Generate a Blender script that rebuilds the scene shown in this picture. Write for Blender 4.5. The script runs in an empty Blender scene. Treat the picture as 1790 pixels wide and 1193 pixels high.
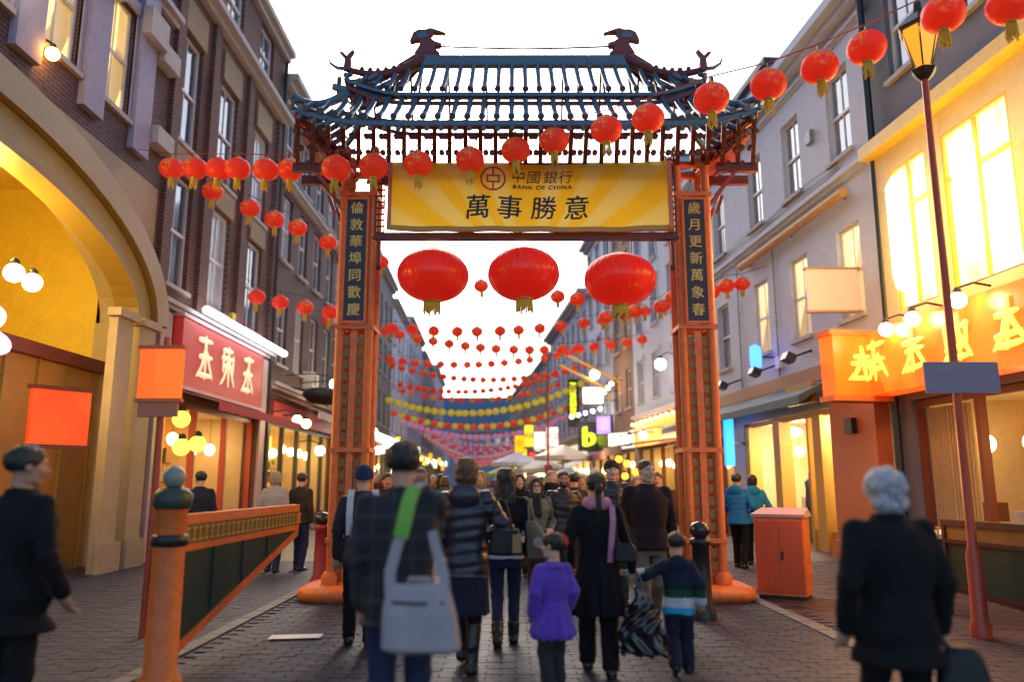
import bpy, math, random
import numpy as np
from mathutils import Vector, Matrix, Euler
random.seed(7); rng = np.random.default_rng(7)
S = bpy.context.scene
COL = S.collection
R = math.radians
PI = math.pi

# ------------------------------------------------------------------ camera
cam_d = bpy.data.cameras.new('camera'); cam = bpy.data.objects.new('camera', cam_d); COL.objects.link(cam)
cam.location = (0, 0, 1.5); cam.rotation_euler = (R(90 + 10.3), 0, 0)
cam_d.sensor_width = 36; cam_d.lens = 27.43; cam_d.clip_start = .1; cam_d.clip_end = 3000
cam_d.dof.use_dof = True; cam_d.dof.focus_distance = 10.3; cam_d.dof.aperture_fstop = .6; cam_d.dof.aperture_blades = 0
S.camera = cam
# ------------------------------------------------------------------ sky, sun, exposure (overcast dusk)
W = bpy.data.worlds.new('World'); S.world = W; W.use_nodes = True
wn = W.node_tree.nodes; wl = W.node_tree.links
bg = wn['Background']; sky = wn.new('ShaderNodeTexSky'); sky.sky_type = 'NISHITA'; sky.sun_disc = False
SUN_E, SUN_A = R(30), R(-8)
sky.sun_elevation = SUN_E; sky.sun_rotation = SUN_A; sky.air_density = 1.0; sky.dust_density = 2.0; sky.ozone_density = 1.6
hs = wn.new('ShaderNodeHueSaturation'); hs.inputs['Saturation'].default_value = 1.0
wl.new(sky.outputs[0], hs.inputs['Color']); wl.new(hs.outputs[0], bg.inputs['Color']); bg.inputs['Strength'].default_value = .12
sun_d = bpy.data.lights.new('sun', 'SUN'); sun_d.energy = .5; sun_d.angle = R(40); sun_d.color = (1, .9, .78)
sun = bpy.data.objects.new('sun', sun_d); COL.objects.link(sun)
sun.rotation_euler = Vector((-math.sin(SUN_A) * math.cos(SUN_E), -math.cos(SUN_A) * math.cos(SUN_E), -math.sin(SUN_E))).to_track_quat('-Z', 'Y').to_euler()
S.view_settings.view_transform = 'Standard'; S.view_settings.look = 'None'; S.view_settings.gamma = 1
S.view_settings.use_curve_mapping = False; S.view_settings.exposure = 1.3
S.cycles.use_denoising = True; S.cycles.max_bounces = 6; S.cycles.diffuse_bounces = 3; S.cycles.glossy_bounces = 3
S.cycles.sample_clamp_indirect = 4; S.cycles.caustics_reflective = False; S.cycles.caustics_refractive = False

# ------------------------------------------------------------------ materials
MATS = {}
def mat(name, col, rough=.65, metal=0, var=.0, vscale=6, bump=0, bscale=40, emit=None, estr=0, spec=.5, coat=0, sheen=0, trans=0):
    if name in MATS: return MATS[name]
    m = bpy.data.materials.new(name); MATS[name] = m; m.use_nodes = True
    n = m.node_tree.nodes; l = m.node_tree.links; b = n['Principled BSDF']
    c = (*col, 1)
    b.inputs['Base Color'].default_value = c; b.inputs['Roughness'].default_value = rough; b.inputs['Metallic'].default_value = metal
    b.inputs['Specular IOR Level'].default_value = spec
    if coat: b.inputs['Coat Weight'].default_value = coat; b.inputs['Coat Roughness'].default_value = .2
    if sheen: b.inputs['Sheen Weight'].default_value = sheen; b.inputs['Sheen Roughness'].default_value = .4
    tc = n.new('ShaderNodeTexCoord')
    if var:
        nz = n.new('ShaderNodeTexNoise'); nz.inputs['Scale'].default_value = vscale; nz.inputs['Detail'].default_value = 6; nz.inputs['Roughness'].default_value = 1.0
        l.new(tc.outputs['Object'], nz.inputs['Vector'])
        r = n.new('ShaderNodeMapRange'); r.inputs['From Min'].default_value = .3; r.inputs['From Max'].default_value = .7
        r.inputs['To Min'].default_value = 1 - var; r.inputs['To Max'].default_value = 1 + var
        l.new(nz.outputs[0], r.inputs['Value'])
        mx = n.new('ShaderNodeMix'); mx.data_type = 'RGBA'; mx.blend_type = 'MULTIPLY'; mx.inputs[0].default_value = 1
        mx.inputs[6].default_value = c; l.new(r.outputs[0], mx.inputs[7]); l.new(mx.outputs[2], b.inputs['Base Color'])
        rr = n.new('ShaderNodeMapRange'); rr.inputs['To Min'].default_value = max(.03, rough - .12); rr.inputs['To Max'].default_value = min(1, rough + .12)
        l.new(nz.outputs[0], rr.inputs['Value']); l.new(rr.outputs[0], b.inputs['Roughness'])
    if bump:
        nb = n.new('ShaderNodeTexNoise'); nb.inputs['Scale'].default_value = bscale; nb.inputs['Detail'].default_value = 4
        l.new(tc.outputs['Object'], nb.inputs['Vector'])
        bp = n.new('ShaderNodeBump'); bp.inputs['Strength'].default_value = bump; bp.inputs['Distance'].default_value = .02
        l.new(nb.outputs[0], bp.inputs['Height']); l.new(bp.outputs[0], b.inputs['Normal'])
    if emit: b.inputs['Emission Color'].default_value = (*emit, 1); b.inputs['Emission Strength'].default_value = estr
    return m
def nodes(m): return m.node_tree.nodes, m.node_tree.links, m.node_tree.nodes['Principled BSDF']
def brickmat(name, c1, c2, mortar, bw=.225, bh=.075, ms=.012, plane='xz', rough=.8, bump=.5, offset=.5):
    m = mat(name, c1, rough, var=.0); n, l, b = nodes(m)
    tc = n.new('ShaderNodeTexCoord'); sp = n.new('ShaderNodeSeparateXYZ'); cb = n.new('ShaderNodeCombineXYZ'); l.new(tc.outputs['Object'], sp.inputs[0])
    l.new(sp.outputs['X'], cb.inputs[0]); l.new(sp.outputs['Z' if plane == 'xz' else 'Y'], cb.inputs[1])
    br = n.new('ShaderNodeTexBrick'); br.inputs['Color1'].default_value = (*c1, 1); br.inputs['Color2'].default_value = (*c2, 1); br.inputs['Mortar'].default_value = (*mortar, 1)
    br.inputs['Scale'].default_value = 1; br.inputs['Brick Width'].default_value = bw; br.inputs['Row Height'].default_value = bh; br.inputs['Mortar Size'].default_value = ms; br.offset = offset
    l.new(cb.outputs[0], br.inputs['Vector'])
    nz = n.new('ShaderNodeTexNoise'); nz.inputs['Scale'].default_value = .9; nz.inputs['Detail'].default_value = 8; nz.inputs['Roughness'].default_value = .7; l.new(tc.outputs['Object'], nz.inputs['Vector'])
    r = n.new('ShaderNodeMapRange'); r.inputs['From Min'].default_value = .3; r.inputs['From Max'].default_value = .7; r.inputs['To Min'].default_value = .6; r.inputs['To Max'].default_value = 1.35; l.new(nz.outputs[0], r.inputs['Value'])
    mx = n.new('ShaderNodeMix'); mx.data_type = 'RGBA'; mx.blend_type = 'MULTIPLY'; mx.inputs[0].default_value = 1
    l.new(br.outputs['Color'], mx.inputs[6]); l.new(r.outputs[0], mx.inputs[7]); l.new(mx.outputs[2], b.inputs['Base Color'])
    bp = n.new('ShaderNodeBump'); bp.inputs['Strength'].default_value = bump; bp.inputs['Distance'].default_value = .01; bp.invert = True
    l.new(br.outputs['Fac'], bp.inputs['Height']); l.new(bp.outputs[0], b.inputs['Normal'])
    rr = n.new('ShaderNodeMapRange'); rr.inputs['To Min'].default_value = rough - .2; rr.inputs['To Max'].default_value = rough + .2; l.new(nz.outputs[0], rr.inputs['Value']); l.new(rr.outputs[0], b.inputs['Roughness'])
    return m
def emis(name, col, s): return mat(name, tuple(min(.8, c) for c in col), .6, emit=col, estr=s)

# ------------------------------------------------------------------ mesh builder
class MB:
    def __init__(s): s.v = []; s.f = []; s.m = []; s.s = []; s.mi = 0; s.sm = False
    def add(s, vs, fs, M=None, mi=None, sm=None):
        o = len(s.v)
        s.v += [tuple(M @ Vector(v)) for v in vs] if M is not None else [tuple(v) for v in vs]
        for f in fs: s.f.append(tuple(i + o for i in f)); s.m.append(s.mi if mi is None else mi); s.s.append(s.sm if sm is None else sm)
        return s
    def box(s, x0, y0, z0, x1, y1, z1, M=None, mi=None):
        v = [(x0, y0, z0), (x1, y0, z0), (x1, y1, z0), (x0, y1, z0), (x0, y0, z1), (x1, y0, z1), (x1, y1, z1), (x0, y1, z1)]
        return s.add(v, [(0, 3, 2, 1), (4, 5, 6, 7), (0, 1, 5, 4), (1, 2, 6, 5), (2, 3, 7, 6), (3, 0, 4, 7)], M, mi, False)
    def bar(s, p, q, w, h=None, up=(0, 0, 1), mi=None):
        p = Vector(p); q = Vector(q); d = (q - p); L = d.length; d.normalize(); u = Vector(up)
        if abs(d.dot(u)) > .98: u = Vector((0, 1, 0))
        x = d.cross(u).normalized(); z = x.cross(d); h = h or w
        M = Matrix((x, d, z)).transposed().to_4x4(); M.translation = p
        return s.box(-w / 2, 0, -h / 2, w / 2, L, h / 2, M, mi)
    def tube(s, pts, rad, n=8, cap=True, sq=(1, 1), mi=None, up=(0, 0, 1)):
        pts = [Vector(p) for p in pts]; k = len(pts)
        if not hasattr(rad, '__len__'): rad = [rad] * k
        vs = []; fs = []; u = Vector(up)
        d0 = (pts[1] - pts[0]).normalized()
        if abs(d0.dot(u)) > .95: u = Vector((0, 1, 0)) if abs(d0.y) < .9 else Vector((1, 0, 0))
        for i, p in enumerate(pts):
            d = (pts[min(i + 1, k - 1)] - pts[max(i - 1, 0)]).normalized()
            x = d.cross(u)
            x = x.normalized() if x.length > 1e-6 else Vector((1, 0, 0)); y = x.cross(d)
            for j in range(n):
                a = 2 * PI * j / n; vs.append(p + x * (math.cos(a) * rad[i] * sq[0]) + y * (math.sin(a) * rad[i] * sq[1]))
        for i in range(k - 1):
            for j in range(n):
                fs.append((i * n + j, i * n + (j + 1) % n, (i + 1) * n + (j + 1) % n, (i + 1) * n + j))
        o = len(s.f); s.add(vs, fs, None, mi, True)
        if cap: s.add(vs[:n], [tuple(range(n))[::-1]], None, mi, False); s.add(vs[-n:], [tuple(range(n))], None, mi, False)
        return s
    def lathe(s, prof, n=16, M=None, mi=None, sm=True, lobes=0, amp=0):
        vs = []; fs = []; k = len(prof)
        for r, z in prof:
            for j in range(n):
                a = 2 * PI * j / n; rr = r * (1 + amp * math.cos(a * lobes)) if lobes else r
                vs.append((rr * math.cos(a), rr * math.sin(a), z))
        for i in range(k - 1):
            for j in range(n): fs.append((i * n + j, i * n + (j + 1) % n, (i + 1) * n + (j + 1) % n, (i + 1) * n + j))
        s.add(vs, fs, M, mi, sm)
        s.add(vs[:n], [tuple(range(n))[::-1]], M, mi, False); s.add(vs[-n:], [tuple(range(n))], M, mi, False)
        return s
    def ell(s, c, r, nu=12, nv=8, mi=None, M=None):
        prof = [(max(1e-4, math.sin(PI * i / nv)), -math.cos(PI * i / nv)) for i in range(nv + 1)]
        MM = Matrix.Translation(c) @ Matrix.Diagonal((*r, 1)); MM = M @ MM if M is not None else MM
        return s.lathe(prof, nu, MM, mi)
    def prism(s, poly, y0, y1, M=None, mi=None):            # poly in xz, extruded along y
        n = len(poly); v = [(x, y0, z) for x, z in poly] + [(x, y1, z) for x, z in poly]
        f = [tuple(range(n)), tuple(range(2 * n - 1, n - 1, -1))] + [((i + 1) % n, i, n + i, n + (i + 1) % n) for i in range(n)]
        return s.add(v, f, M, mi, False)
    def ribbon(s, pts, nrm, w, t=.006, mi=None):
        k = len(pts); pts = [Vector(p) for p in pts]; nrm = [Vector(q).normalized() for q in nrm]; vs = []
        for i in range(k):
            d = (pts[min(i + 1, k - 1)] - pts[max(i - 1, 0)]).normalized(); x = d.cross(nrm[i]).normalized(); o = nrm[i] * t
            vs += [pts[i] - x * w / 2, pts[i] + x * w / 2, pts[i] + x * w / 2 + o, pts[i] - x * w / 2 + o]
        fs = [(0, 1, 2, 3), tuple(4 * (k - 1) + j for j in (3, 2, 1, 0))]
        for i in range(k - 1):
            for j in range(4): fs.append((4 * i + j, 4 * i + 4 + j, 4 * i + 4 + (j + 1) % 4, 4 * i + (j + 1) % 4))
        return s.add(vs, fs, None, mi, False)
    def mesh(s, name, mats):
        me = bpy.data.meshes.new(name); me.from_pydata(s.v, [], s.f)
        for m in (mats if isinstance(mats, (list, tuple)) else [mats]): me.materials.append(m)
        me.polygons.foreach_set('material_index', s.m); me.polygons.foreach_set('use_smooth', s.s); me.update()
        return me
    def build(s, name, mats, parent=None, loc=None, rot=None, **kw): return put(name, s.mesh(name, mats), parent, loc, rot, **kw)
def put(name, me, parent=None, loc=None, rot=None, **kw):
    o = bpy.data.objects.new(name, me); COL.objects.link(o)
    if parent: o.parent = parent
    if loc is not None: o.location = loc
    if rot is not None: o.rotation_euler = rot
    for k, v in kw.items(): o[k] = v
    return o
def empty(name, loc, rz=0, label=None, cat=None, group=None):
    o = put(name, None, None, loc, (0, 0, rz)); o.empty_display_size = .1
    return tag(o, label, cat, group)
def tag(o, label=None, cat=None, group=None, kind=None):
    if label: o['label'] = label
    if cat: o['category'] = cat
    if group: o['group'] = group
    if kind: o['kind'] = kind
    return o
def copy_tree(o, parent=None):
    c = o.copy(); COL.objects.link(c)
    if parent: c.parent = parent
    for ch in o.children: copy_tree(ch, c)
    return c
def translucent(m, k=.45):
    n, l, b = nodes(m); t = n.new('ShaderNodeBsdfTranslucent'); x = n.new('ShaderNodeMixShader'); x.inputs[0].default_value = k; out = n['Material Output']
    src = b.inputs['Base Color']; 
    if src.is_linked: l.new(src.links[0].from_socket, t.inputs['Color'])
    else: t.inputs['Color'].default_value = src.default_value
    l.new(b.outputs[0], x.inputs[1]); l.new(t.outputs[0], x.inputs[2]); l.new(x.outputs[0], out.inputs['Surface']); return m
def text_mesh(body, mats, size=1, ext=.004, bold=0, spacing=1.0, sx=1, shear=0):
    c = bpy.data.curves.new('lettering', 'FONT'); c.body = body; c.size = size; c.extrude = ext; c.space_character = spacing
    c.align_x = 'CENTER'; c.align_y = 'CENTER'; c.resolution_u = 3; c.shear = shear
    o = bpy.data.objects.new('lettering', c); COL.objects.link(o)
    dg = bpy.context.evaluated_depsgraph_get(); me = bpy.data.meshes.new_from_object(o.evaluated_get(dg))
    bpy.data.objects.remove(o); bpy.data.curves.remove(c)
    me.materials.clear(); me.materials.append(mats)
    n = len(me.vertices); co = np.empty(n * 3); me.vertices.foreach_get('co', co); co = co.reshape(-1, 3)
    co = np.stack([co[:, 0] * sx, -co[:, 2], co[:, 1]], 1)          # stands in the xz plane, faces -y
    me.vertices.foreach_set('co', co.ravel()); me.update()
    if bold:                                        # heavier strokes: a second impression a little to the side
        a = me; vs = [tuple(v.co) for v in a.vertices]; fs = [tuple(p.vertices) for p in a.polygons]; nv = len(vs)
        V2 = vs + [(x + bold * 1.6, y - .0012, z + bold * .5) for x, y, z in vs] + [(x - bold * 1.2, y + .0012, z - bold * .8) for x, y, z in vs]
        me = bpy.data.meshes.new('lettering'); me.from_pydata(V2, [], fs + [tuple(i + nv for i in f) for f in fs] + [tuple(i + 2 * nv for i in f) for f in fs]); me.materials.append(mats); me.update(); bpy.data.meshes.remove(a)
    return me
# ------------------------------------------------------------------ implicit-surface figures
def V(*a): return np.array(a, dtype=np.float32)
def smin(a, b, k):
    h = np.clip(.5 + .5 * (b - a) / k, 0, 1); return b + (a - b) * h - k * h * (1 - h)
def smax(a, b, k): return -smin(-a, -b, k)
def d_cap(P, a, b, ra, rb=None):
    a = np.asarray(a, np.float32); b = np.asarray(b, np.float32); rb = ra if rb is None else rb
    ba = b - a; pa = P - a; t = np.clip((pa @ ba) / max(1e-9, float(ba @ ba)), 0, 1)
    return np.linalg.norm(pa - t[:, None] * ba, axis=1) - (ra + (rb - ra) * t)
def d_ell(P, c, r):
    q = P - np.asarray(c, np.float32); r = np.asarray(r, np.float32)
    k0 = np.linalg.norm(q / r, axis=1); k1 = np.linalg.norm(q / (r * r), axis=1) + 1e-6
    return k0 * (k0 - 1) / k1
def d_loft(P, rings, pw=2.0):                       # rings: z, rx, ry, cx, cy, rising z
    rg = np.array(rings, np.float32); z = P[:, 2]
    I = lambda c: np.interp(z, rg[:, 0], rg[:, c])
    rx, ry = I(1), I(2); k = (np.abs((P[:, 0] - I(3)) / rx) ** pw + np.abs((P[:, 1] - I(4)) / ry) ** pw) ** (1 / pw)
    return np.maximum((k - 1) * np.minimum(rx, ry), np.maximum(rg[0, 0] - z, z - rg[-1, 0]))
def surf(fn, lo, hi, h):
    lo = np.asarray(lo, np.float32); n = np.ceil((np.asarray(hi) - lo) / h).astype(int) + 1
    g = np.stack(np.meshgrid(*[lo[i] + h * np.arange(n[i], dtype=np.float32) for i in range(3)], indexing='ij'), -1).reshape(-1, 3)
    D = fn(g).reshape(n).astype(np.float32)
    c = [D[i:n[0] - 1 + i, j:n[1] - 1 + j, k:n[2] - 1 + k] for i in (0, 1) for j in (0, 1) for k in (0, 1)]
    ins = sum((x < 0).astype(np.int8) for x in c); act = (ins > 0) & (ins < 8)
    idx = -np.ones(act.shape, np.int64); na = int(act.sum()); idx[act] = np.arange(na)
    cv = np.stack([x[act] for x in c], 1); pos = np.array([(i, j, k) for i in (0, 1) for j in (0, 1) for k in (0, 1)], np.float32)
    acc = np.zeros((na, 3), np.float32); cnt = np.zeros((na, 1), np.float32)
    for a in range(8):
        for b in range(a + 1, 8):
            if np.abs(pos[a] - pos[b]).sum() != 1: continue
            cr = (cv[:, a] < 0) != (cv[:, b] < 0)
            t = np.where(cr, cv[:, a] / np.where(cr, cv[:, a] - cv[:, b], 1), 0)[:, None]
            acc += np.where(cr[:, None], pos[a] + t * (pos[b] - pos[a]), 0); cnt += cr[:, None]
    ijk = np.argwhere(act).astype(np.float32)
    vs = lo + h * (ijk + acc / np.maximum(cnt, 1))
    F = []
    ii = D < 0
    for ax in range(3):
        o = [(1, 2), (2, 0), (0, 1)][ax]
        sl0 = [slice(1, n[i] - 1) for i in range(3)]; sl1 = list(sl0); sl0[ax] = slice(0, n[ax] - 1); sl1[ax] = slice(1, n[ax])
        A = ii[tuple(sl0)]; B = ii[tuple(sl1)]; e = np.argwhere(A != B); inside = A[A != B]
        if not len(e): continue
        base = e.copy(); base[:, o[0]] += 1; base[:, o[1]] += 1
        def cell(d0, d1):
            q = base.copy(); q[:, o[0]] += d0; q[:, o[1]] += d1
            return idx[q[:, 0], q[:, 1], q[:, 2]]
        q = np.stack([cell(-1, -1), cell(0, -1), cell(0, 0), cell(-1, 0)], 1)
        q[~inside] = q[~inside][:, ::-1]; F.append(q)
    F = np.concatenate(F); F = F[(F >= 0).all(1)]
    return vs, F
class Parts:                                        # several surfaces joined as one mesh
    def __init__(s): s.v = []; s.f = []; s.m = []; s.n = 0
    def add(s, vf, mi=0):
        v, f = vf[0], vf[1]
        s.v.append(v); s.f.append(f + s.n); s.n += len(v)
        s.m.append(np.full(len(f), mi) if np.isscalar(mi) else mi); return s
    def mesh(s, name, mats):
        v = np.concatenate(s.v); f = np.concatenate(s.f); m = np.concatenate(s.m).astype(np.int32)
        me = bpy.data.meshes.new(name); me.vertices.add(len(v)); me.vertices.foreach_set('co', v.astype(np.float32).ravel())
        me.loops.add(f.size); me.loops.foreach_set('vertex_index', f.astype(np.int32).ravel())
        me.polygons.add(len(f)); me.polygons.foreach_set('loop_start', np.arange(0, f.size, 4, dtype=np.int32))
        for q in (mats if isinstance(mats, (list, tuple)) else [mats]): me.materials.append(q)
        me.polygons.foreach_set('material_index', m); me.polygons.foreach_set('use_smooth', np.ones(len(f), bool))
        me.update(calc_edges=True); return me
def rotm(yaw=0, pitch=0, roll=0): return np.array(Euler((pitch, roll, yaw), 'XYZ').to_matrix(), np.float32)

def ik(a, t, la, lb, hint):
    a = np.array(a, float); t = np.array(t, float); d = t - a; L = np.linalg.norm(d); u = d / L
    if L > (la + lb) * .995: t = a + u * (la + lb) * .995; L = (la + lb) * .995
    x = (la * la - lb * lb + L * L) / (2 * L); y = math.sqrt(max(0, la * la - x * x))
    h = np.array(hint, float); h = h - u * (h @ u); h /= np.linalg.norm(h)
    return a + u * x + h * y, t
class Rig:
    """joints in metres, facing -y; index 0 = right (x<0), 1 = left (x>0). Arms: wrist offset from shoulder in H; feet: (x, y, lift) in H."""
    def __init__(s, H, arms=None, feet=None, lean=0, wide=1, child=False, yaw=0, pitch=0, elbow=None):
        s.H = H; s.w = wide; s.child = child
        arms = arms or [(-.035, .0, -.315), (.035, -.02, -.31)]; feet = feet or [(-.055, .05, .0), (.055, -.06, 0)]
        z = lambda k: k * H
        hz = .455 if child else .505; sz = .765 if child else .805
        s.hh = H * (.17 if child else .141)
        drop = 0
        s.hipz = z(hz) - .008 * H
        ln = lambda y0, zz: y0 - math.tan(lean) * (zz - s.hipz)
        s.pel = V(0, 0, s.hipz); s.shz = z(sz)
        sw = (.09 if child else .101) * H * wide
        s.sh = [np.array((sx * sw, ln(0, s.shz) + .006 * H, s.shz)) for sx in (-1, 1)]
        la = .17 * H * (.9 if child else 1); lb = .152 * H * (.9 if child else 1); s.el = []; s.wr = []
        for i in (0, 1):
            t = s.sh[i] + np.array(arms[i]) * H
            hint = (elbow[i] if elbow and elbow[i] is not None else ((-.5, .9, -.2) if i == 0 else (.5, .9, -.2)))
            e, w = ik(s.sh[i], t, la, lb, hint); s.el.append(e); s.wr.append(w)
        s.hip = [np.array((sx * .052 * H * wide, 0, s.hipz)) for sx in (-1, 1)]
        ll = s.hipz - .045 * H; s.kn = []; s.an = []; s.toe = []
        for i in (0, 1):
            f = feet[i]; t = np.array((f[0] * H, f[1] * H, (.045 + f[2]) * H))
            k, a = ik(s.hip[i], t, ll * .51, ll * .51, (f[3] if len(f) > 3 else 0, -1, 0)); s.kn.append(k); s.an.append(a)
            s.toe.append(a + np.array((0, -.1 * H, -.027 * H if f[2] < .01 else -.08 * H)))
        s.neck = np.array((0, ln(0, .85 * H) + .005 * H, s.shz + .03 * H))
        s.head = np.array((0, ln(0, .93 * H) - .008 * H, H - s.hh * .5)); s.R = rotm(yaw, pitch); s.ln = ln; s.lean = lean
        zs = [(hz - .05), hz, hz + .1, hz + .2, sz - .05, sz - .005, sz + .04]
        rx = [.082, .092, .076, .090, .096, .074, .030]; ry = [.060, .066, .054, .062, .062, .046, .030]
        if child: rx = [.08, .086, .084, .086, .088, .07, .034]
        s.rings = [(z(a), b * H * (wide if i < 6 else 1), c * H * (.5 + .5 * wide), 0, ln(0, z(a))) for i, (a, b, c) in enumerate(zip(zs, rx, ry))]
    def bounds(s, pts, pad): p = np.array(pts); return p.min(0) - pad, p.max(0) + pad

def head_sdf(P, fem=False, beard=False):
    d = smin(d_ell(P, (0, .06, .14), (.335, .42, .36)), d_ell(P, (0, -.07, -.14), (.265 if fem else .28, .30, .34)), .12)
    d = smin(d, d_ell(P, (0, -.25, -.40), (.12, .10, .085)), .1)
    for sx in (-1, 1):
        d = smin(d, d_ell(P, (sx * .15, -.27, -.10), (.10, .09, .10)), .08)
        d = smin(d, d_ell(P, (sx * .17, -.05, -.33), (.09, .16, .1)), .1)
    d = smin(d, d_ell(P, (0, -.33, .095), (.22, .05, .04)), .07)
    for sx in (-1, 1): d = smax(d, -d_ell(P, (sx * .135, -.425, .015), (.08, .07, .045)), .05)
    d = smin(d, d_cap(P, (0, -.37, .04), (0, -.465, -.115), .026, .05), .045)
    for sx in (-1, 1): d = smin(d, d_ell(P, (sx * .045, -.415, -.125), (.032, .035, .028)), .025)
    d = smin(d, d_ell(P, (0, -.375, -.222), (.095, .035, .022)), .02); d = smin(d, d_ell(P, (0, -.37, -.262), (.08, .035, .026)), .02)
    for sx in (-1, 1): d = smin(d, d_ell(P, (sx * .34, .04, -.02), (.035, .085, .125)), .03)
    if beard: d = smin(d, d_ell(P, (0, -.24, -.36), (.21, .16, .14)), .05)
    return smin(d, d_cap(P, (0, .09, -.3), (0, .13, -.85), .20, .21), .09)
def hair_sdf(P, style, seed=0):
    n = .014 * np.sin(P[:, 0] * 19 + P[:, 2] * 7 + seed) * np.sin(P[:, 2] * 11 + P[:, 1] * 9) + .012 * np.sin(np.arctan2(P[:, 0], P[:, 1] + .05) * 23 + 5 * P[:, 2] + seed) + .008 * np.sin(P[:, 0] * 60 + P[:, 2] * 14 + seed)
    cap = d_ell(P, (0, .075, .155), (.375, .455, .385)) + n
    face = d_ell(P, (0, -.46, -.12), (.285, .34, .36))
    if style in ('short', 'grey_short', 'tousled'):
        low = -.12 - P[:, 2] + np.maximum(0, -P[:, 1]) * .9
        d = smax(smax(cap, -face, .05), low, .04)
        if style == 'tousled': d = d - .03 - .02 * np.sin(P[:, 0] * 38) * np.sin(P[:, 2] * 33 + P[:, 1] * 29)
    elif style == 'bob':
        side = d_loft(P, [(-.42, .30, .30, 0, .12), (-.2, .40, .42, 0, .1), (.15, .39, .45, 0, .08), (.5, .25, .3, 0, .08)]) + n
        d = smax(smin(cap, side, .08), -d_ell(P, (0, -.42, -.14), (.25, .42, .40)), .04)
    elif style == 'fluffy':
        f = .014 * np.sin(P[:, 0] * 17 + seed) * np.sin(P[:, 2] * 15 + P[:, 1] * 12) + .008 * np.sin(P[:, 0] * 41 + P[:, 2] * 13) + .008 * np.sin(P[:, 2] * 27 + P[:, 1] * 31 + seed)
        d = smin(d_ell(P, (0, .09, .12), (.43, .50, .43)), smin(d_ell(P, (-.16, .2, -.28), (.27, .25, .24)), d_ell(P, (.14, .22, -.30), (.27, .25, .22)), .1), .12) + f + n
        d = smax(d, -d_ell(P, (0, -.46, -.14), (.27, .42, .42)), .04)
    elif style == 'long':
        fl = d_loft(P, [(-2.1, .30, .10, 0, .36), (-1.3, .40, .15, 0, .34), (-.6, .40, .24, 0, .26), (-.1, .40, .38, 0, .12), (.2, .38, .43, 0, .08), (.5, .24, .3, 0, .08)]) + 1.3 * n
        d = smax(smin(cap, fl, .1), -d_ell(P, (0, -.46, -.2), (.25, .42, .46)), .04)
    elif style == 'mid':
        fl = d_loft(P, [(-.85, .34, .2, 0, .2), (-.4, .40, .34, 0, .14), (.1, .39, .44, 0, .08), (.5, .24, .3, 0, .08)]) + n
        d = smax(smin(cap, fl, .1), -d_ell(P, (0, -.46, -.2), (.24, .44, .5)), .04)
    elif style == 'pony':
        low = -.2 - P[:, 2] + np.maximum(0, -P[:, 1]) * .9
        d = smax(smax(cap, -face, .05), low, .05)
        t = smin(d_cap(P, (0, .46, .12), (0, .62, -.05), .10, .13), d_cap(P, (0, .62, -.05), (.02, .56, -.85), .14, .10), .1); t = smin(t, d_cap(P, (.02, .56, -.85), (.03, .52, -1.3), .10, .02), .08)
        d = smin(d, t + 1.2 * n, .06)
    elif style == 'side_pony':
        low = -.22 - P[:, 2] + np.maximum(0, -P[:, 1]) * .9
        d = smax(smax(cap, -face, .05), low, .05)
        t = smin(d_cap(P, (-.26, .32, .22), (-.42, .36, .05), .10, .11), d_cap(P, (-.42, .36, .05), (-.46, .34, -.55), .12, .09), .08); t = smin(t, d_cap(P, (-.46, .34, -.55), (-.42, .3, -.95), .09, .02), .06)
        d = smin(d, t + n, .05)
    elif style == 'beanie':
        d = d_ell(P, (0, .07, .17), (.385, .46, .40)); d = np.maximum(d, .06 - P[:, 2] - .25 * (P[:, 1])) - .01 * np.sin(P[:, 2] * 70) * 0
        d = smin(d, np.maximum(d_ell(P, (0, .07, .13), (.415, .49, .42)), np.abs(P[:, 2] + .25 * P[:, 1] - .10) - .055), .02)
    elif style == 'crop':
        d = smax(smax(d_ell(P, (0, .075, .15), (.352, .436, .368)) + n * .5, -d_ell(P, (0, -.46, -.1), (.30, .34, .36)), .05), -.1 - P[:, 2] + np.maximum(0, -P[:, 1]) * .9, .04)
    return d
HANDS = {}
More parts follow.
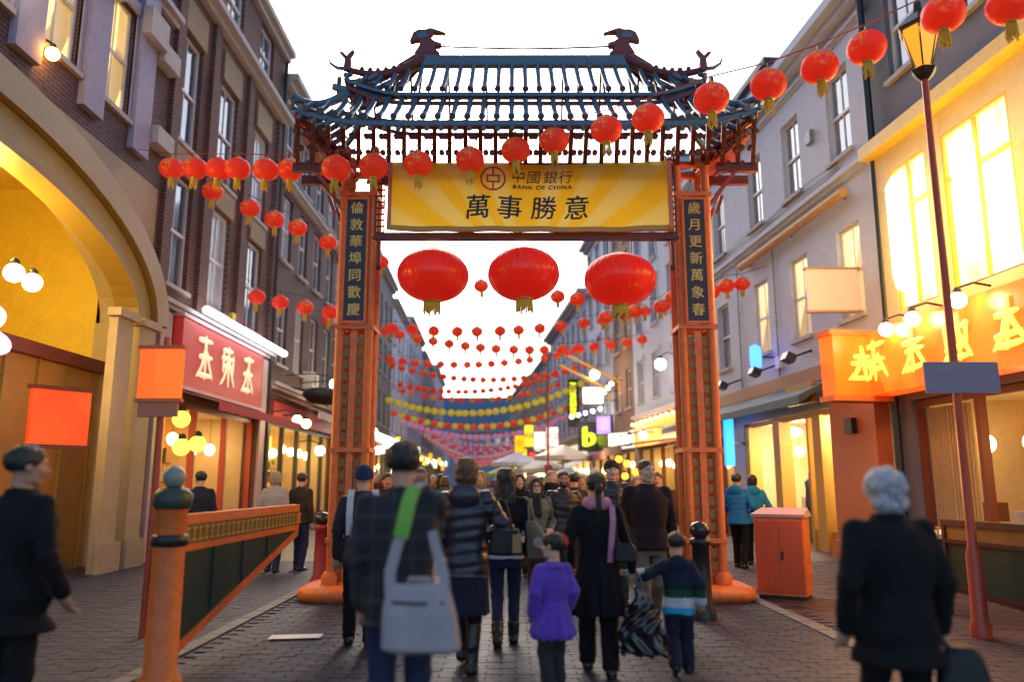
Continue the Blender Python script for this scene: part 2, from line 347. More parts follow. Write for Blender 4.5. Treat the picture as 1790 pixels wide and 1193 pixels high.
def hand(kind, h=.006):
    if (kind, h) in HANDS: return HANDS[kind, h]
    c1, c2 = {'relaxed': (.35, .5), 'grip': (1.25, 1.5), 'flat': (.1, .15), 'point': (.5, .6)}[kind]
    segs = []
    for i, (x, L) in enumerate(zip((-.031, -.0105, .0105, .03), (.056, .068, .072, .062))):
        k = 1 + .15 * (i - 1.5) * (.3 if kind != 'grip' else .05)
        a = np.array((x, 0, -.085)); a1 = c1 * k; b = a + np.array((x * .12 / .03 * .06, -math.sin(a1), -math.cos(a1))) * L * .52
        a2 = a1 + c2 * k * .7; m = b + np.array((0, -math.sin(a2), -math.cos(a2))) * L * .34; a3 = a2 + c2 * .5
        e = m + np.array((0, -math.sin(a3), -math.cos(a3))) * L * .24; segs.append((a, b, m, e))
    th = [np.array(p) for p in ((.026, -.004, -.025), (.052, -.018, -.055), (.058, -.034, -.085), (.052, -.05, -.105))]
    if kind == 'grip': th = [np.array(p) for p in ((.026, -.006, -.025), (.046, -.03, -.05), (.036, -.055, -.072), (.012, -.062, -.084))]
    def f(P):
        d = smin(d_ell(P, (0, 0, -.05), (.044, .017, .052)), d_cap(P, (0, 0, .06), (0, 0, -.02), .026, .027), .02)
        d = smin(d, d_ell(P, (.025, -.008, -.035), (.022, .017, .035)), .015)
        for a, b, m, e in segs:
            q = smin(smin(d_cap(P, a * .95, b, .0095, .0085), d_cap(P, b, m, .0085, .0078), .003), d_cap(P, m, e, .0078, .0065), .003); d = smin(d, q, .006)
        q = smin(d_cap(P, th[0], th[1], .014, .0105), smin(d_cap(P, th[1], th[2], .0105, .0095), d_cap(P, th[2], th[3], .0095, .0075), .003), .004)
        return smin(d, q, .008)
    HANDS[kind, h] = surf(f, (-.07, -.11, -.19), (.085, .04, .07), h); return HANDS[kind, h]
def hand_at(rig, i, kind, twist=0, h=.006, scale=None):
    v, f = hand(kind, h); v = v.copy(); k = scale or rig.H / 1.72
    if i == 1: v[:, 0] *= -1; f = f[:, ::-1]
    v = v * k
    d = rig.wr[i] - rig.el[i]; d /= np.linalg.norm(d); z = -d
    x = np.array((math.cos(twist), math.sin(twist), 0.)); x = x - z * (x @ z); x /= np.linalg.norm(x); y = np.cross(z, x)
    return (v @ np.stack([x, y, z]) + rig.wr[i]).astype(np.float32), f

SKIN = {k: mat('skin ' + k, c, .5, var=.08, vscale=25, spec=.4) for k, c in dict(light=(.60, .35, .25), mid=(.50, .28, .19), tan=(.42, .22, .14), pale=(.64, .40, .30)).items()}
def hairmat(k, c):
    m = mat('hair ' + k, c, .45, var=.0); n, l, b = nodes(m); tc = n.new('ShaderNodeTexCoord'); mp = n.new('ShaderNodeMapping'); mp.inputs['Scale'].default_value = (130, 130, 9); nz = n.new('ShaderNodeTexNoise'); nz.inputs['Scale'].default_value = 1; nz.inputs['Detail'].default_value = 3
    l.new(tc.outputs['Object'], mp.inputs[0]); l.new(mp.outputs[0], nz.inputs[0]); r = n.new('ShaderNodeMapRange'); r.inputs['From Min'].default_value = .3; r.inputs['From Max'].default_value = .7; r.inputs['To Min'].default_value = .35; r.inputs['To Max'].default_value = 1.6; l.new(nz.outputs[0], r.inputs[0])
    mx = n.new('ShaderNodeMix'); mx.data_type = 'RGBA'; mx.blend_type = 'MULTIPLY'; mx.inputs[0].default_value = 1; mx.inputs[6].default_value = (*c, 1); l.new(r.outputs[0], mx.inputs[7]); l.new(mx.outputs[2], b.inputs['Base Color'])
    bp = n.new('ShaderNodeBump'); bp.inputs['Strength'].default_value = .8; bp.inputs['Distance'].default_value = .012; l.new(nz.outputs[0], bp.inputs['Height']); l.new(bp.outputs[0], b.inputs['Normal']); return m
HAIR = {k: hairmat(k, c) for k, c in dict(black=(.012, .010, .010), brown=(.05, .025, .014), auburn=(.10, .045, .022), grey=(.42, .42, .45), dark=(.022, .015, .012), blond=(.30, .20, .09), sandgrey=(.3, .26, .22)).items()}
LIPS = mat('lips', (.36, .14, .11), .45); EYEW = mat('eye white', (.6, .57, .53), .25); EYEB = mat('iris', (.02, .012, .008), .15); DARKSOLE = mat('shoe sole', (.02, .018, .016), .7)

def head_mesh(rig, skin, hairmat, fem, beard, h):
    P = Parts(); hh = rig.hh
    v, f = surf(lambda p: head_sdf(p, fem, beard), (-.5, -.62, -.9), (.5, .6, .62), h / hh)
    c = v[f].mean(1); mi = np.zeros(len(f), int)
    lip = (np.abs(c[:, 0]) < .095 - 1.2 * np.abs(c[:, 2] + .243)) & (c[:, 2] < -.205) & (c[:, 2] > -.28) & (c[:, 1] < -.36); mi[lip] = 1
    brow = (np.abs(np.abs(c[:, 0]) - .14) < .075) & (np.abs(c[:, 2] - .085 - .02 * np.cos((np.abs(c[:, 0]) - .14) * 18)) < .015) & (c[:, 1] < -.25); mi[brow] = 2
    if beard: mi[(c[:, 2] < -.14) & (c[:, 1] < -.02) & (c[:, 2] > -.52) & ~lip & ~((c[:, 2] > -.2) & (np.abs(c[:, 0]) < .2) & (c[:, 1] < -.38)) & (np.abs(c[:, 0]) + (-.14 - c[:, 2]) > .2 * (c[:, 2] > -.22))] = 2
    T = lambda q: (q * hh) @ rig.R.T + rig.head
    P.add((T(v), f), mi)
    e = surf(lambda p: d_ell(p, (0, 0, 0), (.055, .04, .034)), (-.08, -.06, -.05), (.08, .06, .05), max(.011, h / hh * .45))
    for sx in (-1, 1):
        ve = e[0] + V(sx * .135, -.325, .012); ce = ve[e[1]].mean(1); m = np.where(((ce[:, 0] - sx * .135) ** 2 + (ce[:, 2] - .012) ** 2) < .025 ** 2, 4, 3)
        m[ce[:, 2] > .032] = 2
        P.add((T(ve), e[1]), m)
    return P, T
def person(label, rig, loc, rz, skin='light', hair=('short', 'black'), fem=False, beard=False, hands=('relaxed', 'relaxed'), twist=(0, 0), outfit=None, h=.013, group=None, face=True, hidehand=(False, False)):
    hm = HAIR[hair[1]]; hf = .0065 if h < .014 else (.009 if h < .018 else .013)
    P, T = head_mesh(rig, skin, hm, fem, beard, hf)
    H = rig.H
    def body(p):
        d = d_loft(p, rig.rings); d = smin(d, d_cap(p, rig.neck, rig.head + V(0, .01, -rig.hh * .4), .034 * H, .03 * H), .02)
        for i in (0, 1):
            d = smin(d, smin(d_cap(p, rig.sh[i], rig.el[i], .031 * H, .024 * H), d_cap(p, rig.el[i], rig.wr[i], .025 * H, .016 * H), .01), .03)
            mid = rig.kn[i] * .6 + rig.an[i] * .4 + np.array((0, .003 * H, 0))
            lg = smin(d_cap(p, rig.hip[i], rig.kn[i], .046 * H, .027 * H), smin(d_cap(p, rig.kn[i], mid, .026 * H, .026 * H), d_cap(p, mid, rig.an[i], .026 * H, .018 * H), .01), .012)
            d = smin(d, lg, .03); d = smin(d, d_cap(p, rig.an[i] + V(0, .02 * H, -.02 * H), rig.toe[i], .024 * H, .016 * H), .015)
        return d
    lo, hi = rig.bounds(rig.sh + rig.el + rig.wr + rig.kn + rig.an + rig.toe + [rig.head, rig.pel], .11 * H)
    hi[2] = rig.head[2] - rig.hh * .3; hi[0] = max(hi[0], .14 * H); lo[0] = min(lo[0], -.14 * H); lo[2] = -.02
    P.add(surf(body, lo, hi, max(.016, h * 1.3)), 0)
    for i in (0, 1):
        if not hidehand[i]: P.add(hand_at(rig, i, hands[i], twist[i], .005 if h < .016 else .009), 0)
    me = P.mesh('person', [SKIN[skin], LIPS, hm, EYEW, EYEB])
    root = put('person', me, None, loc, (0, 0, rz)); tag(root, label, 'person', group)
    if hair[0]:
        hv, hfc = surf(lambda p: hair_sdf(p, hair[0], random.random() * 6), (-.75, -.55, -2.25 if hair[0] == 'long' else -1.45), (.6, .9, .7), hf / rig.hh * 1.15)
        nm = 'beanie' if hair[0] == 'beanie' else 'hair'
        put(nm, Parts().add((T(hv), hfc)).mesh(nm, [outfit.get('hat') if hair[0] == 'beanie' else hm]), root)
    for fn in outfit['wear']: fn(rig, root, h)
    return root
# ---- clothing makers: each returns a function(rig, root, h)
def jacket(m, hem=.44, low=None, ease=.016, flare=0, sleeve=.036, cuff=.026, style=None, collar=True, hood=False, name='coat', waist=0, puff=0, bands=None, belt=None, sleeves=(True, True), mats=None, hemw=1):
    def f(rig, root, h):
        H = rig.H; rg = []; ph = random.random() * 6
        for (z, rx, ry, cx, cy) in rig.rings:
            if z < hem * H: continue
            k = waist * math.exp(-((z / H - .60) / .045) ** 2) if waist else 0
            if abs(z - rig.hipz) < .02 * H: rx = max(rx, .098 * H * rig.w)
            rg.append((z, rx + ease * H * (1 - k), ry + ease * H * (1 - k) + .006 * H, cx, cy))
        h0 = hem * H; b = rg[0]; zb = b[0]
        if zb - h0 > .01:
            nst = 4; pre = []
            base = b if not waist else b
            for i in range(nst):
                t = i / nst; z = h0 + (zb - h0) * t; gro = flare * (1 - t) ** .8 * H
                pre.append((z, max(b[1], .110 * H * rig.w) * hemw + gro, b[2] + .006 * H + gro * .8, 0, 0))
            rg = pre + rg
        if low: rg = [(a * H, b * H, c * H, 0, 0) for a, b, c in low] + [q for q in rg if q[0] > low[-1][0] * H + .01]; h0 = low[0][0] * H
        rg[-1] = (rg[-1][0], .046 * H, .046 * H, 0, rg[-1][4])
        def d0(p):
            d = d_loft(p, rg, 2.2)
            if style == 'pleat':
                a = np.arctan2(p[:, 0], p[:, 1]); w = np.clip((.56 * H - p[:, 2]) / (.2 * H), 0, 1); d = d + w * .010 * H * np.sin(a * 11)
            for i in (0, 1):
                if not sleeves[i]: continue
                q = smin(d_cap(p, rig.sh[i] + V(0, 0, -.004 * H), rig.el[i], sleeve * 1.0 * H, sleeve * .92 * H), d_cap(p, rig.el[i], rig.wr[i] + (rig.el[i] - rig.wr[i]) * .03, sleeve * .92 * H, cuff * H), .012)
                e = np.linalg.norm(p - rig.el[i].astype(np.float32), axis=1)
                q = q + .0035 * H * np.sin(p[:, 2] * 95 + p[:, 0] * 40) * np.exp(-(e / (.07 * H)) ** 2)
                if puff: 
                    t = (p - rig.sh[i].astype(np.float32)) @ ((rig.wr[i] - rig.sh[i]) / np.linalg.norm(rig.wr[i] - rig.sh[i])).astype(np.float32)
                    q = q - puff * np.abs(np.sin(t * 38))
                d = smin(d, q, .016 * H)
                d = smin(d, d_cap(p, rig.neck + V(0, .01 * H, -.002 * H), rig.sh[i] + V(0, 0, -.002 * H), .03 * H, .022 * H), .018 * H)
            if puff: d = d - puff * (np.abs(np.sin(p[:, 2] * 34 + .8 * np.sin(p[:, 0] * 6))) - .5)
            d = d + .0045 * np.sin(p[:, 0] * 14 + p[:, 2] * 21 + 2 * np.sin(p[:, 2] * 7 + ph)) * np.sin(p[:, 1] * 9 - p[:, 2] * 6 + ph) + .003 * np.sin(p[:, 0] * 37 - p[:, 2] * 11 + ph * 2) * np.clip((.62 * H - p[:, 2]) / (.1 * H), 0, 1)
            d = d + .0022 * np.sin(p[:, 0] * 31 + p[:, 2] * 17) * np.sin(p[:, 1] * 27 + p[:, 2] * 23) + .004 * np.sin(p[:, 2] * 9 + p[:, 0] * 13) * np.sin(p[:, 0] * 17 - p[:, 2] * 5)
            if collar:
                c = d_loft(p, [(rig.neck[2] - .03 * H, .058 * H, .056 * H, 0, rig.neck[1]), (rig.neck[2] + .022 * H, .05 * H, .05 * H, 0, rig.neck[1] - .004 * H)])
                d = smin(d, c, .012)
            if hood: d = smin(d, d_ell(p, rig.neck + np.array((0, .062 * H, -.012 * H)), (.078 * H, .042 * H, .06 * H)), .03)
            d = np.maximum(d, h0 - p[:, 2])
            d = smax(d, -d_cap(p, rig.neck + np.array((0, -.03 * H, .05 * H)), rig.neck + np.array((0, -.01 * H, .12 * H)), .036 * H), .008)
            return d
        pts = rig.sh + rig.el + rig.wr + [(-max(r[1] for r in rg), -max(r[2] for r in rg), h0 + .1), (max(r[1] for r in rg), max(r[2] for r in rg), h0 + .1)]
        lo, hi = rig.bounds(pts, .07 * H + puff); lo[2] = min(lo[2], h0 - .03); hi[2] = rig.neck[2] + .1 * H
        if hood: hi[1] = max(hi[1], .16 * H)
        v, fc = surf(d0, lo, hi, h); mi = 0
        if bands: mi = bands(v[fc].mean(1), rig)
        put(name, Parts().add((v, fc), mi).mesh(name, mats or [m]), root)
    return f
def trousers(m, top=.53, w=1.0, hem=.03, name='trousers', legr=(.053, .042, .036)):
    def f(rig, root, h):
        H = rig.H
        def d0(p):
            d = d_loft(p, [(rig.hipz - .06 * H, .078 * H * rig.w, .07 * H, 0, 0), (rig.hipz, .1 * H * rig.w, .076 * H, 0, 0), (top * H + .01 * H, .094 * H * rig.w, .066 * H, 0, 0)])
            for i in (0, 1):
                end = rig.an[i] + (rig.kn[i] - rig.an[i]) * hem
                q = smin(d_cap(p, rig.hip[i], rig.kn[i], legr[0] * w * H, legr[1] * w * H), d_cap(p, rig.kn[i], end, legr[1] * w * H, legr[2] * w * H), .015)
                e = np.linalg.norm(p - rig.kn[i].astype(np.float32), axis=1); e2 = np.linalg.norm(p - end.astype(np.float32), axis=1)
                q = q + .004 * np.sin(p[:, 2] * 70 + p[:, 0] * 30) * (np.exp(-(e / .1) ** 2) + np.exp(-(e2 / .1) ** 2))
                d = smin(d, q, .02)
            return d + .002 * np.sin(p[:, 2] * 41 + p[:, 1] * 23)
        lo, hi = rig.bounds(rig.hip + rig.kn + rig.an, .1 * H); hi[2] = top * H + .03 * H; lo[0] = min(lo[0], -.12 * H * rig.w); hi[0] = max(hi[0], .12 * H * rig.w); lo[2] = max(lo[2], .0)
        v, fc = surf(d0, lo, hi, h); put(name, Parts().add((v, fc)).mesh(name, [m]), root)
    return f
def skirt(m, top=.6, hem=.3, name='skirt', w=.112, d=.085):
    def f(rig, root, h):
        H = rig.H
        def d0(p):
            a = np.arctan2(p[:, 0], p[:, 1])
            return d_loft(p, [(hem * H, w * 1.06 * H, (d + .022) * H, 0, 0), (.45 * H, w * H, d * H, 0, 0), (top * H, .085 * H, .065 * H, 0, 0)]) + .004 * H * np.sin(a * 9 + p[:, 2] * 6) * np.clip((.5 * H - p[:, 2]) / (.2 * H), 0, 1)
        v, fc = surf(d0, (-.16 * H, -.14 * H, hem * H - .03), (.16 * H, .14 * H, top * H + .03), h); put(name, Parts().add((v, fc)).mesh(name, [m]), root)
    return f
def shoes(m, heel=0, boot=0, name='shoe'):
    def f(rig, root, h):
        H = rig.H
        for i in (0, 1):
            a = rig.an[i]; t = rig.toe[i]; d = t - a; d[2] = 0; d /= np.linalg.norm(d)
            drop = t[2] - a[2]
            def d0(p):
                q = smin(d_cap(p, a + V(0, .016 * H, -.016 * H), t, .029 * H, .021 * H), d_cap(p, a, a + V(0, 0, .03 * H), .027 * H, .026 * H), .012)
                if boot: q = smin(q, d_cap(p, a, a + (rig.kn[i] - a) * boot, .029 * H, .036 * H), .015)
                if heel: q = np.minimum(q, d_cap(p, a + V(0, .022 * H, -.02 * H), a + V(0, .024 * H, -.038 * H), .016, .011))
                return np.maximum(q, (a[2] - .041 * H) - p[:, 2]) if drop > -.06 * H else q
            lo, hi = rig.bounds([a, t, a + (rig.kn[i] - a) * max(boot, .1)], .06 * H); lo[2] = max(lo[2], -.005)
            v, fc = surf(d0, lo, hi, min(h, .012)); put(name if not boot else 'boot', Parts().add((v, fc)).mesh(name, [m]), root)
    return f
def scarf(m, tails=False, r=.026, name='scarf'):
    def f(rig, root, h):
        H = rig.H; c = rig.neck
        def d0(p):
            q = p - c.astype(np.float32); rr = np.sqrt((q[:, 0]) ** 2 + (q[:, 1] * 1.05) ** 2)
            d = np.sqrt((rr - .05 * H) ** 2 + ((q[:, 2] - .008 * H) * .8) ** 2) - r * H + .004 * np.sin(np.arctan2(q[:, 0], q[:, 1]) * 9 + q[:, 2] * 60)
            if tails: d = smin(d, np.minimum(d_cap(p, c + V(.012 * H, -.075 * H, 0), c + V(.02 * H, -.085 * H, -.15 * H), .024 * H, .028 * H), d_cap(p, c + V(-.02 * H, -.07 * H, 0), c + V(-.015 * H, -.09 * H, -.14 * H), .022 * H, .026 * H)), .015)
            return d
        v, fc = surf(d0, c - .13 * H - np.array((0, 0, .16 * H if tails else 0)), c + .12 * H, min(h, .012)); put(name, Parts().add((v, fc)).mesh(name, [m]), root)
    return f
# ------------------------------------------------------------------ shared materials
IRON = mat('red painted iron', (.30, .035, .016), .45, var=.25, vscale=9, bump=.12, bscale=60)
ORANGE = mat('orange red paint', (.70, .155, .03), .48, var=.38, vscale=7, bump=.12, bscale=50)
TILE = mat('blue grey glazed tile', (.07, .13, .21), .32, var=.3, vscale=14)
DARKRED = mat('dark maroon paint', (.13, .02, .016), .5, var=.25, vscale=9)
GOLD = mat('gold lettering', (.62, .38, .10), .4, metal=.3, var=.15)
BLACKP = mat('black paint', (.015, .015, .018), .4, var=.3)
WHITEP = mat('white paint', (.72, .72, .72), .5, var=.1, vscale=4)
GREYP = mat('grey paint', (.22, .23, .26), .5, var=.15)
DARKGLASS = mat('shop glass', (.02, .025, .03), .05, spec=.8)
STONE = mat('pale stone', (.46, .42, .42), .8, var=.16, vscale=3, bump=.25)
STUCCO = mat('grey white stucco', (.54, .56, .66), .8, var=.14, vscale=1.6, bump=.15, bscale=18)
STUCCO2 = mat('cool grey stucco', (.30, .31, .40), .8, var=.16, vscale=1.6, bump=.15, bscale=18)
CREAM = mat('cream stucco', (.62, .50, .30), .75, var=.14, vscale=2, bump=.15, bscale=20)
SLATE = mat('slate roof', (.07, .09, .12), .7, var=.3, vscale=7, bump=.4, bscale=12)
LEAD = mat('dark lead', (.05, .055, .07), .6, var=.3)
BRICKR = brickmat('dark red brick', (.15, .045, .032), (.10, .03, .024), (.16, .12, .10))
BRICKP = brickmat('purple brown brick', (.12, .055, .055), (.085, .04, .045), (.15, .12, .12))
BRICKO = brickmat('orange brick', (.32, .115, .05), (.24, .08, .04), (.26, .2, .15))
BRICKG = brickmat('sooty grey brick', (.17, .155, .16), (.12, .11, .12), (.2, .19, .19))
PAVERS = brickmat('block paving', (.044, .041, .066), (.033, .030, .050), (.035, .032, .038), .21, .105, .009, 'xy', .5, .8)
PAVERR = brickmat('red block paving', (.062, .034, .042), (.046, .027, .036), (.045, .03, .035), .21, .105, .009, 'xy', .5, .8)
ASPH = mat('worn asphalt', (.024, .024, .038), .55, var=.5, vscale=1.3, bump=.5, bscale=160, spec=.3)
FRAMEW = mat('window frame white', (.7, .7, .72), .45, var=.08)
FRAMED = mat('window frame dark', (.03, .028, .03), .45)
WARM = emis('warm shop light', (1, .52, .10), 3.2); WARM2 = emis('warm pale light', (1, .74, .36), 4); COOLW = emis('cool white light', (.95, .98, 1), 2.5)
HOT = emis('hot lamp', (1, .76, .40), 16); HOTW = emis('white lamp', (1, .95, .85), 14); AMBER = emis('amber bulb', (1, .42, .06), 14)
def glow(name, c1, c2, s, scale=2.5, st=(1.6, 1, .7), lo=.15):
    m = mat(name, c1, .3, emit=c1, estr=s)
    if 'TexVoronoi' in m.node_tree.nodes: return m
    n, l, b = nodes(m); tc = n.new('ShaderNodeTexCoord'); v = n.new('ShaderNodeTexVoronoi'); v.name = 'TexVoronoi'; v.inputs['Scale'].default_value = scale
    mp = n.new('ShaderNodeMapping'); mp.inputs['Scale'].default_value = st; l.new(tc.outputs['Object'], mp.inputs[0]); l.new(mp.outputs[0], v.inputs['Vector'])
    mx = n.new('ShaderNodeMix'); mx.data_type = 'RGBA'; sp = n.new('ShaderNodeSeparateColor'); l.new(v.outputs['Color'], sp.inputs[0]); l.new(sp.outputs[0], mx.inputs[0])
    mx.inputs[6].default_value = (*c1, 1); mx.inputs[7].default_value = (*c2, 1); l.new(mx.outputs[2], b.inputs['Emission Color'])
    r = n.new('ShaderNodeMapRange'); r.inputs['To Min'].default_value = s * lo; r.inputs['To Max'].default_value = s * (1.4 if lo < .5 else 1.15); l.new(sp.outputs[1], r.inputs[0]); l.new(r.outputs[0], b.inputs['Emission Strength'])
    return m
GOODS = glow('lit shop interior', (1, .45, .06), (.9, .12, .02), .55); GOODSY = glow('lit yellow interior', (1, .62, .12), (1, .35, .04), 1.0, 2); GOODSF = glow('lit far interior', (1, .68, .25), (.75, .25, .08), 1.0, 1.4)
LITWIN = glow('lit window', (1, .75, .30), (1, .55, .16), .42, 1.2); LITCURT = glow('lit curtain', (1, .80, .42), (1, .66, .25), .36, .8)
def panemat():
    m = mat('window pane', (.09, .11, .145), .07, spec=1.0); n, l, b = nodes(m)  # lightened bluish base stands in for bright sky reflection on the glass
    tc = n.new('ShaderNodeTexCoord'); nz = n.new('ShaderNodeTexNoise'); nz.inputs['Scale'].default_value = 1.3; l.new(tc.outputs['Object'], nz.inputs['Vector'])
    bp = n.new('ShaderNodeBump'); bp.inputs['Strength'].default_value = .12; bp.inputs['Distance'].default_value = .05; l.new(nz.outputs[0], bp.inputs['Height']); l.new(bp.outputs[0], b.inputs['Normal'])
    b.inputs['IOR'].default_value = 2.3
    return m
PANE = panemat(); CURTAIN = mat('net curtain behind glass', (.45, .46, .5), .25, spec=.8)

# ------------------------------------------------------------------ ground
def xL(y): return -7 - (0 if y < 32 else .03 * (y - 32))
def xR(y): return 6.9 - .08 * (y - 17)
def sheet(name, pts, z, m, **kw):
    return MB().add([(x, y, z) for x, y in pts], [tuple(range(len(pts)))]).build(name, m, **kw)
sheet('ground', [(-400, -400), (400, -400), (400, 900), (-400, 900)], -.02, ASPH, kind='structure')
sheet('road', [(-2.95, -6), (3.3, -6), (3.1, 12), (-.2, 118), (-7.2, 118), (-3.0, 32)], 0, ASPH, kind='structure')
def pavement(side):
    b = MB()
    ys = [-6, 12, 32, 60, 118]
    for a, c in zip(ys, ys[1:]):
        xi = lambda y: (-2.95 - (0 if y < 32 else (y - 32) * .049) - .01) if side < 0 else (3.3 - .011 * (y + 6) if y < 12 else 3.1 - .0311 * (y - 12)) + .01
        xo = lambda y: (xL(y) - 1.6) if side < 0 else xR(y) + 1.6
        v = [(xi(a), a, .004), (xo(a), a, .004), (xo(c), c, .004), (xi(c), c, .004)]
        b.add(v, [(0, 3, 2, 1) if side > 0 else (0, 1, 2, 3)])
    return b.build('pavement', PAVERR if side > 0 else PAVERS, kind='structure')
pavement(-1); pavement(1)
b = MB()
b.box(-2.93, 15.6, .0, 3.0, 15.9, .012); b.build('paving_band', PAVERS, kind='structure')
# real setts and blocks in the near part of the street
def sett_field(name, xa, xb, y0, y1, w, d, m, z):
    b = MB(); y = y0; k = 0
    while y < y1:
        x = xa(y) - (w / 2 if k % 2 else 0); e = xb(y)
        while x < e:
            if x + w > xa(y) and x > xa(y) - .05:
                h = z + rng.uniform(0, .004); t = rng.uniform(-.0012, .0012); g = .0022; x1 = min(x + w, e) - g; c = .003
                if x1 - x > .05: b.add([(x + g, y + g, z - .01), (x1, y + g, z - .01), (x1, y + d - g, z - .01), (x + g, y + d - g, z - .01), (x + g + c, y + g + c, h + t), (x1 - c, y + g + c, h - t), (x1 - c, y + d - g - c, h - t), (x + g + c, y + d - g - c, h + t)], [(4, 5, 6, 7), (0, 1, 5, 4), (1, 2, 6, 5), (2, 3, 7, 6), (3, 0, 4, 7)], mi=int(rng.integers(0, 3)), sm=False)
            x += w
        y += d; k += 1
    b.build(name, m, kind='stuff')
SETM = [mat(f'granite sett {i}', c, .5, var=.4, vscale=14, bump=.4, bscale=90, spec=.2) for i, c in enumerate(((.028, .030, .056), (.025, .026, .050), (.032, .033, .060)))]
REDM = [mat(f'red block {i}', c, .55, var=.4, vscale=14, bump=.4, bscale=90, spec=.2) for i, c in enumerate(((.056, .031, .044), (.050, .028, .040), (.063, .036, .049)))]
PURM = [mat(f'purple block {i}', c, .55, var=.4, vscale=14, bump=.4, bscale=90, spec=.2) for i, c in enumerate(((.036, .036, .066), (.032, .031, .058), (.041, .040, .071)))]
sett_field('road_setts', lambda y: -2.85, lambda y: 3.1, 4.2, 15.5, .24, .105, SETM, .009)
sett_field('paving_blocks', lambda y: -7.0, lambda y: -3.05, 4.2, 15.5, .22, .105, PURM, .012); sett_field('paving_blocks', lambda y: 3.32, lambda y: xR(y), 4.2, 15.5, .22, .105, REDM, .012)
# drain channels along both pavements: rows of small stone setts
for side, x0 in ((-1, -2.95), (1, 3.2)):
    b = MB()
    for i in range(88):
        y = 5 + i * .24 + rng.uniform(-.004, .004); x = x0 - (.011 * (y - 5) if side > 0 else 0)
        b.box(x - .075, y, -.01, x + .075, y + .225, .022 + rng.uniform(0, .004))
    b.build('kerb_setts', mat('dark sett stone', (.09, .085, .10), .6, var=.3), kind='stuff')

# ------------------------------------------------------------------ facade builder (local: x along the wall, -y to the street, z up)
WCACHE = {}
def window_parts(w, h, style, lit):
    k = (round(w, 2), round(h, 2), style, lit)
    if k in WCACHE: return WCACHE[k]
    fr = MB(); t = .065
    y0, y1 = .10, .17
    fr.box(-w / 2, y0, 0, -w / 2 + t, y1, h).box(w / 2 - t, y0, 0, w / 2, y1, h).box(-w / 2 + t, y0, h - t, w / 2 - t, y1, h).box(-w / 2 + t, y0, 0, w / 2 - t, y1, t * 1.2)
    mid = h * .5
    if style != 'fixed':
        fr.box(-w / 2 + t, y0 - .012, mid - .03, w / 2 - t, y1 - .012, mid + .03)
        fr.box(-.013, y0 + .02, t * 1.2, .013, y1 - .022, mid - .03).box(-.013, y0 + .02, mid + .03, .013, y1 - .022, h - t)
        if style == 'sash6':
            for zz in (mid * .5, mid * 1.5): fr.box(-w / 2 + t, y0 + .021, zz - .012, w / 2 - t, y1 - .023, zz + .012)
    else: fr.box(-.02, y0 + .002, t, .02, y1 - .01, h - t)
    pn = MB(); pn.box(-w / 2 + t * .6, .140, t * .7, w / 2 - t * .6, .146, h - t * .6)
    sl = MB(); sl.box(-w / 2 - .08, -.09, -.09, w / 2 + .08, .12, -.003)
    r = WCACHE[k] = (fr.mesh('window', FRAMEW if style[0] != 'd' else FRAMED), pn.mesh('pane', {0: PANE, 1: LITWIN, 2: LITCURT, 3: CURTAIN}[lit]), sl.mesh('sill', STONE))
    return r
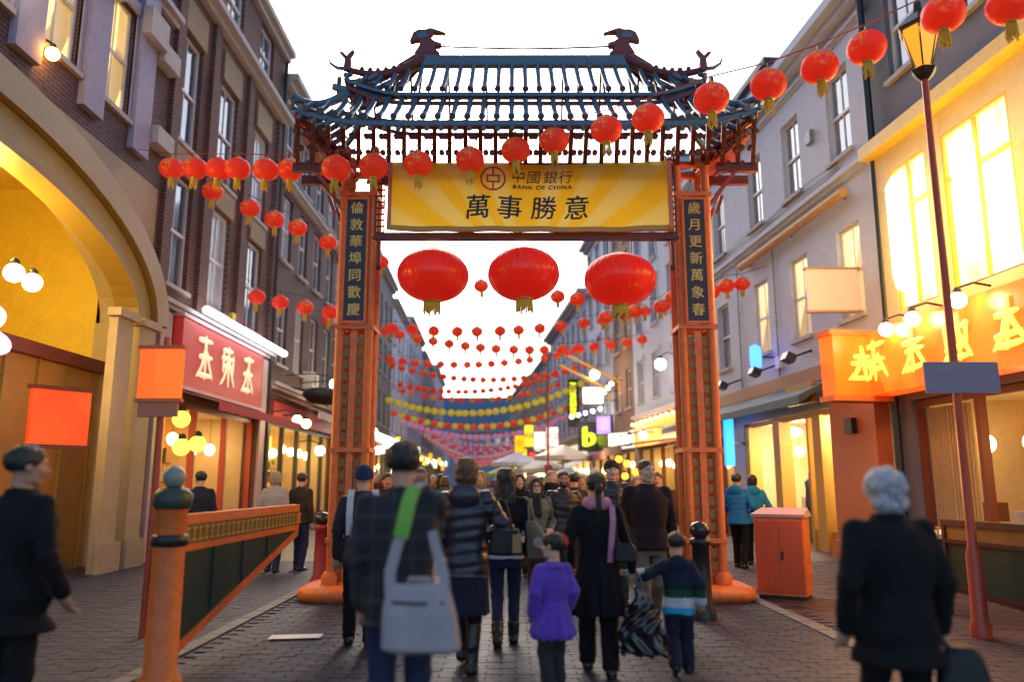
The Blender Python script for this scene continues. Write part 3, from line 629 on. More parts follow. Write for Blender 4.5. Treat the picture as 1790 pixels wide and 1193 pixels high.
def facade(name, label, p0, ang, L, H, wallm, wins=(), holes=(), depth=9, cat='building', group=None, style='sash', sills=True, surround=None, flip=False, roof=None, cornice=(), cm=None, base=0):
    """wins: (s, z, w, h, lit); holes: (s0, s1, z0, z1)"""
    root = empty(name, (*p0, 0), ang, label, cat, group); FX = (lambda s: L - s) if flip else (lambda s: s)
    root['len'] = L
    rects = [(FX(s) - w / 2, FX(s) + w / 2, z, z + h) for s, z, w, h, *_ in wins] + [(min(FX(a), FX(c)), max(FX(a), FX(c)), z0, z1) for a, c, z0, z1 in holes]
    xs = sorted({0, L, *[r[0] for r in rects], *[r[1] for r in rects]}); zs = sorted({base, H, *[r[2] for r in rects], *[r[3] for r in rects]})
    b = MB(); ok = lambda x, z: not any(r[0] < x < r[1] and r[2] < z < r[3] for r in rects)
    for i in range(len(xs) - 1):
        for j in range(len(zs) - 1):
            if ok((xs[i] + xs[i + 1]) / 2, (zs[j] + zs[j + 1]) / 2): b.add([(xs[i], 0, zs[j]), (xs[i + 1], 0, zs[j]), (xs[i + 1], 0, zs[j + 1]), (xs[i], 0, zs[j + 1])], [(0, 1, 2, 3)])
    for k, (x0, x1, z0, z1) in enumerate(rects):
        d = .2 if k < len(wins) else .35
        v = [(x0, 0, z0), (x1, 0, z0), (x1, 0, z1), (x0, 0, z1)] + [(x0, d, z0), (x1, d, z0), (x1, d, z1), (x0, d, z1)]
        b.add(v, [(0, 4, 5, 1), (1, 5, 6, 2), (2, 6, 7, 3), (3, 7, 4, 0)])
    b.add([(0, 0, base), (0, depth, base), (0, depth, H), (0, 0, H), (L, 0, base), (L, depth, base), (L, depth, H), (L, 0, H)], [(0, 3, 2, 1), (4, 5, 6, 7), (1, 2, 6, 5), (3, 7, 6, 2)])
    b.build('wall', wallm, root)
    for s, z, w, h, *lit in wins:
        fr, pn, sl = window_parts(w, h, style, lit[0] if lit else 0)
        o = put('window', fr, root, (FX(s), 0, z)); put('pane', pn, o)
        if sills: put('sill', sl, o)
        if surround:
            q = MB(); q.box(-w / 2 - .14, -.035, -.0, -w / 2, .03, h + .0).box(w / 2, -.035, 0, w / 2 + .14, .03, h).box(-w / 2 - .2, -.07, h, w / 2 + .2, .03, h + .2)
            q.build('surround', surround, o)
    for (z, hh, pr) in cornice:
        q = MB(); q.box(.001, -pr * .5, z, L - .001, .02, z + hh * .45).box(-.0, -pr, z + hh * .45, L, .02, z + hh); q.build('cornice', cm or STONE, root)
    if roof: 
        q = MB(); rh, ri = roof
        v = [(0, .25, H), (L, .25, H), (L, depth, H), (0, depth, H), (0, .25 + ri, H + rh), (L, .25 + ri, H + rh), (L, depth - ri, H + rh), (0, depth - ri, H + rh)]
        q.add(v, [(0, 1, 5, 4), (1, 2, 6, 5), (2, 3, 7, 6), (3, 0, 4, 7), (4, 5, 6, 7)]); q.build('roof', SLATE, root)
    return root, FX
def left_facade(name, label, y0, y1, *a, **k):
    x0, x1 = xL(y0), xL(y1); ang = math.atan2(y1 - y0, x1 - x0)
    return facade(name, label, (x0, y0), ang, math.hypot(x1 - x0, y1 - y0), *a, **k)
def right_facade(name, label, y0, y1, *a, **k):
    x0, x1 = xR(y0), xR(y1); ang = math.atan2(y0 - y1, x0 - x1)
    return facade(name, label, (x1, y1), ang, math.hypot(x1 - x0, y1 - y0), *a, flip=True, **k)
def part(root, name, m, *boxes, **kw):
    for q in boxes: o = MB().box(*q).build(name, m, root, **kw)
    return o
def area(loc, rot, sx, sy, e, col, parent=None, name='shop_lamp'):
    d = bpy.data.lights.new(name, 'AREA'); d.shape = 'RECTANGLE'; d.size = sx; d.size_y = sy; d.energy = e * .35; d.color = col
    o = bpy.data.objects.new(name, d); COL.objects.link(o); o.location = loc; o.rotation_euler = rot
    if parent: o.parent = parent
    return o
def point(loc, e, col, r=.08, parent=None, name='warm_point_light'):
    d = bpy.data.lights.new(name, 'POINT'); d.energy = e * .28; d.color = col; d.shadow_soft_size = r
    o = bpy.data.objects.new(name, d); COL.objects.link(o); o.location = loc
    if parent: o.parent = parent
    return o
def shopfront(root, x0, x1, z1, glass=None, frame=None, fascia=None, fh=.6, bays=3, riser=.45, inner=None, depth=2.2, door=True, awning=None, lamp=0, lampcol=(1, .62, .25)):
    """a glazed shop inside a wall hole x0..x1, 0..z1 with a lit room behind"""
    frame = frame or FRAMED; w = (x1 - x0) / bays
    rm = MB(); rm.sm = False
    v = [(x0, .36, .0), (x1, .36, 0), (x1, .36 + depth, 0), (x0, .36 + depth, 0), (x0, .36, z1), (x1, .36, z1), (x1, .36 + depth, z1), (x0, .36 + depth, z1)]
    rm.add(v, [(0, 1, 2, 3), (4, 7, 6, 5), (0, 3, 7, 4), (1, 5, 6, 2)], mi=0); rm.add([v[3], v[2], v[6], v[7]], [(0, 1, 2, 3)], mi=1)
    rm.build('shop_interior', [CREAM, inner or GOODS], root)
    fr = MB(); fr.box(x0, .12, z1 - .12, x1, .22, z1)
    for i in range(bays + 1):
        x = x0 + i * w; fr.box(max(x0, x - .05), .10, 0, min(x1, x + .05), .24, z1 - .12)
    fr.build('shop_frame', frame, root)
    for i in range(bays):
        r0 = .03 if (door and i == bays // 2) else riser
        if r0 > .1: part(root, 'stall_riser', frame, (x0 + i * w + .05, .13, 0, x0 + (i + 1) * w - .05, .21, r0))
        if glass: part(root, 'shop_pane', glass, (x0 + i * w + .05, .165, r0, x0 + (i + 1) * w - .05, .172, z1 - .12))
    if fascia: part(root, 'fascia', fascia, (x0 - .1, -.1, z1 + .02, x1 + .1, -.004, z1 + fh))
    shop_goods(root, x0, x1, z1, depth)
    if lamp: area((x0 * .5 + x1 * .5, .33, z1 * .55), (R(-90), 0, 0), (x1 - x0) * .9, z1 * .7, lamp * .35, lampcol, root, 'shop_fill_light')  # unseen area light added behind the glass to brighten people in the street
    if lamp: area(((x0 + x1) / 2, .36 + depth * .45, z1 - .06), (0, 0, 0), (x1 - x0) * .85, depth * .6, lamp, lampcol, root)
GOODC = [mat('goods ' + k, c, .5, var=.2) for k, c in dict(red=(.5, .03, .02), gold=(.6, .38, .05), cream=(.6, .5, .35), brown=(.14, .06, .03), green=(.05, .2, .06), dark=(.03, .025, .025), white=(.65, .62, .58)).items()]
def shop_goods(root, x0, x1, z1, depth):
    b = MB(); w = x1 - x0; yb = .36 + depth - .02
    for z in (.5, 1.0, 1.5, 2.0):
        b.box(x0 + .1, yb - .3, z, x1 - .1, yb, z + .03, mi=3); x = x0 + .15
        while x < x1 - .3:
            s = rng.uniform(.12, .34); h = rng.uniform(.1, .42); m = int(rng.integers(0, 7))
            if rng.random() < .3: b.ell((x + s / 2, yb - .16, z + .03 + h / 2), (s / 2, .1, h / 2), 8, 6, mi=m)
            else: b.box(x, yb - .28, z + .031, x + s, yb - .05, z + .03 + h, mi=m)
            x += s + rng.uniform(.01, .12)
    b.build('shelf_goods', GOODC, root, kind='stuff')
    b = MB(); k = max(2, int(w / 1.0))
    for i in range(k):
        x = x0 + (i + .5) * w / k; zz = z1 - rng.uniform(.5, .8); b.tube([(x, .36 + depth * .3, zz), (x, .36 + depth * .3, z1 - .02)], .008, 4, mi=5); b.ell((x, .36 + depth * .3, zz - .1), (.13, .13, .15), 10, 8, mi=7)
        if rng.random() < .8: xx = x + rng.uniform(-.2, .2); b.box(xx - .3, .36 + depth * .15, 0, xx + .3, .36 + depth * .45, .85, mi=int(rng.integers(2, 6))); b.box(xx - .26, .36 + depth * .17, .851, xx + .1, .36 + depth * .40, 1.0 + rng.uniform(.05, .3), mi=int(rng.integers(0, 7)))
    b.build('shop_fittings', GOODC + [emis('pendant lamp', (1, .72, .3), 6)], root, kind='stuff')
def awning(root, x0, x1, z, out=1.3, drop=.45, m=None, val=.2, vm=None, label=None):
    b = MB(); n = 10; vs = []; t = .02
    b.add([(x0, -.01, z), (x1, -.01, z), (x1, -out, z - drop), (x0, -out, z - drop), (x0, -.01, z - t), (x1, -.01, z - t), (x1, -out, z - drop - t), (x0, -out, z - drop - t)], [(0, 3, 2, 1), (4, 5, 6, 7), (0, 4, 7, 3), (1, 2, 6, 5)])
    o = b.build('awning', m, root)
    q = MB(); k = max(6, int((x1 - x0) / .3)); w = (x1 - x0) / k
    for i in range(k): q.box(x0 + i * w + .004, -out - .012, z - drop - val + (.02 if i % 2 else 0), x0 + (i + 1) * w - .004, -out, z - drop - .0)
    q.build('valance', vm or m, o); return o
# ------------------------------------------------------------------ left side of the street
YEL = mat('yellow glazed render', (.62, .40, .04), .5, var=.2, vscale=2.5, bump=.1)
GOLDP = mat('golden moulding paint', (.30, .175, .03), .45, var=.2, vscale=4)
PALEY = mat('pale yellow band', (.42, .32, .12), .55, var=.15, vscale=3)
SANDP = mat('sandy painted stone', (.40, .29, .18), .7, var=.18, vscale=2, bump=.2)
PURST = mat('purple grey stone', (.36, .33, .46), .75, var=.2, vscale=2.2, bump=.25)
def swirls(e, m, x0, x1, z0, z1, y, n, r, seed):      # brush lettering too blurred to read: clusters of short strokes
    rs = np.random.default_rng(seed); w = (x1 - x0) / n; h = z1 - z0
    for i in range(n):
        b = MB(); cx = x0 + w * (i + .5); cz = (z0 + z1) / 2; a = min(w * .42, h * .5)
        def st(p, q, k=0):
            pts = []
            for j in range(6):
                t = j / 5; pts.append((cx + a * (p[0] + (q[0] - p[0]) * t + k * math.sin(PI * t) * .3), y, cz + a * (p[1] + (q[1] - p[1]) * t - k * math.sin(PI * t) * .3)))
            b.tube(pts, [r * f for f in (.7, 1, .9, .8, .8, .4)], 6, sq=(1, .3), up=(0, 1, 0))
        for zz in sorted(rs.choice([-.75, -.4, 0, .35, .7], 3, False)): st((-.8 + rs.uniform(0, .3), zz), (.8 - rs.uniform(0, .3), zz + rs.uniform(.02, .12)))
        st((rs.uniform(-.3, .3), .95), (rs.uniform(-.2, .2), -.9)); st((-.1, .3), (-.85, -.85), .4); st((.1, .3), (.85, -.8), -.4)
        if rs.random() < .6: st((-.6, .6), (-.6, -.3)); st((.6, .6), (.6, -.3))
        b.build('brush_character', m, e)
# building with the big yellow arch
y0 = 2.4; yc, aa, bb, zs = 8.9, 5.75, 2.15, 4.5
wn_ = [(y - y0, z, 1.0, 2.1, lit) for y, lit in ((5.2, 0), (7.2, 1), (9.3, 0), (11.05, 1), (12.75, 1)) for z, lit in ((8.0, lit), (11.3, 0 if lit else 3))]
arch, _ = left_facade('arch_building', 'brick and stone building with a huge golden lit arch at street level', y0, 14.75, 15, BRICKP, wins=wn_, holes=[(.25, 12.25, 0, 7.2)], style='sash', cornice=[(10.75, .22, .22), (14.6, .5, .4)], surround=PURST, roof=(2.2, 2))
lx = lambda y: y - y0
b = MB(); n = 28; top = 7.2; xa, xb = .25, 12.25                      # wall between arch and wall hole
cur = [(lx(yc) + aa * math.cos(PI * i / n), zs + bb * math.sin(PI * i / n)) for i in range(n + 1)]
for (x0, z0), (x1, z1) in zip(cur, cur[1:]): b.add([(x0, .0, z0), (x0, .0, top), (x1, .0, top), (x1, 0, z1), (x0, .9, z0), (x1, .9, z1)], [(0, 1, 2, 3), (0, 3, 5, 4)])
b.box(xa, .0, 0, cur[-1][0], .9, top - .001).box(12.19, .002, 0, 12.249, .96, zs - .001)
b.build('arch_wall', SANDP, arch)
def arch_band(name, m, r0, r1, yf, yb):
    b = MB()
    for i in range(n):
        q = []
        for t in (i, i + 1):
            c, s_ = math.cos(PI * t / n), math.sin(PI * t / n)
            for rr in (r0, r1): q.append((lx(yc) + (aa + rr) * c, zs + (bb + rr) * s_))
        a0, a1, c0, c1 = q
        v = [(p[0], yy, p[1]) for yy in (yf, yb) for p in (a0, a1, c1, c0)]
        b.add(v, [(0, 1, 2, 3), (1, 5, 6, 2), (0, 3, 7, 4)], sm=False)
    b.build(name, m, arch)
arch_band('arch_moulding', GOLDP, -.02, .48, -.22, .0); arch_band('arch_moulding', PALEY, -.5, -.03, -.08, .3); arch_band('arch_moulding', GOLDP, -.62, -.51, -.14, .3)
rc = MB(); v = [(.3, .95, 0), (12.2, .95, 0), (12.2, 3.6, 0), (.3, 3.6, 0), (.3, .95, top), (12.2, .95, top), (12.2, 3.6, top), (.3, 3.6, top)]
rc.add(v, [(0, 1, 2, 3), (4, 7, 6, 5), (0, 3, 7, 4), (1, 5, 6, 2), (3, 2, 6, 7)]); rc.build('arch_recess', YEL, arch)
SHUT = mat('orange brown panel', (.34, .16, .045), .5, var=.2, vscale=2)
for i in range(9):
    x = 4.2 + i * .86; part(arch, 'screen_panel', SHUT, (x, .75, .0, x + .82, .82, 3.5)); part(arch, 'mullion', GOLDP, (x + .82, .7, 0, x + .86, .86, 3.5))
part(arch, 'transom', DARKRED, (4.2, .6, 3.5, 12.1, .95, 3.72))
for x, z in ((lx(13.55), 0), (lx(14.45), 0)): part(arch, 'pilaster', SANDP, (x - .28, -.16, 0, x + .28, -.005, 4.35), (x - .36, -.24, 0, x + .36, -.165, .5), (x - .36, -.24, 4.36, x + .36, -.006, 4.5))
for y in (8.3, 10.2, 11.95, 13.6): part(arch, 'stone_pier', PURST, (lx(y) - .3, -.12, 7.5, lx(y) + .3, -.003, 14.58)); part(arch, 'stone_block', STONE, (lx(y) - .36, -.3, 9.75, lx(y) + .36, -.125, 10.3))
part(arch, 'stone_block', STONE, (lx(14.3) - .35, -.25, 9.6, lx(14.3) + .35, -.005, 10.0), (lx(14.3) - .35, -.25, 7.9, lx(14.3) + .35, -.005, 8.25))
def bulb(loc, r, m, label, grp=None, arm=None, name='wall_lamp'):
    e = empty(name, loc, 0, label, 'lamp', grp); q = MB(); q.ell((0, 0, 0), (r, r, r), 14, 10); q.build('globe', m, e)
    q = MB(); q.lathe([(.02, r * .8), (r * .5, r * .9), (r * .45, r * 1.35), (.03, r * 1.6)], 10)
    if arm: q.tube([(0, 0, r * 1.5), (arm[0] * .5, arm[1], r * 2.2), (arm[0], arm[1], r * 1.8)], .02, 6)
    q.build('lamp_cap', BLACKP, e); return e
for k, (y, z, r) in enumerate(((10.25, 4.95, .13), (11.15, 4.55, .14), (11.6, 4.52, .14))):
    bulb((-7.35, y, z), r, HOT, ['round glowing bulb deepest in the golden arch', 'glowing bulb in the golden arch, nearer of the close pair', 'glowing bulb in the golden arch, farther of the close pair'][k], 'bulbs in the golden arch')
bulb((-6.75, 9.9, 3.62), .16, HOT, 'glowing globe lamp under the golden arch beside the purple sign', arm=(-.3, 0)); bulb((-6.7, 9.75, 8.75), .13, HOT, 'bright lamp high on the brick wall above the arch', arm=(-.3, 0)); bulb((-6.8, 10.6, 7.75), .1, AMBER, 'small amber lamp on the brick wall above the arch', arm=(-.2, 0))
bulb((-6.6, 9.6, 1.5), .17, emis('greenish lamp', (.8, 1, .7), 5), 'pale green globe lamp low beside the arch entrance', arm=(-.4, 0))
point((-8.0, 11.0, 5.2), 420, (1, .74, .16), .3); point((-7.8, 9.0, 4.6), 260, (1, .72, .16), .3); point((-6.4, 12.4, 3.0), 45, (1, .66, .2), .3)
e = empty('hanging_sign', (-6.75, 9.95, 3.3), 0, 'purple glowing oval sign hanging under the golden arch', 'sign'); q = MB(); q.ell((0, 0, 0), (.06, .42, .17), 16, 8); q.build('sign_face', emis('purple neon', (.42, .22, .95), 1.6), e); q = MB(); q.tube([(0, 0, .16), (0, 0, .5)], .015, 6); q.build('hanger', BLACKP, e)
e = empty('shop_sign', (-6.72, 11.6, 2.45), R(55), 'square red sign hung in front of the orange panels under the arch', 'sign'); part(e, 'sign_board', glow('glowing red board', (1, .06, .012), (.8, .03, .01), .30, 1.2, lo=.75), (-.42, -.04, -.4, .42, .04, .4)); part(e, 'sign_frame', DARKRED, (-.47, -.05, .4, .47, .05, .46), (-.47, -.05, -.46, .47, .05, -.4))

# dark red brick building with the red shop sign
TANP = mat('tan terracotta panel', (.27, .18, .08), .7, var=.2, vscale=4, bump=.2)
ys = [15.7, 18.0, 20.5]
w1 = [(y - 14.75, z, 1.15, h, l) for y, l3 in zip(ys, ((0, 0, 3), (3, 0, 0), (0, 3, 0))) for (z, h), l in zip(((5.5, 2.4), (8.6, 2.5), (12.75, 1.5)), l3)]
L1, _ = left_facade('brick_building', 'dark red brick building with white sash windows above the red shop sign', 14.75, 22.3, 14.6, BRICKR, wins=w1, holes=[(.9, 6.7, 0, 3.2)], cornice=[(12.15, .28, .35), (14.3, .35, .3), (4.98, .16, .2)], cm=STONE, roof=(2.4, 2.2))
for y in ys:
    part(L1, 'lintel_panel', TANP, (y - 14.75 - .62, -.06, 11.12, y - 14.75 + .62, -.004, 11.85)); part(L1, 'lintel_panel', TANP, (y - 14.75 - .62, -.06, 7.92, y - 14.75 + .62, -.004, 8.48))
for y in (14.95, 16.85, 19.25, 21.9): part(L1, 'brick_pier', BRICKR, (y - 14.75 - .17, -.1, 5.2, y - 14.75 + .17, -.003, 12.1))
q = MB(); q.tube([(7.3, -.1, 0), (7.3, -.1, 14.2)], .06, 8); q.build('drainpipe', BLACKP, L1)
for x in (1.5, 6.2): part(L1, 'chimney', BRICKR, (x - .5, 2.5, 15.5, x + .5, 3.4, 18.2), (x - .56, 2.44, 18.2, x + .56, 3.46, 18.4))
shopfront(L1, .9, 6.7, 3.2, DARKGLASS and None, mat('red shop frame', (.4, .05, .03), .5), bays=3, inner=GOODS, lamp=70)
part(L1, 'door_pier', mat('pinkish pier', (.5, .36, .38), .6, var=.1), (6.75, -.08, 0, 7.2, -.003, 4.9), (.35, -.08, 0, .85, -.003, 4.9))
e = empty('shop_sign', (xL(18.4) + .12, 18.4, 3.47), PI / 2, 'long red shop sign with cream brush lettering under a white light bar', 'sign')
part(e, 'sign_board', mat('red sign board', (.46, .035, .035), .45, var=.12, emit=(1, .07, .06), estr=.06), (-2.6, -.1, 0, 2.6, .1, 1.42)); part(e, 'sign_frame', mat('pale pink trim', (.6, .4, .42), .5), (-2.66, -.13, -.07, 2.66, .1, -.003), (-2.66, -.13, 1.425, 2.66, .1, 1.5))
CRM = mat('cream lettering', (.62, .55, .33), .5, emit=(1, .85, .5), estr=.25)
swirls(e, CRM, -2.1, 2.1, .2, 1.25, -.12, 3, .07, 3)
e = empty('light_bar', (xL(18.4) + .5, 19.1, 5.12), PI / 2, 'long white fluorescent light bar above the red shop sign', 'light'); q = MB(); q.tube([(-2.9, 0, 0), (2.9, 0, 0)], .085, 10); q.build('tube', emis('fluorescent tube', (.95, .97, 1), 3.0), e); part(e, 'bracket', GREYP, *[(x - .02, .05, .02, x + .02, .45, .06) for x in (-2.4, 0, 2.4)])
area((xL(18) + .75, 18.6, 5.0), (0, R(-35), 0), .3, 5, 18, (1, .95, .95))
awning(L1, .8, 6.8, 3.42, 1.15, .3, mat('rose awning', (.5, .2, .22), .7), .2, mat('red valance', (.5, .05, .05), .7))
for k, (y, z, m) in enumerate(((15.6, 2.75, 'a'), (16.5, 2.3, 'b'), (15.7, 2.2, 'a'))):
    tagn = ['yellow green paper lamp hanging in the shop front by the brick pier', 'yellow green paper lamp hanging second in the red shop front', 'lower yellow green paper lamp hanging in the red shop front'][k]
    bulb((xL(y) + .4, y, z), .17, emis('yellow green lamp', (.85, .95, .05), 1.5), tagn, 'yellow green lamps in the red shop')

# purple brown building with warm yellow shop
w2 = [(s, z, 1.0, h, (0, 3, 0, 0)[(i + j) % 4]) for i, s in enumerate((1.0, 2.9, 4.8, 6.7, 8.3)) for j, (z, h) in enumerate(((5.0, 2.2), (8.2, 2.1), (11.1, 1.8)))]
L2, _ = left_facade('brick_building', 'purple brown building with pale sash windows over a red and white awning', 22.3, 31.6, 13.9, BRICKP, wins=w2, holes=[(.4, 8.9, 0, 3.3)], cornice=[(10.5, .22, .25), (13.6, .4, .4), (4.2, .2, .2)], roof=(2.2, 2))
shopfront(L2, .4, 8.9, 3.3, None, FRAMED, mat('red fascia', (.42, .05, .05), .5, var=.2), .55, 5, inner=GOODSY, lamp=60)
awning(L2, .3, 4.6, 4.1, 1.4, .55, mat('dusty red awning', (.42, .12, .12), .75, var=.1), .22, mat('white valance', (.6, .56, .56), .75)); awning(L2, 4.9, 8.9, 4.15, 1.3, .5, mat('dark awning', (.05, .05, .055), .7), .25)
bulb((xL(24) + .9, 22.2, 3.25), .13, HOT, 'first of the bright shop bulbs beyond the red shop sign', 'bulbs along the left shops', (-.7, 0)); bulb((xL(24) + .9, 23.2, 3.22), .13, HOT, 'second bright shop bulb beyond the red shop sign', 'bulbs along the left shops', (-.7, 0)); bulb((xL(24) + .9, 25.0, 2.5), .15, HOT, 'low bright bulb in front of the warm yellow shop', 'bulbs along the left shops', (-.7, 0))
for k, y in enumerate((23.6, 25.4, 27.6)): bulb((xL(24) + 1.6, y, 4.45), .15, HOT, f"{('nearest', 'middle', 'farthest')[k]} round spotlight above the dark oval canopy on the left", 'spotlights above the oval canopy', (-1.5, 0))
e = empty('oval_canopy', (-5.7, 24.2, 4.15), PI / 2, 'dark oval canopy projecting from the purple brown building', 'canopy'); q = MB(); q.lathe([(.1, -.28), (.75, -.2), (.98, 0), (.8, .16), (.1, .24)], 24, Matrix.Diagonal((1.3, .8, 1, 1))); q.build('canopy_shell', mat('dark green canvas', (.03, .04, .035), .6), e); q = MB(); q.tube([(0, .3, .1), (0, 1.3, .3)], .03, 6); q.build('canopy_arm', BLACKP, e)

# the rest of the left side, getting lighter and farther
spec = [('grey_building', 'pale grey rendered building right of the purple brown one', 31.6, 39.5, 12.6, STUCCO2), ('brick_building', 'sooty grey brick building on the left behind the pillar', 39.5, 48, 13.6, BRICKG), ('white_building', 'white rendered building on the left with tall windows', 48, 58, 13.0, STUCCO), ('grey_building', 'cool grey building on the left beyond the white one', 58, 70, 14.0, STUCCO2), ('brick_building', 'sooty brick building second from the left end of the street', 70, 86, 13.4, BRICKG), ('grey_building', 'last pale building on the left at the end of the street', 86, 104, 14.5, STUCCO2)]
LB = []
for k, (nm, lb, a, c, H, m) in enumerate(spec):
    L = c - a; nb = int(L / 2.1); ws = [((i + .5) * L / nb, z, 1.0, 1.8, [0, 0, 3, 0, 2 if z < 6 else 0][(i * 3 + k + int(z)) % 5]) for i in range(nb) for z in (4.7, 7.6, 10.2)]
    r_, _ = left_facade(nm, lb, a, c, H, m, wins=ws, holes=[(.3, L - .3, 0, 3.1)], cornice=[(H - .4, .4, .35), (3.85, .2, .2)], roof=(2, 2), surround=None)
    fm = [mat('teal fascia', (.03, .14, .15), .5), mat('red fascia', (.42, .05, .05), .5), mat('black fascia', (.02, .02, .02), .4), mat('purple fascia', (.16, .05, .2), .5)][k % 4]
    shopfront(r_, .3, L - .3, 3.1, None, FRAMED, fm, .6, max(3, int(L / 2)), inner=GOODSF, depth=.8, lamp=0)
    awning(r_, .5, L * .55, 3.75, 1.2, .45, [mat('red awning', (.4, .04, .04), .7), mat('white awning', (.6, .6, .6), .7), mat('dark awning', (.05, .05, .055), .7)][k % 3]); LB.append(r_)
for k, (y, z, m) in enumerate(((33, 3.6, HOTW), (34.5, 2.9, HOT), (38, 3.3, HOTW), (44, 3.2, HOT), (50, 3.3, HOTW), (56, 3.2, AMBER), (62, 3.2, HOTW), (70, 3.3, HOT), (80, 3.4, HOTW))):
    bulb((xL(y) + 1.2, y, z), .16, m, f"bright shop lamp on the left, {'first second third fourth fifth sixth seventh eighth ninth'.split()[k]} beyond the left pillar", 'shop lamps on the left beyond the pillar', (-1.0, 0))
bx_ = empty('projecting_sign', (xL(33) + 1.3, 35.5, 3.4), 0, 'tilted white lit box sign on the left behind the pillar', 'sign'); q = MB(); q.box(-.75, -.06, -.18, .75, .06, .18, Matrix.Rotation(R(22), 4, 'Y')); q.build('light_box', COOLW, bx_); q = MB(); q.bar((-1.2, 0, .3), (-.2, 0, .1), .04); q.build('bracket', BLACKP, bx_)

# ------------------------------------------------------------------ right side
# near building, flooded yellow
GLOWW = glow('brilliant lit curtain', (1, .88, .55), (1, .58, .12), .75, 1.1, (7, 1, .22))
R0_, f0 = right_facade('floodlit_building', 'cream building flooded with yellow light beside the red lamp post', 2.5, 14.3, 15, mat('dark grey render', (.16, .16, .20), .8, var=.15, vscale=2, bump=.2), wins=[(s, z, 1.0, 2.0, 0) for s in (2.2, 4.4, 6.6, 8.8, 10.7) for z in (9.0, 12.2)], holes=[(.3, 11.5, 0, 2.95)], cornice=[(11.5, .25, .25), (14.6, .4, .4)])
b = MB(); L0 = R0_['len']; pan = [(L0 - 11.72, L0 - 10.95)]
def s2x(s): return L0 - s
# raised cream shopfront storey with tall glowing bays
bays = [(8.15, 9.75), (5.9, 7.6), (3.6, 5.3), (10.15, 11.3)]
edges = [0.05] + sorted(sum(([a, c] for a, c in bays), [])) + [11.78]
part(R0_, 'floodlit_storey', CREAM, *[(s2x(edges[i + 1]), -.16, 4.36, s2x(edges[i]), -.003, 7.6) for i in range(0, len(edges), 2)], *[(s2x(c), -.155, 7.2, s2x(a), -.003, 7.6) for a, c in bays], *[(s2x(c), -.155, 4.36, s2x(a), -.003, 4.55) for a, c in bays])
part(R0_, 'storey_cornice', YEL, (s2x(11.8), -.42, 7.605, s2x(0), -.003, 7.85), (s2x(11.8), -.3, 7.855, s2x(0), -.003, 7.95))
for a, c in bays:
    w = c - a; x0 = s2x(c); m0 = MB(); m0.box(x0 + .06, -.09, 4.6, x0 + w - .06, -.08, 7.15); o = m0.build('glowing_window', GLOWW, R0_)
    q = MB(); q.box(x0, -.15, 4.55, x0 + .06, -.03, 7.2).box(x0 + w - .06, -.15, 4.55, x0 + w, -.03, 7.2).box(x0 + .06, -.15, 7.14, x0 + w - .06, -.03, 7.2).box(x0 + w / 2 - .03, -.14, 4.6, x0 + w / 2 + .03, -.095, 7.14).box(x0 + .06, -.142, 6.35, x0 + w - .06, -.097, 6.42); q.build('window_frame', YEL, o)
    for k in range(5):
        xx = x0 + .12 + (w - .24) * k / 4; q = MB(); q.lathe([(.10, 0), (.16, .1), (.16, 2.0), (.12, 2.2)], 8, Matrix.Translation((xx, -.3, 4.75))); 
    q = MB(); q.lathe([(.04, 0), (.13, .08), (.17, .3), (.17, 1.9), (.06, 2.1)], 14, Matrix.Translation((x0 + w * .55, -.42, 4.75)))
    q.build('lantern_light', emis('brilliant lantern', (1, .80, .36), 4), R0_)
q = MB(); q.tube([(s2x(11.76), -.14, 0), (s2x(11.76), -.14, 15)], .075, 8); q.build('drainpipe', BLACKP, R0_)
point((5.6, 12.6, 5.6), 70, (1, .72, .16), .25); point((5.7, 10.2, 5.8), 90, (1, .74, .2), .25)
shopfront(R0_, s2x(11.5), s2x(.3), 2.95, None, mat('red brown shop frame', (.2, .05, .02), .5), bays=7, inner=GOODS, lamp=40, lampcol=(1, .5, .15))
for s in (10.6, 11.15): 
    b = MB(); x = s2x(s); pts = [(x + .06 * math.sin(i * 2.2) + .02 * i - .25, .3 + .05 * math.cos(i * 2.6)) for i in range(24)]
    for i in range(16): b.box(x - .3 + i * .037, .27 + .03 * (i % 2), .1, x - .3 + i * .037 + .03, .30 + .03 * (i % 2), 2.8)
    b.build('curtain', mat('cream curtain', (.55, .42, .22), .8, var=.1), R0_)
FASO = glow('glowing orange fascia', (1, .16, .015), (1, .05, .004), .5, 1.3, lo=.5)
e = empty('fascia_sign', (xR(12.0) - .45, 11.6, 3.05), -PI / 2 + .08, 'long glowing orange red fascia sign with golden characters', 'sign')
part(e, 'sign_board', FASO, (-3.2, -.12, 0, 3.1, .3, 1.15)); swirls(e, mat('glowing yellow letters', (.7, .5, .1), .4, emit=(1, .50, .06), estr=.8), -2.8, 2.8, .2, 1.0, -.15, 5, .06, 8)
for k, y in enumerate((13.2, 12.3, 11.0)): bulb((xR(12) - .85, y, 4.1), .12, HOT, f"hot spotlight above the orange fascia sign, {('farthest', 'middle', 'nearest')[k]} of three", 'spotlights above the orange fascia', (.5, 0))
e = empty('sign_box', (xR(14.4) - .75, 14.25, 3.05), R(12), 'orange glowing box sign projecting at the corner of the floodlit building', 'sign'); part(e, 'sign_box_body', glow('orange box sign', (1, .14, .01), (1, .10, .005), .5, 1.5, lo=.6), (-.6, -.2, 0, .55, .2, 1.1)); part(e, 'sign_frame', ORANGE, (-.66, -.22, 1.1, .6, .22, 1.2), (-.66, -.22, -.1, .6, .22, 0)); part(e, 'bracket', BLACKP, (.55, -.05, .5, .95, .05, .6)); swirls(e, mat('glowing yellow letters', (.7, .5, .1), .4), -.45, .4, .2, .95, -.215, 1, .05, 5)

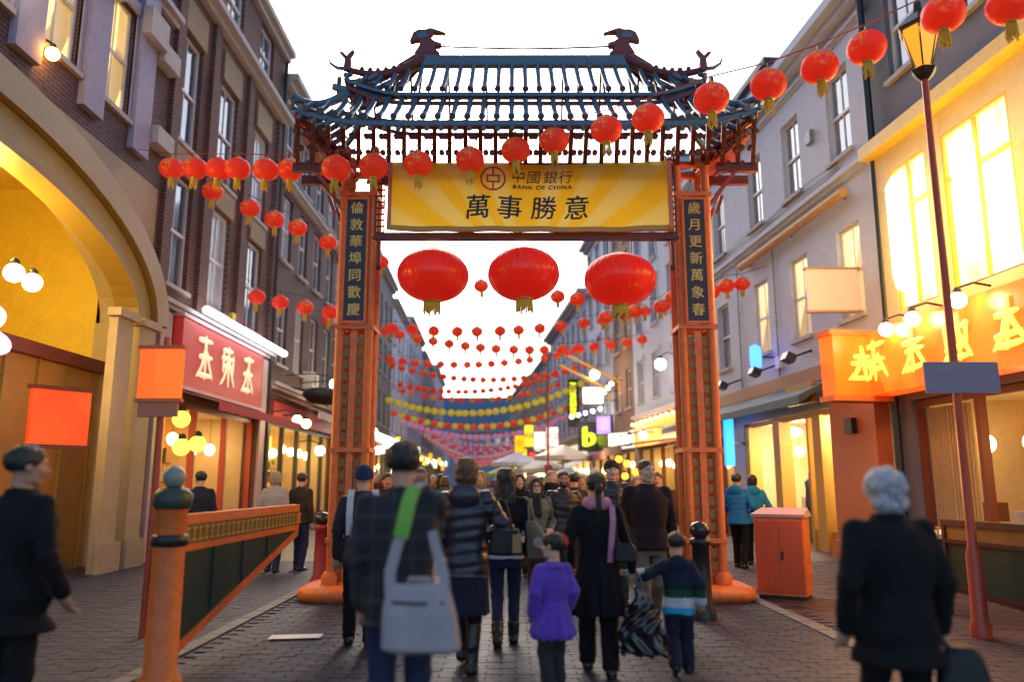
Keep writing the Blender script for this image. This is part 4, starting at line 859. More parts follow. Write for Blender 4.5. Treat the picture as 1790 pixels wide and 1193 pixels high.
# grey white stucco building
up = [(s, 8.35, .95, 1.95, 0) for s in (1.35, 3.7, 6.0, 8.9, 11.6)]; lo = [(s, 4.85, .95, 1.95, l) for s, l in ((1.35, 2), (3.7, 2), (6.0, 2), (8.9, 0), (11.6, 0))]
R1_, _ = right_facade('stucco_building', 'grey white stucco building with plain sash windows over the yellow shop', 14.3, 27.2, 11.55, STUCCO, wins=up + lo, holes=[(2.2, 7.7, 0, 3.1), (8.6, 12.4, 0, 3.0)], cornice=[(7.75, .2, .16), (11.2, .4, .45), (10.85, .12, .12)], cm=STUCCO)
L1r = R1_['len']; X = lambda s: L1r - s
part(R1_, 'attic', STUCCO2, (X(12.8), 1.2, 11.56, X(7.2), 6, 13.9)); b = MB(); b.add([(X(7.1), .8, 11.56), (X(.1), .8, 11.56), (X(.1), 8, 11.56), (X(7.1), 8, 11.56), (X(7.1), 2.6, 14.6), (X(.1), 2.6, 14.6), (X(.1), 6.4, 14.6), (X(7.1), 6.4, 14.6)], [(0, 1, 5, 4), (1, 2, 6, 5), (2, 3, 7, 6), (3, 0, 4, 7), (4, 5, 6, 7)]); b.build('mansard_roof', SLATE, R1_)
part(R1_, 'attic_roof', LEAD, (X(12.9), 1.0, 13.9, X(7.15), 6.1, 14.1)); part(R1_, 'chimney', BRICKG, (X(7.0), 3, 14.6, X(5.6), 4, 16.6))
part(R1_, 'band', mat('brown fascia', (.34, .15, .07), .5, var=.2), (X(12.7), -.14, 3.72, X(.05), -.003, 4.05)); 
BLUEA = mat('blue grey awning', (.06, .10, .14), .6, var=.15)
b = MB(); b.add([(X(12.6), -.15, 3.70), (X(2.0), -.15, 3.70), (X(2.0), -1.0, 3.3), (X(12.6), -1.0, 3.3), (X(12.6), -.15, 3.66), (X(2.0), -.15, 3.66), (X(2.0), -1.0, 3.12), (X(12.6), -1.0, 3.12)], [(0, 3, 2, 1), (4, 5, 6, 7), (2, 3, 7, 6), (0, 4, 7, 3), (1, 2, 6, 5)]); o = b.build('awning', BLUEA, R1_)
part(R1_, 'pilaster', mat('orange painted pilaster', (.55, .13, .035), .5, var=.15), (X(2.1), -.3, 0, X(.35), -.003, 3.7), (X(2.2), -.4, 0, X(.25), -.305, .35))
part(R1_, 'wall_box', BLACKP, (X(1.3), -.42, 2.45, X(1.0), -.31, 2.75))
ORY = mat('orange yellow shop pier', (.62, .33, .06), .5, var=.12)
shopfront(R1_, X(7.7), X(2.2), 3.1, None, ORY, None, bays=3, inner=GOODSY, lamp=120, lampcol=(1, .72, .28), depth=3.2)
for s in (7.6, 5.6, 3.4, 2.5): part(R1_, 'shop_pier', ORY, (X(s) - .2, .02, 0, X(s) + .2, .35, 3.0))
part(R1_, 'shop_sign_board', GOLDP, (X(3.6), -.55, 3.2, X(2.3), -.45, 3.65)); shopfront(R1_, X(12.4), X(8.6), 3.0, None, mat('brown frame', (.16, .06, .03), .5), None, bays=3, inner=GOODS, lamp=30, depth=2)
for k, (y, w) in enumerate(((20.4, .55), (18.6, .33), (17.1, .45))):
    e = empty('ceiling_lamp', (xR(y) + .55, y, 2.78), 0, f"glowing oval ceiling lamp in the yellow shop, {('farthest', 'middle', 'nearest')[k]} of three", 'lamp', 'ceiling lamps in the yellow shop'); q = MB(); q.ell((0, 0, 0), (w * .6, w, .13), 16, 8); q.build('lamp_bowl', HOTW, e); q = MB(); q.tube([(0, 0, .1), (0, 0, .34)], .02, 6); q.build('lamp_stem', GREYP, e)
# racks of hanging clothes inside the yellow shop
for k, (y, c) in enumerate(((19.4, (.10, .07, .13)), (17.9, (.30, .10, .03)), (16.9, (.03, .16, .34)))):
    e = empty('clothes_rail', (xR(y) + .75, y, 0), R(95), ['rail of dark purple clothes inside the yellow shop', 'rail of rust clothes inside the yellow shop', 'rail of blue clothes inside the yellow shop doorway'][k], 'clothes rail'); q = MB(); q.tube([(-.4, 0, 0), (-.4, 0, 1.75), (.4, 0, 1.75), (.4, 0, 0)], .018, 6); q.build('rail', GREYP, e)
    for i in range(5):
        q = MB(); x = -.3 + i * .15; q.lathe([(.13, 0), (.16, .12), (.13, .5), (.15, .7), (.04, .82)], 10, Matrix.Translation((x, 0, .86 - .05 * (i % 3))) @ Matrix.Diagonal((.35, 1.2, 1, 1))); q.build('garment', mat(f'garment {k}', c, .8, var=.3, vscale=8), e)
e = empty('rolled_awning', (xR(18.2) - .18, 18.2, 7.42), -PI / 2 + .08, 'long tan rolled awning fixed high on the stucco wall', 'awning'); q = MB(); q.tube([(-2.9, 0, 0), (2.9, 0, 0)], .11, 10); q.build('awning_roll', mat('tan canvas', (.55, .30, .12), .7, var=.15), e); part(e, 'bracket', GREYP, *[(x - .03, .05, -.04, x + .03, .3, .04) for x in (-2.6, 0, 2.6)])
e = empty('projecting_sign', (6.55, 15.5, 4.95), 0, 'blank peach coloured board sign sticking out from the stucco wall', 'sign'); part(e, 'sign_board', mat('peach board', (.62, .42, .33), .5, var=.06, emit=(1, .6, .4), estr=.12), (-.52, -.04, 0, .52, .04, .85)); part(e, 'sign_frame', mat('tan frame', (.4, .24, .14), .5), (-.57, -.05, .851, .57, .05, .90), (-.57, -.05, -.05, .57, .05, -.001))
e = empty('neon_sign', (6.2, 19.6, 4.65), R(10), 'small blue neon oval sign on the stucco building', 'sign'); q = MB(); q.lathe([(.03, -.32), (.15, -.26), (.17, 0), (.15, .26), (.03, .32)], 14, Matrix.Diagonal((1, .35, 1, 1))); q.build('neon_tube', emis('blue neon', (.04, .16, 1), 2.2), e); part(e, 'bracket', BLACKP, (.1, -.02, -.02, .5, .02, .02))
e = empty('neon_sign', (6.05, 21.9, 1.95), R(10), 'tall bright blue light strip beside the yellow shop', 'sign'); part(e, 'neon_tube', emis('sky blue light', (.01, .26, 1), 1.0), (-.13, -.05, 0, .13, .05, 1.3)); part(e, 'bracket', BLACKP, (.13, -.02, .6, .5, .02, .66))
for k, (y, z) in enumerate(((22.0, 4.2), (19.6, 4.25), (17.6, 4.3))):
    e = empty('wall_floodlight', (xR(y) - .5, y, z), 0, f"black floodlight on an arm on the stucco wall, {('farthest', 'middle', 'nearest')[k]} of three", 'floodlight', 'floodlights on the stucco wall'); q = MB(); q.bar((0, 0, 0), (.5, 0, .18), .05); q.build('arm', BLACKP, e); q = MB(); q.box(-.15, -.2, -.10, .08, .2, .08, Matrix.Rotation(R(25), 4, 'Y')); q.build('floodlight_head', BLACKP, e)

for k, (s, z) in enumerate(((5.0, 4.3), (10.3, 6.6), (2.6, 9.2))): part(R1_, 'alarm_box', [WHITEP, mat('alarm yellow', (.55, .4, .03), .5), GREYP][k], (X(s) - .13, -.1, z, X(s) + .13, -.004, z + .3))
for s in (5.0, 7.5): q = MB(); q.tube([(X(s), -.05, 4.1), (X(s), -.05, 7.6)], .02, 6); q.build('conduit', GREYP, R1_)
for k in range(3): q = MB(); q.tube([(X(1.4 + i * .6), -.04 - .01 * k, 8.1 + .09 * k - .05 * math.sin(i * .9 + k)) for i in range(19)], .011, 5); q.build('cable', BLACKP, R1_)
q = MB(); q.tube([(X(12.85), -.09, 0), (X(12.85), -.09, 11.1)], .06, 8); q.build('drainpipe', GREYP, R1_)
part(L1, 'alarm_box', mat('alarm yellow', (.55, .4, .03), .5), (4.1, -.1, 5.3, 4.35, -.004, 5.65)); q = MB(); q.tube([(.3 + i * .5, -.06, 5.22 - .05 * math.sin(i * 1.1)) for i in range(14)], .012, 5); q.build('cable', BLACKP, L1)
for (x, z) in ((3.9, 4.6), (7.6, 7.6)): e_ = part(L2, 'air_conditioner', WHITEP, (x - .4, -.36, z, x + .4, -.02, z + .55)); q = MB(); q.lathe([(.2, 0), (.2, .015)], 16, Matrix.Translation((x - .1, -.376, z + .28)) @ Matrix.Rotation(PI / 2, 4, 'X')); q.build('fan_grille', GREYP, e_)
# buildings seen through the gate on the right
def far_right(nm, lb, a, c, H, m, zs_, w=.95, h=1.8, lit=(0, 0, 0, 3), **k):
    L = math.hypot(c - a, .08 * (c - a)); nb = max(2, int(L / 2.1)); ws = [((i + .5) * L / nb, z, w, h, lit[(i * 3 + int(z)) % len(lit)]) for i in range(nb) for z in zs_]
    return right_facade(nm, lb, a, c, H, m, wins=ws, **k)
R2_, _ = far_right('stucco_building', 'pale stucco building right of the gate pillar above the maroon canopy', 27.2, 34.8, 13.4, STUCCO, (4.9, 7.9, 10.6), holes=[(.3, 7.3, 0, 3.0)], cornice=[(13, .4, .45), (4.2, .18, .2)], cm=STUCCO, surround=STUCCO)
X2 = lambda s: R2_['len'] - s
shopfront(R2_, X2(7.3), X2(.3), 3.0, None, mat('brown frame', (.16, .06, .03), .5), glow('amber lit fascia', (1, .42, .05), (.8, .2, .02), .6, 1.3), .95, 4, inner=GOODS, lamp=60, depth=2)
MAR = mat('maroon canopy cloth', (.16, .03, .07), .7, var=.1)
awning(R2_, X2(7.5), X2(3.4), 3.0, 2.2, .3, mat('pale canopy top', (.5, .46, .5), .6), .3, MAR); awning(R2_, X2(3.3), X2(.1), 3.1, 2.3, .3, mat('pale canopy top', (.5, .46, .5), .6), .32, MAR)
for k in range(9): bulb((xR(28 + k * .78) - .25, 28 + k * .78, 3.98), .06, AMBER, f"small amber bulb above the maroon canopy, {'first second third fourth fifth sixth seventh eighth ninth'.split()[k]} from the pillar", 'amber bulbs above the maroon canopy', (.2, 0))
for k, y in enumerate((28.6, 31, 32.3)): bulb((xR(y) - 1.2, y, 3.2), .14, HOTW, f"white lamp over the maroon canopy, {('nearest', 'middle', 'farthest')[k]} of three", 'white lamps over the maroon canopy', (1.0, 0))
bulb((5.35, 27.8, 5.7), .2, HOTW, 'bright white floodlight on the stucco wall above the maroon canopy', None, (.5, 0))
for k, (x, y, z) in enumerate(((4.3, 29.5, 2.2), (4.6, 29.4, 1.9), (4.15, 30.6, 2.4), (4.4, 30.8, 1.75))): bulb((x, y, z), .13, emis('orange stall lamp', (1, .3, .02), 3), f"orange lamp hanging in the stall under the maroon canopy, {('first', 'second', 'third', 'fourth')[k]}", 'orange lamps in the stall')
R3_, _ = far_right('brick_building', 'narrow orange brown brick building behind the right big lantern', 34.8, 39.2, 15.2, BRICKO, (4.9, 7.8, 10.6, 13.0), holes=[(.3, 4.1, 0, 3.0)], cornice=[(14.8, .4, .4)], roof=(1.8, 2))
shopfront(R3_, .3, 4.1, 3.0, None, FRAMED, mat('white lit fascia', (.7, .7, .7), .5, emit=(1, .95, .8), estr=.5), .8, 2, inner=GOODSF, depth=1)
R4_, _ = far_right('white_building', 'tall white building with a pediment beside the vertical black sign', 39.2, 46.2, 15.6, STUCCO, (4.9, 7.7, 10.5, 13.0), holes=[(.3, 6.7, 0, 3.0)], cornice=[(15.2, .4, .5), (12.4, .2, .25)], cm=STUCCO2, roof=(1.6, 2), surround=STONE)
q = MB(); q.prism([(.3, 15.62), (6.7, 15.62), (3.5, 17.4)], -.2, .4); q.build('pediment', STUCCO2, R4_)
shopfront(R4_, .3, 6.7, 3.0, None, BLACKP, BLACKP, 1.5, 3, inner=GOODSF, depth=1); awning(R4_, .3, 6.8, 3.2, 2.6, 1.1, mat('white awning cloth', (.6, .6, .57), .7), .3, BLACKP)
R5_, _ = far_right('grey_building', 'cool grey building with a sloping cornice beyond the pediment building', 46.2, 64, 13.2, STUCCO2, (4.9, 7.6, 10.2), holes=[(.3, 17, 0, 3.0)], cornice=[(12.75, .45, .6), (4.1, .25, .5)], cm=STONE, roof=(1.5, 2.5))
shopfront(R5_, .3, 17, 3.0, None, CREAM, mat('cream lit fascia', (.6, .55, .35), .6, emit=(1, .9, .5), estr=.35), .9, 7, inner=LITWIN, depth=.8)
far_right('brick_building', 'dark sooty building with gables near the right end of the street', 64, 82, 12.2, BRICKG, (4.9, 7.6, 10.0), holes=[(.3, 17, 0, 3)], roof=(3.0, 2.8), cornice=[(11.9, .3, .3)]); far_right('brick_building', 'farthest dark building on the right side of the street', 82, 108, 12.8, BRICKP, (4.9, 7.6, 10.0), holes=[(.3, 25, 0, 3)], roof=(3.2, 3), cornice=[(12.4, .3, .3)])
for nm, y0_, y1_ in (('a', 64, 82), ('b', 82, 108)):
    r_ = [o for o in COL.objects if o.name.startswith('brick_building') and o.parent is None][-2 if nm == 'a' else -1]; shopfront(r_, .4, (y1_ - y0_) - .6, 3.0, None, FRAMED, mat('red fascia', (.42, .05, .05), .5), .6, 8, inner=GOODSF, depth=.8)
# end of the street
E_, _ = facade('slate_roofed_block', 'big block with a blue slate roof closing the far end of the street', (-16, 122), 0, 18, 9.5, STUCCO2, wins=[(1 + i * 1.6, z, .9, 1.7, 0) for i in range(11) for z in (4.4, 7)], cornice=[(9.1, .4, .5)], depth=14)
q = MB(); q.add([(-.3, -.4, 9.5), (18.3, -.4, 9.5), (18.3, 14, 9.5), (-.3, 14, 9.5), (2.0, 4.5, 15.2), (15.8, 4.5, 15.2), (15.8, 9, 15.2), (2.0, 9, 15.2)], [(0, 1, 5, 4), (1, 2, 6, 5), (2, 3, 7, 6), (3, 0, 4, 7), (4, 5, 6, 7)]); q.build('roof', mat('blue slate', (.07, .13, .19), .6, var=.25, vscale=3, bump=.3), E_)
facade('end_building', 'pale building at the far end of the street beside the slate roofed block', (2.2, 124), 0, 9, 10, STUCCO, wins=[(1 + i * 1.7, z, .9, 1.7, 0) for i in range(5) for z in (4.4, 7)], cornice=[(9.6, .4, .4)], roof=(2.5, 2))
# ------------------------------------------------------------------ the red gateway (local origin on the ground between its pillars)
G = empty('gateway', (.19, 10.75, 0), 0, 'red iron gateway with open blue tiled roof spanning the street', 'gate')
def gp(name, b, m, parent=None): return b.build(name, m, parent or G)
PX = 2.36
MAROON = mat('dull maroon ridge paint', (.17, .028, .035), .5, var=.25, vscale=9)
COUP = mat('couplet panel black', (.028, .02, .03), .5, var=.2)
FRET = mat('aged gold fretwork', (.26, .13, .035), .5, metal=.2, var=.3)
couplet = {-1: '倫敦華埠同歡慶', 1: '歲月更新萬象春'}
for sx in (-1, 1):
    cx = sx * PX
    b = MB()                                        # rounded pedestal slab
    prof = [(.56, .0), (.60, .03), (.62, .09), (.60, .15), (.52, .19), (.26, .20)]
    def sup(r, a): c, s_ = math.cos(a), math.sin(a); k = (abs(c) ** 3.2 + abs(s_) ** 3.2) ** (-1 / 3.2); return c * r * k, s_ * r * k
    N = 28; vs = [(*sup(r, 2 * PI * j / N), z) for r, z in prof for j in range(N)]; fs = [(i * N + j, i * N + (j + 1) % N, (i + 1) * N + (j + 1) % N, (i + 1) * N + j) for i in range(len(prof) - 1) for j in range(N)] + [tuple((len(prof) - 1) * N + j for j in range(N))]
    b.add(vs, fs, Matrix.Translation((cx, 0, 0)), sm=True); gp('pedestal', b, ORANGE)
    for dx in (-.2, .2):
        for dy in (-.2, .2):
            b = MB(); b.tube([(cx + dx, dy, .19), (cx + dx, dy, 6.05)], .062, 10); b.lathe([(.12, 0), (.12, .1), (.08, .16)], 10, Matrix.Translation((cx + dx, dy, .195))); b.ell((cx + dx, dy, 6.16), (.075, .075, .12), 10, 8); gp('post', b, ORANGE)
    for dy in (-.2, .2):
        b = MB(); b.box(cx - .045, dy - .04, .2, cx + .045, dy + .04, 3.55); gp('post', b, ORANGE)
        b = MB()
        for dx in (-.098, .098):                      # fretwork strips between the posts
            for i in range(40):
                z = .3 + i * .083
                if z > 3.5: break
                b.box(cx + dx - .05, dy - .012, z, cx + dx + .05, dy + .012, z + .022)
                if i % 2: b.box(cx + dx - .03, dy - .0125, z + .014, cx + dx + .03, dy + .0125, z + .083)
            b.box(cx + dx - .0385, dy - .013, .25, cx + dx - .026, dy + .013, 3.5).box(cx + dx + .026, dy - .013, .25, cx + dx + .0385, dy + .013, 3.5)
        gp('fretwork', b, FRET)['kind'] = 'stuff'
    for dx in (-.2, .2):
        b = MB()
        for i in range(34): b.box(cx + dx - .012, -.15, .3 + i * .17, cx + dx + .012, .15, .318 + i * .17)
        for k in (-.09, 0, .09): b.box(cx + dx - .01, k - .01, .25, cx + dx + .01, k + .01, 6.0)
        gp('fretwork', b, FRET)['kind'] = 'stuff'
    for z in (.72, 1.9, 3.58, 5.5, 5.95): 
        b = MB(); b.box(cx - .27, -.27, z, cx + .27, -.15, z + .06).box(cx - .27, .15, z, cx + .27, .27, z + .06).box(cx - .27, -.15, z + .001, cx - .15, .15, z + .059).box(cx + .15, -.15, z + .001, cx + .27, .15, z + .059); gp('collar', b, ORANGE)
    b = MB(); b.box(cx - .14, -.32, 3.68, cx + .14, -.275, 5.42); o = gp('couplet_panel', b, COUP)
    b = MB(); b.box(cx - .17, -.325, 3.645, cx - .141, -.27, 5.455).box(cx + .141, -.325, 3.645, cx + .17, -.27, 5.455).box(cx - .14, -.325, 3.645, cx + .14, -.27, 3.679).box(cx - .14, -.325, 5.421, cx + .14, -.27, 5.455); b.build('panel_frame', ORANGE, o)
    for i, ch in enumerate(couplet[sx]): put('character', text_mesh(ch, GOLD, .185, .004, bold=.003), o, (cx, -.326, 5.28 - i * .243))
    b = MB()                                        # fret bracket towards the banner
    ix = cx - sx * .31
    for i in range(13):
        z = 4.95 + i * .09; b.box(ix - .055, -.26, z, ix + .055, -.23, z + .018)
    for dx in (-.06, .05): b.box(ix + dx, -.262, 4.9, ix + dx + .016, -.228, 6.1)
    b.box(ix - .1, -.265, 4.86, ix + .1, -.225, 4.9).box(ix - .02, -.255, 4.5, ix + .02, -.235, 4.86); b.ell((ix, -.245, 4.46), (.035, .02, .05), 8, 6)
    gp('fret_bracket', b, DARKRED)
for z, h in ((5.84, .16), (4.86, .10)):
    for dy in (-.2, .2):
        if z < 5 and dy > 0: continue
        b = MB(); b.box(-PX + .27, dy - .05, z, PX - .27, dy + .05, z + h); gp('lintel', b, DARKRED)
for sx in (-1, 1):
    for dy in (-.24, .24): b = MB(); b.box(*((sx * PX - .9, dy - .045, 6.02, sx * PX - .36, dy + .045, 6.16) if False else (min(sx * (PX + .36), sx * (PX + .95)), dy - .045, 5.86, max(sx * (PX + .36), sx * (PX + .95)), dy + .045, 5.99))); gp('lintel', b, DARKRED)
# roof profile -----------------------------------------------------
RIDW, UPW, LOW = 1.50, 2.55, 3.16
zr, zu, zl0, zl = 7.66, 6.98, 6.90, 6.34
yu, yl0, yl = .55, .45, 1.0                          # distance of the eaves from the ridge plane
sweep = lambda x, W_: .24 * max(0, (abs(x) - W_ * .62) / (W_ * .38)) ** 2.2
def rib(p0, p1, sag, r=.052, m=TILE):
    b = MB(); P0, P1 = Vector(p0), Vector(p1); n = 8; pts = []; rad = []
    for i in range(n):
        for e, k in ((0, 1.0), (.9, .9)):
            t = (i + e) / n; p = P0.lerp(P1, t); p.z -= sag * math.sin(PI * t); pts.append(p); rad.append(r * k)
    pts.append(P1); rad.append(r * 1.2); b.tube(pts, rad, 8); d = (P1 - P0).normalized(); b.tube([P1 - d * .02, P1 + d * .015], r * 1.25, 8)
    return gp('tile_rib', b, m)
def hipz(x, W0, W1, z0, z1): t = (abs(x) - W0) / (W1 - W0); return t
sp = .19
for sy in (-1, 1):
    for i in (range(-13, 14) if sy < 0 else ()):
        x = i * sp; t = max(0, (abs(x) - RIDW) / (UPW - RIDW))
        if t > .93: continue
        p1 = (x * 1.03, sy * yu, zu + sweep(x, UPW)); p0 = (x, sy * (.03 + (yu - .03) * t), zr + (zu + .02 - zr) * t ** .85 + sweep(x, UPW) * t)
        rib(p0, p1, .05 * (1 - t), .037)
    for i in (range(-16, 17) if sy < 0 else ()):
        x = i * sp * 1.02; t = max(0, (abs(x) - 2.35) / (LOW - 2.35))
        if t > .95: continue
        p1 = (x * 1.02, sy * yl, zl + sweep(x, LOW) * .9); p0 = (x, sy * (yl0 + (yl - yl0) * t), zl0 + (zl + .03 - zl0) * t + sweep(x, LOW) * t * .9)
        rib(p0, p1, .035 * (1 - t), .039)
    # rafters and knobbed brackets below the lower eave
    for i in (range(-15, 16) if sy < 0 else ()):
        x = i * sp * 1.08; b = MB(); o_ = sweep(x, LOW) * .7; ln = .035 * i if abs(i) > 4 else .02 * i
        b.bar((x, sy * (yl - .05), zl - .05 + o_), (x + ln * .3, sy * .28, 5.98), .062, .075)
        for kx, ky, kz in ((-.075, .74, 6.17), (.075, .74, 6.17), (-.06, .5, 6.04), (.06, .5, 6.04)): b.lathe([(.012, -.03), (.04, -.025), (.04, .025), (.012, .03)], 9, Matrix.Translation((x + kx, sy * ky, kz + o_ * .5)) @ Matrix.Rotation(PI / 2, 4, 'X'), sm=False)
        gp('rafter', b, DARKRED)
    def beam(name, y, z, W_, w, h, m, k=1.0, nx=24):
        b = MB(); xs = [W_ * (2 * i / nx - 1) for i in range(nx + 1)]
        for a, c in zip(xs, xs[1:]): b.bar((a, y, z + sweep(a, W_) * k), (c, y, z + sweep(c, W_) * k), w, h)
        return gp(name, b, m)
    beam('eave_beam', sy * (yu - .03), zu - .08, UPW, .045, .045, TILE); beam('eave_beam', sy * (yu - .05), zu - .20, UPW * .99, .045, .05, DARKRED)
    beam('eave_beam', sy * (yl0 - .02), zl0 + .03, 2.75, .07, .085, TILE, .6); beam('eave_beam', sy * (yl - .06), zl - .08, LOW, .05, .065, TILE, .9); beam('eave_beam', sy * (yl - .2), zl - .02, LOW * .97, .05, .06, DARKRED, .9)
    for i in range(-14, 15): x = i * sp; b = MB(); b.box(x - .03, sy * .44 - .02, zl0 - .03, x + .03, sy * .44 + .02, zu - .07 + sweep(x, UPW)); gp('short_post', b, DARKRED)
    for i in range(-16, 17): x = i * sp; b = MB(); b.ell((x, sy * (yl - .01), zl - .17 + sweep(x, LOW) * .9), (.04, .03, .04), 8, 5); gp('eave_stud', b, TILE)
    for i in range(-12, 13, 2 if sy < 0 else 3): x = i * sp; b = MB(); b.bar((x, sy * .05, zr - .1), (x, sy * (yu - .1), zu - .12), .03, .05); gp('roof_bar', b, DARKRED)
for sx in (-1, 1):                                   # hip ends
    for k, (W0, W1, za, zb, ya, yb) in enumerate(((1.56, UPW + .03, zr, zu, .05, yu), (2.5, LOW + .03, zl0, zl, .3, yl))):
        for j in range(-2 - k, 3 + k):
            y = j * .2 * (1 if k else .95); t = abs(y) / yb * .8; x0 = W0 + (W1 - W0) * t
            rib((sx * x0, y, za + (zb - za) * t), (sx * W1, y * 1.03, zb + .12 + .12 * t), .04, .048)
        b = MB(); b.bar((sx * (W1 - .05), -yb, zb + .16), (sx * (W1 - .05), yb, zb + .16), .06, .07); gp('eave_beam', b, TILE)
    for k in range(9):                               # bracket lattice under the wings
        x = sx * (PX + .3 + .06 * k); b = MB(); b.bar((sx * (PX + .15), -.3 + .07 * k, 6.05), (sx * (LOW - .03), -.9 + .22 * k, 6.42), .04, .05); b.bar((x, -.5, 6.04 + .035 * k), (x, .5, 6.04 + .035 * k), .035, .045); gp('wing_bracket', b, IRON)
    b = MB()
    for (x0, z0, x1, z1) in ((PX + .33, 5.5, PX + .75, 6.02), (PX + .33, 5.8, PX + .55, 6.02), (PX + .33, 5.25, PX + .42, 5.5)): b.bar((sx * x0, -.25, z0), (sx * x1, -.25, z1), .04, .05); b.bar((sx * x0, .25, z0), (sx * x1, .25, z1), .04, .05)
    gp('wing_bracket', b, IRON)
    for sy in (-1, 1):                               # curved hip ridges with little teeth
        for (W0, W1, za, zb, ya, yb, m, teeth) in ((RIDW, UPW, zr + .10, zu + .32, .02, yu, DARKRED, 6), (2.5, LOW, zl0 + .08, zl + .32, yu - .1, yl, TILE, 0)):
            b = MB(); pts = []
            for i in range(11):
                t = i / 10; pts.append((sx * (W0 + (W1 - W0) * t), sy * (ya + (yb - ya) * t), za + (zb - za) * t - .17 * math.sin(PI * t * .9) + .04 * t ** 4))
            b.tube(pts, [.055 - .015 * i / 10 for i in range(11)], 8, sq=(.8, 1.25))
            for i in range(2, 2 + teeth): p = pts[i + 1]; b.ell((p[0], p[1], p[2] + .065), (.035, .025, .04), 8, 6)
            gp('hip_ridge', b, m)
            if teeth:                                # small forked finial on the corner
                p = pts[-1]; b = MB(); k = sx
                b.prism([(0, -.06), (.09 * k, -.06), (.075 * k, .12), (.16 * k, .22), (.10 * k, .215), (.05 * k, .16), (-.03 * k, .25), (-.06 * k, .23), (-.01 * k, .14), (-.02 * k, .05)], -.03, .03, Matrix.Translation((p[0] - .06 * k, p[1], p[2] + .03))); gp('corner_finial', b, MAROON)
                b = MB(); b.tube([(p[0], p[1], p[2]), (p[0] + .12 * k, p[1], p[2] + .01), (p[0] + .22 * k, p[1], p[2] + .08), (p[0] + .25 * k, p[1], p[2] + .17)], [.03, .028, .02, .008], 6); gp('corner_finial', b, TILE)
    # owl-headed ridge finial
    pr = [(-.20, 0), (.18, 0), (.12, .10), (.09, .17), (.10, .22), (.20, .20), (.255, .19), (.235, .26), (.20, .34), (.12, .385), (.02, .385), (-.05, .41), (-.10, .395), (-.2, .36), (-.28, .33), (-.2, .345), (-.10, .345), (-.055, .29), (-.07, .23), (-.13, .19), (-.22, .16), (-.20, .12), (-.12, .115), (-.14, .06)]
    b = MB(); b.prism([(x * sx * 1.0, z) for x, z in pr], -.055, .055, Matrix.Translation((sx * 1.47, 0, zr + .17))); gp('ridge_finial', b, MAROON)
    b = MB(); b.prism([(x * sx, z) for x, z in ((-.02, .25), (.12, .23), (.16, .3), (.08, .35), (-.01, .34))], -.065, .065, Matrix.Translation((sx * 1.47, 0, zr + .17))); gp('finial_inlay', b, TILE)
    b = MB(); b.prism([(sx * 1.30, zr + .10), (sx * 1.62, zr + .06), (sx * 1.95, zr - .16), (sx * 1.9, zr - .02), (sx * 1.62, zr + .17), (sx * 1.3, zr + .2)], -.05, .05); gp('ridge_shoulder', b, MAROON)
b = MB(); b.box(-RIDW - .12, -.06, zr - .03, RIDW + .12, .06, zr + .13); gp('ridge_beam', b, TILE)
b = MB(); b.tube([(-1.27, 0, zr + .30), (-.6, 0, zr + .275), (0, 0, zr + .262), (.6, 0, zr + .275), (1.27, 0, zr + .30)], .014, 6); gp('ridge_wire', b, DARKRED)
for k in (-.95, .95): b = MB(); b.ell((k, -.07, zr + .1), (.02, .02, .02), 6, 5); gp('ridge_stud', b, WHITEP)
point((-3.7, 10.7, 2.3), 70, (1, .50, .12), .5); point((4.3, 9.4, 1.8), 105, (1, .50, .12), .5); point((4.5, 11.6, 4.9), 420, (1, .45, .08), .4)  # added warm points hanging free, no lamps here; they light pillars and right wing

# ------------------------------------------------------------------ banner
def banner_mat():
    m = mat('yellow banner cloth', (.74, .46, .015), .65); n, l, b = nodes(m)
    tc = n.new('ShaderNodeTexCoord'); sp_ = n.new('ShaderNodeSeparateXYZ'); l.new(tc.outputs['Object'], sp_.inputs[0])
    def mth(op, a, c=None, v=None):
        q = n.new('ShaderNodeMath'); q.operation = op
        for i, z in enumerate((a, c)):
            if z is None: continue
            if hasattr(z, 'links') or hasattr(z, 'is_linked'): l.new(z, q.inputs[i])
            else: q.inputs[i].default_value = z
        return q.outputs[0]
    x = mth('ABSOLUTE', mth('ADD', sp_.outputs['X'], .05)); z = sp_.outputs['Z']
    ang = mth('ARCTAN2', mth('ADD', z, 1.0), mth('MULTIPLY', mth('POWER', mth('ADD', x, .02), 1.45), .95))
    s_ = mth('SINE', mth('ADD', mth('MULTIPLY', ang, 17.0), .6))
    r = n.new('ShaderNodeMapRange'); r.inputs['From Min'].default_value = -.45; r.inputs['From Max'].default_value = .55; l.new(s_, r.inputs[0])
    mx = n.new('ShaderNodeMix'); mx.data_type = 'RGBA'; l.new(r.outputs[0], mx.inputs[0]); mx.inputs[6].default_value = (.82, .60, .13, 1); mx.inputs[7].default_value = (.86, .50, .010, 1)
    l.new(mx.outputs[2], b.inputs['Base Color']); return m
BANM = translucent(banner_mat(), .5); INK = mat('black banner ink', (.014, .013, .03), .6); REDINK = mat('red banner ink', (.42, .025, .03), .6)
BN = empty('banner', (.245, 10.40, 5.47), 0, 'wide yellow bank banner with black and red print hung across the gateway', 'banner')
bw, bh = 1.965, .50
def bend(x, z): return .03 * math.sin(x * 2.2 + z) + .018 * math.sin(x * 5.3 + 1.2) * (1 - abs(z)) , -.035 * (1 - (x / bw) ** 2) + .006 * math.sin(x * 9) * (z < 0)
b = MB(); nx, nz = 60, 14; vs = []
for i in range(nx + 1):
    for j in range(nz + 1):
        x = bw * (2 * i / nx - 1); z = bh * (2 * j / nz - 1); dy, dz = bend(x, z); vs.append((x + (.02 * math.sin(z * 9) if i in (0, nx) else 0), dy, z + dz))
